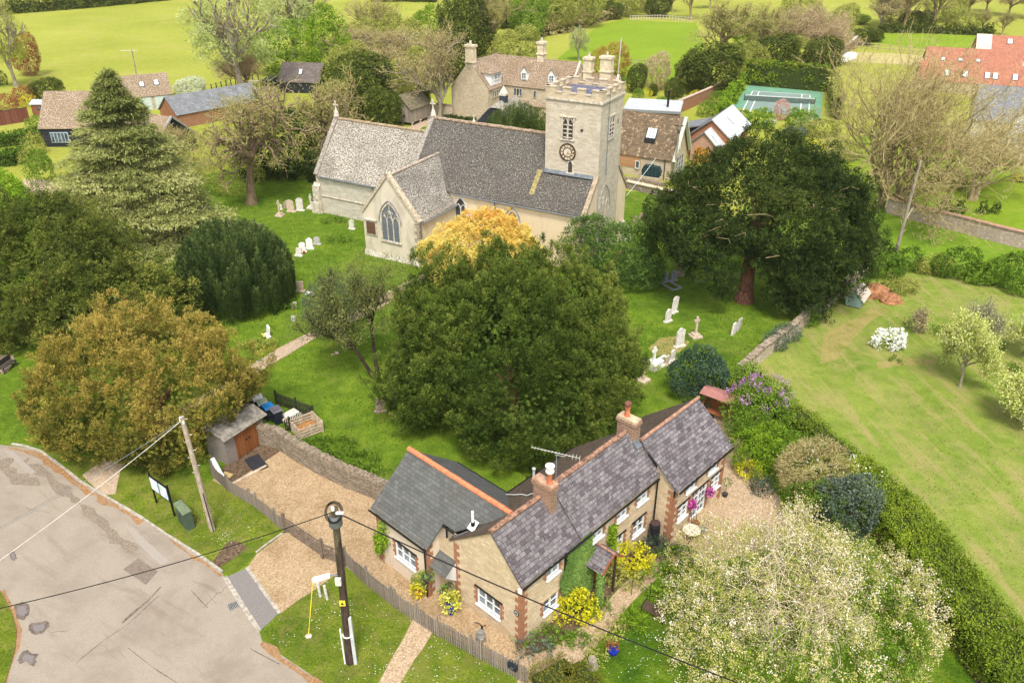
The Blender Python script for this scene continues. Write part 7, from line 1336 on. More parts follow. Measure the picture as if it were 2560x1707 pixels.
# notice board
t=thing('notice_board','black framed double notice board on two posts on the verge','sign',P(412,1268),math.atan2(P(437,1290)[1]-P(392,1257)[1],P(437,1290)[0]-P(392,1257)[0])+R(0)); L=2.0
a0=P(392,1257);b0=P(437,1290); t.location=(*a0,0); L=math.hypot(b0[0]-a0[0],b0[1]-a0[1])
for x in (0,L): m=MB(); m.box(x-.04,-.04,0,x+.04,.04,2.15); m.build('post',M_black,t)
m=MB(); m.box(0,-.06,1.05,L,.03,2.0); f=m.build('frame',M_black,t)
for x0_,x1_ in ((.08,L/2-.06),(L/2+.06,L-.08)): m=MB(); m.box(x0_,-.075,1.12,x1_,-.062,1.93); m.build('notice_panel',plain('panel_blue_white',(.62,.72,.80),.3,0,.1),f)
for i,(u,v,w,h,c) in enumerate([(.12,1.55,.25,.3,(.8,.8,.82)),(.42,1.5,.22,.33,(.75,.78,.85)),(.12,1.18,.25,.3,(.8,.82,.8)),(.45,1.17,.25,.26,(.7,.72,.8)),(L/2+.12,1.56,.22,.3,(.45,.7,.5)),(L/2+.4,1.5,.25,.34,(.8,.8,.8)),(L/2+.15,1.16,.25,.32,(.8,.7,.75)),(L/2+.5,1.18,.2,.22,(.4,.6,.75))]):
    if u+w<L-.08: m=MB(); m.box(u,-.083,v,u+w,-.077,v+h); m.build('paper',plain('paper',c,.6,0,.03),f)
# green cabinet
t=thing('roadside_cabinet','grey-green roadside cable cabinet on the verge below the notice board','cabinet',P(467,1310),R(-47)); m=MB(); m.box(-.6,-.22,0,.6,.22,1.15); m.build('cabinet_body',plain('cabinet_green',(.07,.10,.07),.6,0,.12,3),t); m=MB(); m.prism([(-.63,-.26,1.15),(-.63,.26,1.15),(-.63,.2,1.24),(-.63,-.2,1.24)],(1.26,0,0)); m.build('cabinet_top',plain('cabinet_lid',(.16,.20,.12),.6,0,.15,4),t); m=MB(); m.box(-.01,-.232,.05,.01,-.22,1.1); m.box(-.12,-.24,.6,-.07,-.22,.7); m.build('door_seam',M_dark,t)
# mailbox
t=thing('mailbox','black letterbox fixed to the outside of the front picket fence','mailbox',(*P(1290,1697),.0),R(-36)); m=MB(); m.box(-.22,-.2,.62,.22,.05,.86); m.prism([(-.24,-.24,.86),(-.24,.07,.86),(-.24,.03,.95),(-.24,-.12,.97)],(.48,0,0)); m.build('box_body',plain('letterbox_black',(.02,.022,.03),.35),t); m=MB(); m.box(-.08,-.212,.72,.08,-.2,.76); m.build('badge',M_iron,t)
t.location=(*P(1286,1690),0)
# water butt, table, chairs, bench
t=thing('water_butt','black ribbed water butt in the cottage corner by the downpipe','water butt',loc2w(9.85,-.42,0)); m=MB(); m.lathe([(.24,0),(.28,.3),(.27,.33),(.30,.6),(.29,.63),(.29,.95),(.25,1.05),(.2,1.08)],(0,0,.25),16); m.build('barrel',plain('butt_black',(.02,.02,.022),.4),t); m=MB(); m.lathe([(.26,0),(.26,.05),(.1,.07)],(0,0,1.33),16); m.build('lid',plain('butt_lid',(.07,.04,.04)),t); cbox(t,'stand',-.3,-.3,0,.3,.3,.25,M_black)
t=thing('garden_table','small pale hexagonal metal table outside the french doors','table',loc2w(11.35,-1.75,0)); m=MB(); m.lathe([(.48,.70),(.5,.72),(.48,.74)],(0,0,0),8); m.build('tabletop',plain('cream_top',(.68,.60,.48)),t)
for a in range(3): m=MB(); m.path([(.1*math.cos(a*2.1),.1*math.sin(a*2.1),.7),(.3*math.cos(a*2.1+.3),.3*math.sin(a*2.1+.3),.35),(.4*math.cos(a*2.1),.4*math.sin(a*2.1),0)],.015,5); m.build('leg',M_black,t)
def chair(label,loc,rot,col):
    t=thing('bistro_chair',label,'chair',loc,rot); m=MB(); m.lathe([(.2,.43),(.21,.45),(.2,.47)],(0,0,0),10); m.build('seat',col,t); m=MB(); m.path([(-.19,.15,.45),(-.17,.22,.85),(0,.24,.92),(.17,.22,.85),(.19,.15,.45)],.013,5); m.path([(0,.2,.45),(0,.24,.92)],.01,4); m.build('backrest',M_black,t)
    for sx in (-1,1):
        for sy in (-1,1): m=MB(); m.tube((sx*.15,sy*.14,.44),(sx*.2,sy*.2,0),.012,n=5); m.build('leg',M_black,t)
chair('black wire bistro chair right of the hexagonal table',loc2w(12.1,-2.0,0),R(-60),M_iron); chair('low brown chair behind the hexagonal table by the french doors',loc2w(12.3,-1.45,0),R(30),plain('rust_seat',(.2,.08,.04)))
t=thing('garden_bench','dark slatted curved-back metal bench beside the cottage path','bench',P(1635,1540),R(-35))
m=MB()
for i in range(8): m.obox((0,-.25+i*.07,.42+.01*i),(1,0,0),(0,0,1),(1.15,.05,.02))
m.build('seat',plain('bench_brown',(.10,.065,.05),.7),t); m=MB(); pts=[(-.58+1.16*i/10,.28,.75+.22*math.sin(math.pi*i/10)) for i in range(11)]; m.path(pts,.02,5)
for i in range(1,10): m.tube((pts[i][0],.26,.45),pts[i],.008,n=4)
m.build('backrest',M_black,t)
for sx in (-1,1):
    for sy in (-.26,.28): m=MB(); m.tube((sx*.56,sy,0),(sx*.56,sy,.78 if sy>0 else .6),.02,n=5); m.build('leg',M_black,t)
    m=MB(); m.tube((sx*.56,-.26,.6),(sx*.56,.28,.66),.02,n=5); m.build('arm',M_black,t)
t=thing('garden_arch','slim black wire trellis beside the curved-back bench','trellis',P(1600,1500),R(-40)); m=MB()
for x in (-.5,.5): m.tube((x,0,0),(x,0,1.5),.015,n=5)
m.path([(-.5,0,1.15),(-.25,0,1.25),(0,0,1.1),(.25,0,1.0),(.5,0,.9)],.012,4); m.build('frame',M_black,t)
# pots
def potplant(label,loc,col,fm,r=.22,h=.3,fr=(.42,.42,.4),n=9,leaf=(.07,.16),fl=None):
    t=thing('potted_plant',label,'pot plant',loc); m=MB(); m.lathe([(r*.7,0),(r*.95,h*.6),(r,h),(r*1.08,h),(r*1.08,h+.04),(r*.85,h+.04)],(0,0,0),14); m.build('pot',col,t); Q,tt=crown(np.random.default_rng(len(label)),[((0,0,h+fr[2]*.8),fr)],dens=22,n=n,clen=.25,cw=.14,leaf=leaf,up=.4,core=.5,zmin=h*.8); qmesh('foliage',Q,tt,fm,t)
    if fl: Q,tt=crown(np.random.default_rng(3),[((0,0,h+fr[2]*.9),(fr[0]*.95,fr[1]*.95,fr[2]))],dens=14,n=3,clen=.05,cw=.1,leaf=(.08,.08),core=0,zmin=h); qmesh('flowers',Q,tt,fl,t)
    return t
M_bluepot=plain('cobalt_glaze',(.01,.03,.30),.25,0,.1)
F_vari=foliage('yellow_variegated',[(0,(.25,.32,.02)),(.5,(.55,.55,.06)),(1,(.85,.80,.25))],.3); F_pinkfl=foliage('pink_white_flowers',[(0,(.5,.08,.25)),(.5,(.75,.5,.55)),(1,(.9,.85,.8))],.3); F_purp=foliage('purple_pink_flowers',[(0,(.35,.02,.30)),(.5,(.6,.05,.35)),(1,(.75,.25,.6))],.3)
potplant('yellow variegated shrub in a cobalt blue pot by the gable wall',loc2w(-.75,3.85,0),M_bluepot,F_vari,.26,.38); potplant('pink and white flowering pot under the side porch',loc2w(-.35,4.45,0),M_dark,F_ivy,.2,.35,(.36,.36,.32),fl=F_pinkfl); potplant('orange flowered terracotta pot by the wing downpipe',loc2w(-1.15,5.75,0),M_clay,F_yellow,.2,.22,(.25,.25,.3)); potplant('small blue pot with red plant beside the garden lawn',P(1532,1633),M_bluepot,F_copper,.24,.24,(.2,.2,.22))
t=thing('hanging_basket','green hanging basket on the wing corner quoins','basket',loc2w(-1.05,5.15,1.65)); Q,tt=crown(rg(3),[((0,0,0),(.3,.3,.22))],dens=30,n=9,clen=.15,cw=.1,leaf=(.06,.09),zmin=-9); qmesh('foliage',Q+np.array([0,0,0]),tt,F_ivy,t); m=MB(); m.lathe([(.05,-.3),(.22,-.12),(.24,0)],(0,0,0),10); m.build('basket',M_dark,t)
for i,(lx,lz,l) in enumerate(((12.0,1.75,'purple and pink hanging basket between the french doors and left window'),(13.75,1.55,'pink hanging basket between the french doors and right window'))):
    t=thing('hanging_basket',l,'basket',loc2w(lx,-1.3,lz)); d_=unit(rg(5+i).normal(size=(160,3)))*np.array([.2,.2,.24]); r_=rg(8+i); Q=quads(d_,unit(d_+r_.normal(size=d_.shape)*.3),unit(r_.normal(size=d_.shape)),.08,.11); qmesh('flowers',Q,r_.random(160),F_purp,t); m=MB(); m.lathe([(.04,-.22),(.15,-.1),(.17,0)],(0,0,0),10); m.build('basket',M_dark,t); m=MB(); m.tube((0,0,.1),(0,.2,.55),.01,n=4); m.build('bracket',M_black,t)
t=thing('topiary_ball','small standard topiary ball in a pot at the far cottage corner','topiary',loc2w(15.75,-1.25,0)); m=MB(); m.tube((0,0,.2),(0,0,.9),.02,n=5); m.build('stem',B_brown,t); Q,tt=crown(rg(6),[((0,0,1.05),(.24,.24,.24))],dens=40,n=8,clen=.1,cw=.08,leaf=(.04,.06)); qmesh('foliage',Q,tt,F_ivy,t); m=MB(); m.lathe([(.12,0),(.17,.25)],(0,0,0),10); m.build('pot',M_dark,t)
t=thing('garden_pump','old grey milk churn and iron pump on the gravel below the gable window','ornament',loc2w(-.95,1.65,0)); m=MB(); m.lathe([(.2,0),(.24,.1),(.24,.35),(.14,.5),(.16,.58)],(0,0,0),14); m.build('churn',plain('galv_churn',(.28,.27,.25),.5,.3),t); m=MB(); m.tube((.05,.3,0),(.05,.3,.6),.05,n=8); m.path([(.05,.3,.6),(-.1,.4,.7),(-.3,.5,.62)],.025,5); m.path([(.05,.3,.6),(.25,.2,.75)],.02,5); m.build('pump',M_black,t)
# swing seat
t=thing('swing_seat','wooden garden swing seat with a dusty red canopy behind the lilac','swing seat',P(1790,1045),R(-38))
M_cedar=plain('stained_wood',(.28,.10,.05),.7,0,.2,4)
for sx in (-1,1): m=MB(); m.tube((sx*.95,-.55,0),(sx*.85,0,1.9),.05,n=6); m.tube((sx*.95,.55,0),(sx*.85,0,1.9),.05,n=6); m.tube((sx*.92,-.4,.45),(sx*.92,.4,.45),.035,n=5); m.build('frame_side',M_cedar,t)
m=MB(); m.slab([(-1.1,-.65,1.85),(1.1,-.65,1.85),(1.1,0,2.05),(-1.1,0,2.05)],.05); m.slab([(-1.1,.65,1.85),(1.1,.65,1.85),(1.1,0,2.05),(-1.1,0,2.05)],.05); m.build('canopy',plain('dusty_red',(.33,.15,.13),.9),t)
m=MB()
for i in range(5): m.box(-.7,-.35+i*.13,.45,.7,-.25+i*.13,.48)
m.build('seat',M_cedar,t); m=MB()
for i in range(5): m.box(-.7,.3,.55+i*.12,.7,.33,.64+i*.12)
m.build('backrest',M_cedar,t); m=MB()
for sx in (-.65,.65): m.tube((sx,0,.5),(sx,0,1.9),.012,n=4)
m.build('hanger',M_iron,t)
# churchyard bench at left
t=thing('wooden_bench','dark wooden bench on the paved path at the left edge','bench',P(22,924),R(80)); cbox(t,'seat',-.7,-.22,.42,.7,.22,.47,M_dark); cbox(t,'backrest',-.7,.2,.5,.7,.25,.9,M_dark)
for sx in (-.62,.62):
    for sy in (-.18,.2): cbox(t,'leg',sx-.03,sy-.03,0,sx+.03,sy+.03,.42,M_dark)
# hen house and mound
t=thing('hen_house','pale blue-green wooden ark with pitched wooden roof by the paddock wall','hen house',P(2140,757),R(55)); M_bg=planks('bluegreen_boards',(.24,.34,.31),(.30,.41,.37),(.15,.2,.2),.3,True)
m=MB(); m.add([(-1.1,-.6,.1),(1.1,-.6,.1),(1.1,.6,.1),(-1.1,.6,.1),(-1.1,-.7,.75),(1.1,-.7,.75),(1.1,.7,.75),(-1.1,.7,.75),(-1.1,0,1.4),(1.1,0,1.4)],[(0,1,5,4),(2,3,7,6),(1,2,6,9,5),(3,0,4,8,7)]); m.build('wall',M_bg,t)
m=MB(); m.slab([(-1.2,-.82,.68),(1.2,-.82,.68),(1.2,0,1.5),(-1.2,0,1.5)],.04); m.slab([(-1.2,.82,.68),(1.2,.82,.68),(1.2,.01,1.5),(-1.2,.01,1.5)],.04); m.build('roof',plain('plank_roof',(.52,.44,.37),.9,0,.2,6),t); cbox(t,'hatch',-1.14,-.3,.3,-1.1,.3,.8,plain('hatch_green',(.2,.3,.27)))
t=thing('earth_mound','mound of reddish brown earth beside the hen house','mound',P(2200,745)); m=MB(); m.blob((-.3,.6,.1),(1.3,1.0,.9),rng,.14,3); m.blob((.6,-.5,.05),(1.0,.9,.55),rng,.14,3); m.build('soil_heap',plain('red_earth',(.30,.14,.07),.95,0,.4,4),t)
t=thing('log_stump','cut tree stump in the flower bed by the bottom path','stump',P(1480,1665)); m=MB(); m.lathe([(.3,0),(.22,.25),(.2,.5),(.02,.5)],(0,0,0),12); m.build('stump',B_grey,t)
# topiary birds and balls on the right lawn
for i,(px,py,h,l) in enumerate([(2360,534,1.7,'dark flared topiary with a knob, first from the left behind the brick garden wall'),(2395,540,1.6,'dark flared topiary with a round top, second from the left behind the brick garden wall'),(2455,541,1.3,'ball-topped topiary, third from the left behind the brick garden wall'),(2487,540,1.1,'small ball topiary, last of four behind the brick garden wall')]):
    t=thing('topiary',l,'topiary',P(px,py-6),0,'clipped topiary on the lawn behind the brick wall'); Q,tt=crown(rg(60+i),[((0,0,h*.25),(.75*h/1.6,.75*h/1.6,h*.3)),((0,0,h*.5),(.35,.35,h*.3)),((0,0,h*.85),(.36,.36,.34))],dens=18,n=8,clen=.12,cw=.12,leaf=(.08,.1),amp=.02); qmesh('foliage',Q,tt*.5,F_irish,t)
    trunkmesh(t,h*.6,.05,B_dark,limbs=0)
# ---------------- garden plants ----------------
def bush(name,label,loc,lobes,mat,cat='shrub',stem=True,**kw):
    t=thing(name,label,cat,loc); a=dict(dens=12,n=14,clen=.35,cw=.24,leaf=(.07,.11),up=.35,amp=.14,core=.6,zmin=.05); a.update(kw); Q,tt=crown(np.random.default_rng(sum(map(ord,label))),lobes,**a); qmesh('foliage',Q,tt,mat,t)
    if stem: trunkmesh(t,max(.3,lobes[0][0][2]),.05,B_dark,limbs=3,rng=rg(2))
    return t
bush('golden_shrub','bright yellow-leaved shrub right of the front porch',loc2w(7.35,-.85,0),[((0,0,.75),(.95,.7,.8)),((-.5,.1,1.1),(.5,.45,.6))],F_yellow,leaf=(.08,.12))
bush('golden_shrub','bright yellow-leaved shrub left of the front porch under the ivy',loc2w(3.1,-.75,0),[((0,0,.7),(.85,.6,.85)),((.4,-.1,.5),(.6,.5,.5)),((-.9,-.1,.35),(.5,.4,.4))],F_yellow,leaf=(.08,.12),gap=1.1)
bush('evergreen_shrub','olive green shrub tucked between the porch post and the yellow shrub',loc2w(6.2,-.55,0),[((0,0,.5),(.6,.45,.6)),((.7,-.3,.35),(.6,.4,.4))],F_olive)
bush('grassy_clump','tuft of grey-green grassy foliage below the water butt',loc2w(9.3,-.9,0),[((0,0,.3),(.7,.4,.5)),((.7,-.1,.25),(.5,.4,.4))],F_blue,leaf=(.03,.3),up=.8)
bush('ground_cover','mixed green border plants along the cottage wall by the front corner',loc2w(1.2,-.6,0),[((0,0,.2),(1.2,.45,.4)),((-1.0,0,.2),(.6,.4,.3)),((1.4,-.2,.2),(.7,.4,.35))],F_green,leaf=(.06,.14),stem=False)
bush('grey_clump','blue-grey leafy clump at the foot of the front cottage corner',P(1335,1632),[((0,0,.3),(.55,.45,.35))],F_blue,stem=False,leaf=(.05,.16))
bush('ground_cover','low green border plants at the foot of the ivy pillar',loc2w(4.2,-1.25,0),[((0,0,.15),(.5,.5,.3)),((-.7,-.1,.15),(.5,.4,.3))],F_green,stem=False)
bush('iris_clump','upright green iris leaves beside the garden lawn',P(1590,1572),[((0,0,.2),(.4,.3,.4)),((-.4,.4,.2),(.4,.3,.4))],F_bright,stem=False,leaf=(.035,.4),up=.9)
bush('peony_bush','mid green bush beside the path behind the curved-back bench',P(1655,1470),[((0,0,.4),(.9,.8,.6)),((1.0,.3,.4),(.7,.6,.6))],F_green)
bush('peony_bush','darker green bush beyond the peonies under the apple tree',P(1700,1420),[((0,0,.4),(.9,.8,.6)),((-.6,.2,.3),(.6,.6,.4))],F_box)
bush('border_plants','brownish mixed plants around the small blue pot',P(1500,1620),[((0,0,.15),(.6,.5,.3)),((.5,.6,.1),(.5,.4,.2)),((-.3,-.7,.1),(.4,.4,.2))],F_olive,stem=False,gap=.9)
bush('rock_edging','stone edged herbs at the lawn corner by the iris',P(1548,1560),[((0,0,.1),(.45,.35,.2))],F_tan,stem=False)
# ivy on the front wall and porch post
t=thing('ivy','dense ivy covering the cottage front between the left windows and the porch','climber',CO,CA); r_=rg(90); n=9000; u=r_.random(n);v=r_.random(n); xx=2.62+2.25*u+.10*np.sin(v*9); zz=3.95*v; k=(xx>2.75+.25*np.sin(zz*2.2))&(xx<5.0-.55*np.clip(1-zz/2.4,0,1)*0)&~((xx>4.72)&(zz>2.95)); xx,zz=xx[k],zz[k]; n=len(xx); wv=Waves(r_,1.6)
th_=.16+.09*wv(np.stack([xx,zz,zz*0],1)); C=np.stack([xx,-.03-th_*r_.random(n)**.5-.02,zz],1); D=unit(np.stack([r_.normal(size=n)*.6,-.35+r_.normal(size=n)*.2,-.8+r_.normal(size=n)*.4],1)); N_=unit(np.stack([r_.normal(size=n)*.4,-1+0*xx,.5+r_.normal(size=n)*.3],1)); qmesh('foliage',quads(C,D,N_,.085,.10),.5+.45*(r_.random(n)-.5)+.15*wv(C),F_ivy,t)
m=MB(); m.box(2.85,-.06,0,4.8,-.02,3.8); m.build('shade_filler',plain('ivy_inner_shade',(.02,.03,.01)),t)  # near-black filler behind the leaves, gap shade painted as its colour
n=1400; z=r_.random(n)*2.25; a=r_.random(n)*6.28; C=np.stack([4.5+.16*np.cos(a),-.95+.16*np.sin(a),z],1); D=unit(np.stack([np.cos(a)*.5,np.sin(a)*.5,-.7+0*a],1)+r_.normal(size=(n,3))*.3); N_=unit(np.stack([np.cos(a),np.sin(a),.5+0*a],1)); o=qmesh('ivy',quads(C,D,N_,.08,.10),r_.random(n),F_ivy); o.location=(CO[0],CO[1],0); o.rotation_euler=(0,0,CA); tag(o,'ivy sheathing the left post of the front porch','climber')
def climber(label,x,y,w,h,mat,n,nrm,z0=.1,cw=.25,name='climber'):
    t=thing(name,label,'climber',CO,CA); r_=np.random.default_rng(n); k=r_.integers(0,14,n); cz=z0+(h-z0)*r_.random(14); cu=(r_.random(14)-.5)*w; C=np.zeros((n,3)); uu=cu[k]+r_.normal(size=n)*cw*.5; C[:,2]=np.clip(cz[k]+r_.normal(size=n)*cw,z0,h)
    if nrm=='x': C[:,0]=x-.05-.2*r_.random(n); C[:,1]=y+uu
    else: C[:,1]=y-.05-.2*r_.random(n); C[:,0]=x+uu
    D=unit(r_.normal(size=(n,3))); N_=unit(r_.normal(size=(n,3))+np.array([-1.2 if nrm=='x' else 0,0 if nrm=='x' else -1.2,.6])); qmesh('foliage',quads(C,D,N_,.09,.13),r_.random(n),mat,t); m=MB(); m.path([(x-.06,y-.03,0),(x-.06 if nrm=='x' else x+.1,y+(.12 if nrm=='x' else -.06),h*.4),(x-.06,y-.06,h*.85)],.025,5); m.build('stem',B_brown,t)
climber('leafy climber at the far left corner of the cream wing',-.85,8.75,.9,3.0,F_bright,900,'x',.7); climber('greyish climber at the foot of the wing by the downpipe',-.85,5.95,.8,1.5,F_olive,900,'x',.05,.2); climber('slim yellow-green climber on the wall above the front porch',6.35,-.02,.45,3.2,F_bright,600,'y',1.8,.2)
# right-hand garden shrubs
def pxb(name,label,px,py,lobes,mat,**kw): return bush(name,label,P(px,py),lobes,mat,**kw)
t=pxb('lilac','lilac in purple flower behind the red-roofed swing seat',1880,1075,[((0,0,1.5),(2.1,1.7,1.6)),((.6,.6,2.3),(1.5,1.2,1.1))],F_green,dens=9,leaf=(.08,.13))
r_=rg(91); p,nr=lobes_surface(r_,[((.5,.6,2.5),(1.7,1.3,1.1)),((0,.2,1.9),(2.0,1.6,1.4))],3.2,.1,.5); k=(p[:,2]>2.1); p,nr=p[k],nr[k]; n=16; C=np.repeat(p,n,0)+r_.normal(size=(len(p)*n,3))*np.array([.08,.08,.14]); qmesh('flowers',quads(C,unit(r_.normal(size=C.shape)),unit(r_.normal(size=C.shape)+np.array([0,0,1.])),.08,.09),r_.random(len(C)),F_lilac,t)
pxb('garden_shrub','fresh green bush below the lilac',1900,1180,[((0,0,1.0),(1.4,1.1,1.2)),((-.7,.5,1.3),(1.0,.9,1.0)),((.7,1.2,1.2),(1.1,1.0,1.1))],F_bright)
pxb('garden_shrub','dark green low bush at the gravel edge beyond the cottage end',1850,1115,[((0,0,.7),(1.0,.9,.8))],F_box)
pxb('euphorbia','acid yellow flowering clump at the gravel edge below the lilac',1866,1190,[((0,0,.4),(.75,.6,.55))],F_yellow)
pxb('cotinus_bush','bare twiggy viburnum dotted with white flowers among the garden shrubs',2010,1240,[((0,0,1.8),(1.9,1.6,1.5)),((.6,.4,2.4),(1.3,1.1,1.0))],F_tan,leaf=(.03,.3),core=0,up=.7,dens=9)
t=pxb('viburnum','white-flecked shrub right of the bare twiggy viburnum',2075,1250,[((0,0,1.4),(1.3,1.2,1.2)),((-1.2,-.2,1.0),(1.2,1,1.0))],F_olive)
r_=rg(92); C=np.array([0,0,2.0])+r_.normal(size=(260,3))*np.array([1.0,.8,.45]); qmesh('flowers',quads(C,unit(r_.normal(size=C.shape)),unit(r_.normal(size=C.shape)+np.array([0,0,1.])),.11,.12),.8+0*C[:,0],F_white,t)
pxb('evergreen_shrub','tall blue-grey evergreen shrub beside the top of the long clipped hedge',2110,1325,[((0,0,1.5),(1.2,1.1,1.7)),((.5,.3,2.2),(1.0,.9,.9)),((-.7,.4,1.9),(.9,.9,1.0))],F_blue,dens=16)
pxb('evergreen_shrub','greenish shrub left of the tall blue-grey evergreen',2040,1300,[((0,0,1.2),(1.2,1.0,1.3)),((-.9,.3,1.0),(.9,.9,1.0))],F_box)
pxb('evergreen_shrub','small blue spruce-like bush at the gravel turn',1905,1230,[((0,0,.5),(.6,.55,.6))],F_blue)
pxb('garden_shrub','green bushes under the hedge between the lilac and twiggy viburnum',1960,1165,[((0,0,1.0),(1.5,1.3,1.2)),((1.2,-.4,.9),(1.2,1.0,1.1))],F_box)
t=thing('young_maple','slender pale-stemmed sapling with buff leaves in front of the shrub border','tree',P(1940,1410),0); sg,tp=skel(rg(93),3.4,.05,3,.4,(5,4,3),.7,(25,55),.3,.15,minr=.01); tubes('trunk',sg,B_cream,t,4); Q,tt=twig_leaves(rg(94),tp,10,.16,(.07,.09)); qmesh('foliage',Q,tt,F_apple,t)
t2=dup(t,P(2000,1400),1.4,'second pale-stemmed sapling, right of the first, in front of the shrub border')
# orchard on the right
pxb('magnolia','low spreading bush of large white flowers alone in the paddock',2218,870,[((0,.2,.6),(1.25,.9,.7)),((.4,.1,1.0),(.8,.6,.4))],foliage('white_petals',[(0,(.30,.36,.12)),(.22,(.35,.4,.15)),(.3,(.88,.87,.84)),(1,(.92,.92,.90))],.3),dens=11,n=7,leaf=(.14,.18),core=0,gap=.9)
def openTree(label,px,py,h,w,mat,seed,nl=16,bk=B_grey,lf=(.08,.12)):
    t=thing('orchard_tree',label,'tree',P(px,py),seed); sg,tp=skel(rg(seed),h,.13,4,.3,(6,5,4,3),.66,(25,55),.2,.2,minr=.012); tubes('trunk',sg,bk,t,5); Q,tt=twig_leaves(rg(seed+1),tp,nl,.22,lf); qmesh('crown',Q,tt,mat,t); xs=max(abs(x[0][0]) for x in tp); zs=max(x[0][2] for x in tp); t.scale=(w/2/xs,w/2/xs,h/zs)
F_pale=foliage('pale_yellow_blossom_leaves',[(0,(.34,.40,.07)),(.5,(.52,.57,.14)),(1,(.76,.76,.36))],.4)
openTree('pale yellow-green blossoming orchard tree with a dark trunk in the paddock',2398,968,5.6,4.6,F_pale,101,34,B_grey,(.10,.15)); openTree('grey almost bare orchard tree just behind the pale yellow-green one',2425,880,4.6,3.6,foliage('grey_buds',[(0,(.25,.25,.14)),(1,(.42,.40,.26))],.3),103,8); openTree('cream blossoming tree low at the right frame edge of the paddock',2550,1050,3.2,4.6,F_pale,105,34,B_grey,(.09,.13)); openTree('pale budding orchard tree at the right frame edge above the cream one',2560,890,4.2,4.0,F_pale,107,14); openTree('bare grey sapling between the white magnolia and orchard trees',2290,830,2.2,1.6,F_tan,109,2)
for i,(x,y,w,l) in enumerate([(2265,810,.35,'tiny dark tuft in the paddock nearest the magnolia'),(2345,835,.5,'small dark green tuft left of the orchard trees'),(2492,805,.5,'small dark tuft right of the grey orchard tree'),(2490,870,.45,'small green tuft behind the cream blossoming tree'),(2240,905,.4,'dark tuft below the magnolia'),(2535,925,.4,'dark tuft between the two right-edge orchard trees')]): pxb('grass_tuft',l,x,y,[((0,0,w*.4),(w,w,w*.6))],F_box,stem=False,cat='plant')
# shrub row between paddock and brick wall
for i,(x,y,r1,h,mt,l) in enumerate([(2215,690,1.7,1.6,F_green,'green bush at the foot of the pale wooden pole'),(2262,672,1.6,1.7,F_box,'dark bush just right of the pale wooden pole'),(2330,680,1.6,1.3,F_olive,'thin brownish bush in the middle of the shrub row'),(2385,690,1.9,2.2,F_box,'large dark bush in the middle of the shrub row below the brick wall'),(2460,705,2.0,1.7,F_green,'green bush right of the large dark bush'),(2515,712,2.1,2.5,F_box,'tallest dark bush of the shrub row near the right frame edge'),(2575,735,2.0,1.6,F_green,'green bush at the right frame edge below the brick wall'),(2250,728,1.5,.8,F_olive,'low pale scrub beside the earth mound'),(2190,650,1.7,1.5,F_ryew,'ivy heap at the end of the paddock wall'),(2180,610,1.6,1.6,F_green,'rough green bush under the right branches of the big yew')]):
    pxb('hedgerow_shrub',l,x,y,[((0,0,h*.5),(r1,r1*.7,h*.55)),((r1*.4,.2,h*.75),(r1*.6,r1*.5,h*.4)),((-r1*.5,0,h*.45),(r1*.6,r1*.5,h*.4))],mt,dens=8,leaf=(.09,.14))
# ivy patches on the paddock wall
for i,(x,y,l) in enumerate([(1938,872,'grey-green ivy mound on the paddock wall, nearest the cottage'),(1965,848,'dark ivy heap second along the paddock wall'),(2020,812,'shadowy ivy heap under the big yew on the paddock wall'),(2085,755,'pale ivy tuft on the paddock wall near the hen house')]):
    pxb('ivy_mound',l,x,y,[((0,0,.6),(1.0,.7,.65))],F_blue if i<2 else F_box,stem=False,cat='climber')
# churchyard ground cover
for i,(x,y,w,l,mt) in enumerate([(800,1125,1.5,'bank of green nettles and ivy above the drive wall',F_box),(868,1160,1.3,'ivy bank further along the drive wall towards the wing',F_box),(905,1190,1.0,'low ivy patch close to the wing roof',F_green),(652,1052,.8,'leafy bush between the brick shed and the bins',F_green),(700,770,1.2,'dark periwinkle patch below the Irish yew',F_box),(830,556,.9,'flowering weed patch below the chancel wall',F_box),(845,605,.8,'low weed patch between the headstones and transept',F_box),(1595,930,1.0,'rough planting around the white cross grave',F_olive),(1560,980,1.0,'rough planting at the right foot of the central yew',F_green),(1500,1050,.9,'pale green shrublet right of the central yew foot',F_blue),(640,870,1.0,'grassy clump near the path end by the golden yew',F_olive)]):
    pxb('ground_cover',l,x,y,[((0,0,.2),(w,w*.7,.4)),((w*.8,.2,.15),(w*.7,w*.5,.35)),((-w*.7,-.1,.15),(w*.6,w*.5,.3))],mt,stem=False,cat='plants',dens=9)
pxb('yellow_flowers','small yellow flower clump at the right foot of the Irish yew',706,762,[((0,0,.3),(.3,.3,.4))],F_yellow,stem=False,cat='plants')
for i,(x,y,h,l) in enumerate([(1950,300,2.4,'pink blossoming cherry on the near side of the tennis court')]): pxb('cherry_tree',l,x,y,[((0,0,1.6),(1.1,1.1,1.5))],foliage('cherry_pink',[(0,(.40,.22,.16)),(.5,(.62,.36,.32)),(1,(.75,.55,.5))],.3),cat='tree')
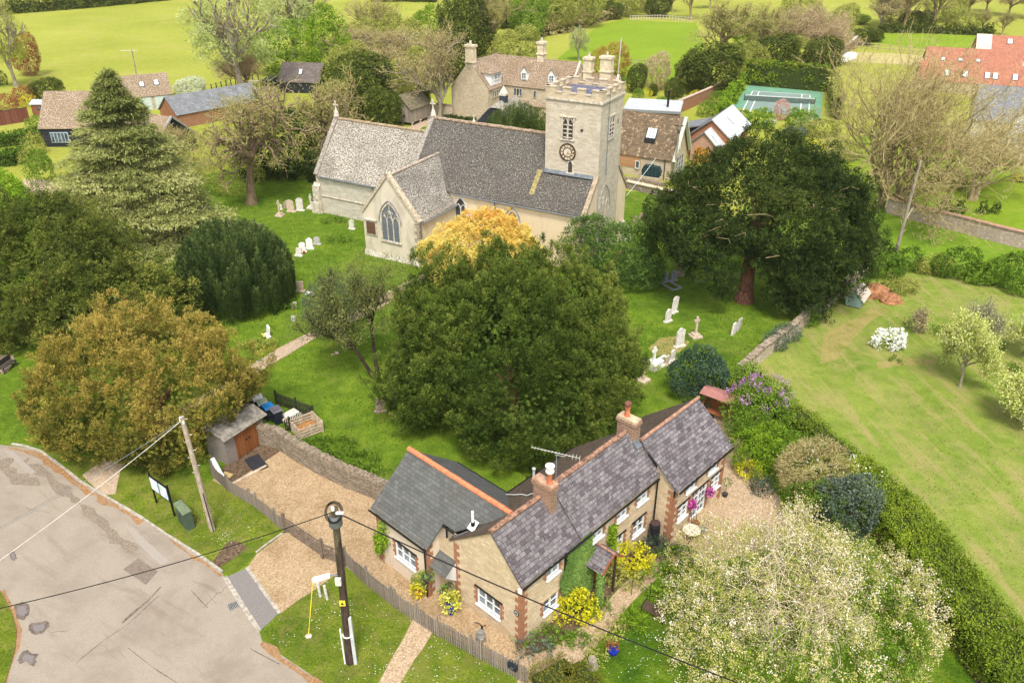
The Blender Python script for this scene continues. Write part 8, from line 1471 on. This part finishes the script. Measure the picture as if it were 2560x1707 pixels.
for i,(x,y,w,mt,l) in enumerate([(1895,318,2.0,F_green,'green shrub bed left of the pink cherry'),(2000,320,2.2,F_green,'green shrub bed right of the pink cherry'),(2050,340,2.4,F_olive,'olive shrub bed near the great bare tree'),(2090,400,2.6,F_olive,'rough olive shrubs at the foot of the great bare tree'),(1985,345,1.6,F_blue,'grey-green shrub behind the big yew top'),(2020,385,1.8,F_yellow,'yellowish shrub beside the big yew top'),(1905,290,1.2,F_bright,'slim green tree left of the pink cherry against the court'),(1985,290,1.2,F_bright,'slim green tree right of the pink cherry against the court'),(2015,292,1.1,F_bright,'last slim green tree along the near side of the court'),(2360,470,2.2,F_olive,'arching olive shrub in front of the second bare tree'),(2270,480,1.8,F_olive,'brownish shrub between the two bare trees'),(1850,300,1.5,F_green,'shrub at the near left corner of the tennis court'),(1925,312,.8,F_white,'low white-flowered patch below the pink cherry'),(2005,312,.9,F_white,'second low white-flowered patch near the pink cherry')]):
    pxb('garden_shrub',l,x,y,[((0,0,w*.45),(w,w*.8,w*.5)),((w*.6,.3,w*.4),(w*.6,w*.6,w*.45))],mt,dens=5,leaf=(.12,.18))
# ---------------- grass blades, daisies, leaf litter ----------------
def inpoly(P_,poly):
    x,y=P_[:,0],P_[:,1]; ins=np.zeros(len(P_),bool); j=len(poly)-1
    for i in range(len(poly)):
        xi,yi=poly[i];xj,yj=poly[j]; ins^=((yi>y)!=(yj>y))&(x<(xj-xi)*(y-yi)/(yj-yi+1e-12)+xi); j=i
    return ins
def scatter(rng,px,dens,excl=(),maxn=400000):
    poly=[P(*p) for p in px]; a=np.array(poly); lo,hi=a.min(0),a.max(0); n=min(maxn,int((hi-lo).prod()*dens)); p=lo+rng.random((n,2))*(hi-lo); k=inpoly(p,poly)
    for e in excl: k&=~inpoly(p,[P(*q) for q in e])
    return p[k]
M_blade=lambda n,a,b,c: foliage(n,[(0,a),(.5,b),(1,c)],.35)
PATHPX=[(205,1187),(255,1154),(330,1100),(640,905),(700,868),(788,823),(850,790),(914,757),(995,716),(1060,683),(1200,640),(1215,655),(1060,703),(920,788),(800,838),(710,893),(420,1060),(345,1110),(300,1180),(288,1235),(255,1238)]
DRIVEPX=[(530,1185),(600,1125),(655,1095),(800,1150),(950,1220),(1010,1380),(1310,1610),(1330,1712),(1200,1630),(985,1510),(862,1415),(842,1434),(788,1473),(746,1500),(698,1535),(617,1420),(640,1386),(707,1335),(640,1262)]
COTPX=[(860,1250),(1030,1120),(1340,1180),(1640,1000),(1850,1100),(1840,1240),(1300,1640)]
def grass(name,px,dens,h,w,mat,z,excl=(),seed=1,clump=.9,cat='stuff'):
    r_=np.random.default_rng(seed); p=scatter(r_,px,dens,excl); n=len(p); C=np.stack([p[:,0],p[:,1],np.full(n,z-.01)],1); wv=Waves(r_,clump); k=(wv(C)+r_.normal(size=n)*.6)>-.4; C=C[k]; n=len(C); D=unit(r_.normal(size=(n,3))*.55+np.array([0,0,1.])); D[:,2]=np.abs(D[:,2]); N_=unit(r_.normal(size=(n,3))+np.array([0,-.3,0])); s=.6+.8*r_.random(n)
    o=qmesh(name,quads(C,D,N_,w*s,h*s),.5+.5*(r_.random(n)-.5)+.2*Waves(r_,.5)(C),mat); o['kind']='stuff'; return o
Bg=M_blade('grass_blade_green',(.05,.12,.008),(.11,.22,.015),(.20,.31,.03)); Bl=M_blade('grass_blade_lawn',(.06,.12,.006),(.12,.19,.012),(.22,.27,.03)); Bp=M_blade('grass_blade_paddock',(.14,.20,.02),(.23,.28,.04),(.34,.36,.08))
grass('churchyard_grass',[(430,470),(620,400),(790,470),(920,560),(1050,690),(1380,700),(1560,520),(1650,500),(1760,560),(2180,690),(1990,850),(1850,930),(1700,1010),(1530,1060),(1250,1130),(1000,1130),(960,1230),(660,1100),(560,1030),(400,1000),(400,700)],42,.13,.05,Bg,.004,(PATHPX,DRIVEPX),1)
grass('verge_grass',[(300,1230),(500,1200),(640,1270),(710,1333),(640,1384),(560,1430),(420,1335)],110,.09,.03,Bl,.01,([(528,1408),(560,1365),(600,1350),(620,1366),(570,1410)],),2)
grass('corner_verge_grass',[(655,1590),(700,1535),(842,1434),(985,1515),(1320,1720),(1330,1760),(900,1760),(764,1672)],130,.09,.03,Bl,.01,([(1030,1540),(1086,1577),(1058,1625),(998,1712),(990,1790),(880,1790),(947,1705),(985,1635)],),3)
grass('garden_lawn_grass',[(1460,1700),(1560,1600),(1700,1500),(1900,1400),(2160,1300),(2290,1510),(2440,1720)],60,.09,.03,Bl,.014,(),4)
grass('paddock_grass',[(2240,680),(2560,740),(2700,1000),(2700,1700),(2540,1640),(2240,1240),(2040,1050),(1860,935),(2120,745)],16,.10,.05,Bp,.008,(),5)
grass('left_verge_grass',[(-20,940),(90,900),(300,1050),(300,1150),(180,1160),(60,1110),(-20,1105)],70,.09,.03,Bl,.004,(),6)
grass('traffic_island_blades',[(-20,1450),(0,1477),(33,1543),(42,1576),(27,1663),(10,1712),(-40,1740)],110,.08,.03,Bl,.05,(),7)
def flowers(name,px,n,mat,z,size,seed=3):
    r_=np.random.default_rng(seed); poly=[P(*p) for p in px]; a=np.array(poly); lo,hi=a.min(0),a.max(0); c=lo+r_.random((n//6,2))*(hi-lo); p=c[r_.integers(0,len(c),n)]+r_.normal(size=(n,2))*.35; p=p[inpoly(p,poly)]; n=len(p); C=np.stack([p[:,0],p[:,1],np.full(n,z)],1); o=qmesh(name,quads(C,unit(r_.normal(size=(n,3))*np.array([1,1,.1])),unit(r_.normal(size=(n,3))*.3+np.array([0,0,1.])),size,size),r_.random(n),mat); o['kind']='stuff'
M_daisy=foliage('daisy',[(0,(.8,.8,.76)),(1,(.9,.9,.86))],.2)
flowers('daisies',[(655,1590),(700,1540),(842,1440),(985,1530),(1300,1710),(900,1720),(764,1665)],420,M_daisy,.08,.045); flowers('daisies',[(1460,1700),(1560,1600),(1700,1560),(1900,1700)],260,M_daisy,.09,.045,4); flowers('daisies',[(440,1330),(530,1250),(640,1290),(690,1330),(600,1380)],200,M_daisy,.08,.04,5)
flowers('fallen_petals',[(1600,1430),(1700,1300),(1850,1200),(1930,1260),(1900,1400),(1750,1480)],900,foliage('petal',[(0,(.8,.62,.55)),(1,(.92,.86,.82))],.2),.03,.05,6)
flowers('buttercups',[(450,560),(700,480),(900,600),(800,700),(700,760)],260,F_yellow,.1,.06,8)
# ---------------- haze ----------------
m=MB(); m.box(-950,-260,-1,950,1650,33); s=NT('haze'); s.t.nodes.remove(s.b); v=s.t.nodes.new('ShaderNodeVolumePrincipled'); v.inputs['Density'].default_value=.00012; v.inputs['Color'].default_value=(.98,.96,.88,1); v.inputs['Anisotropy'].default_value=.2
s.t.links.new(v.outputs[0],s.t.nodes['Material Output'].inputs['Volume']); hz=m.build('haze',s.mat); hz['kind']='stuff'; SC.cycles.volume_bounces=0
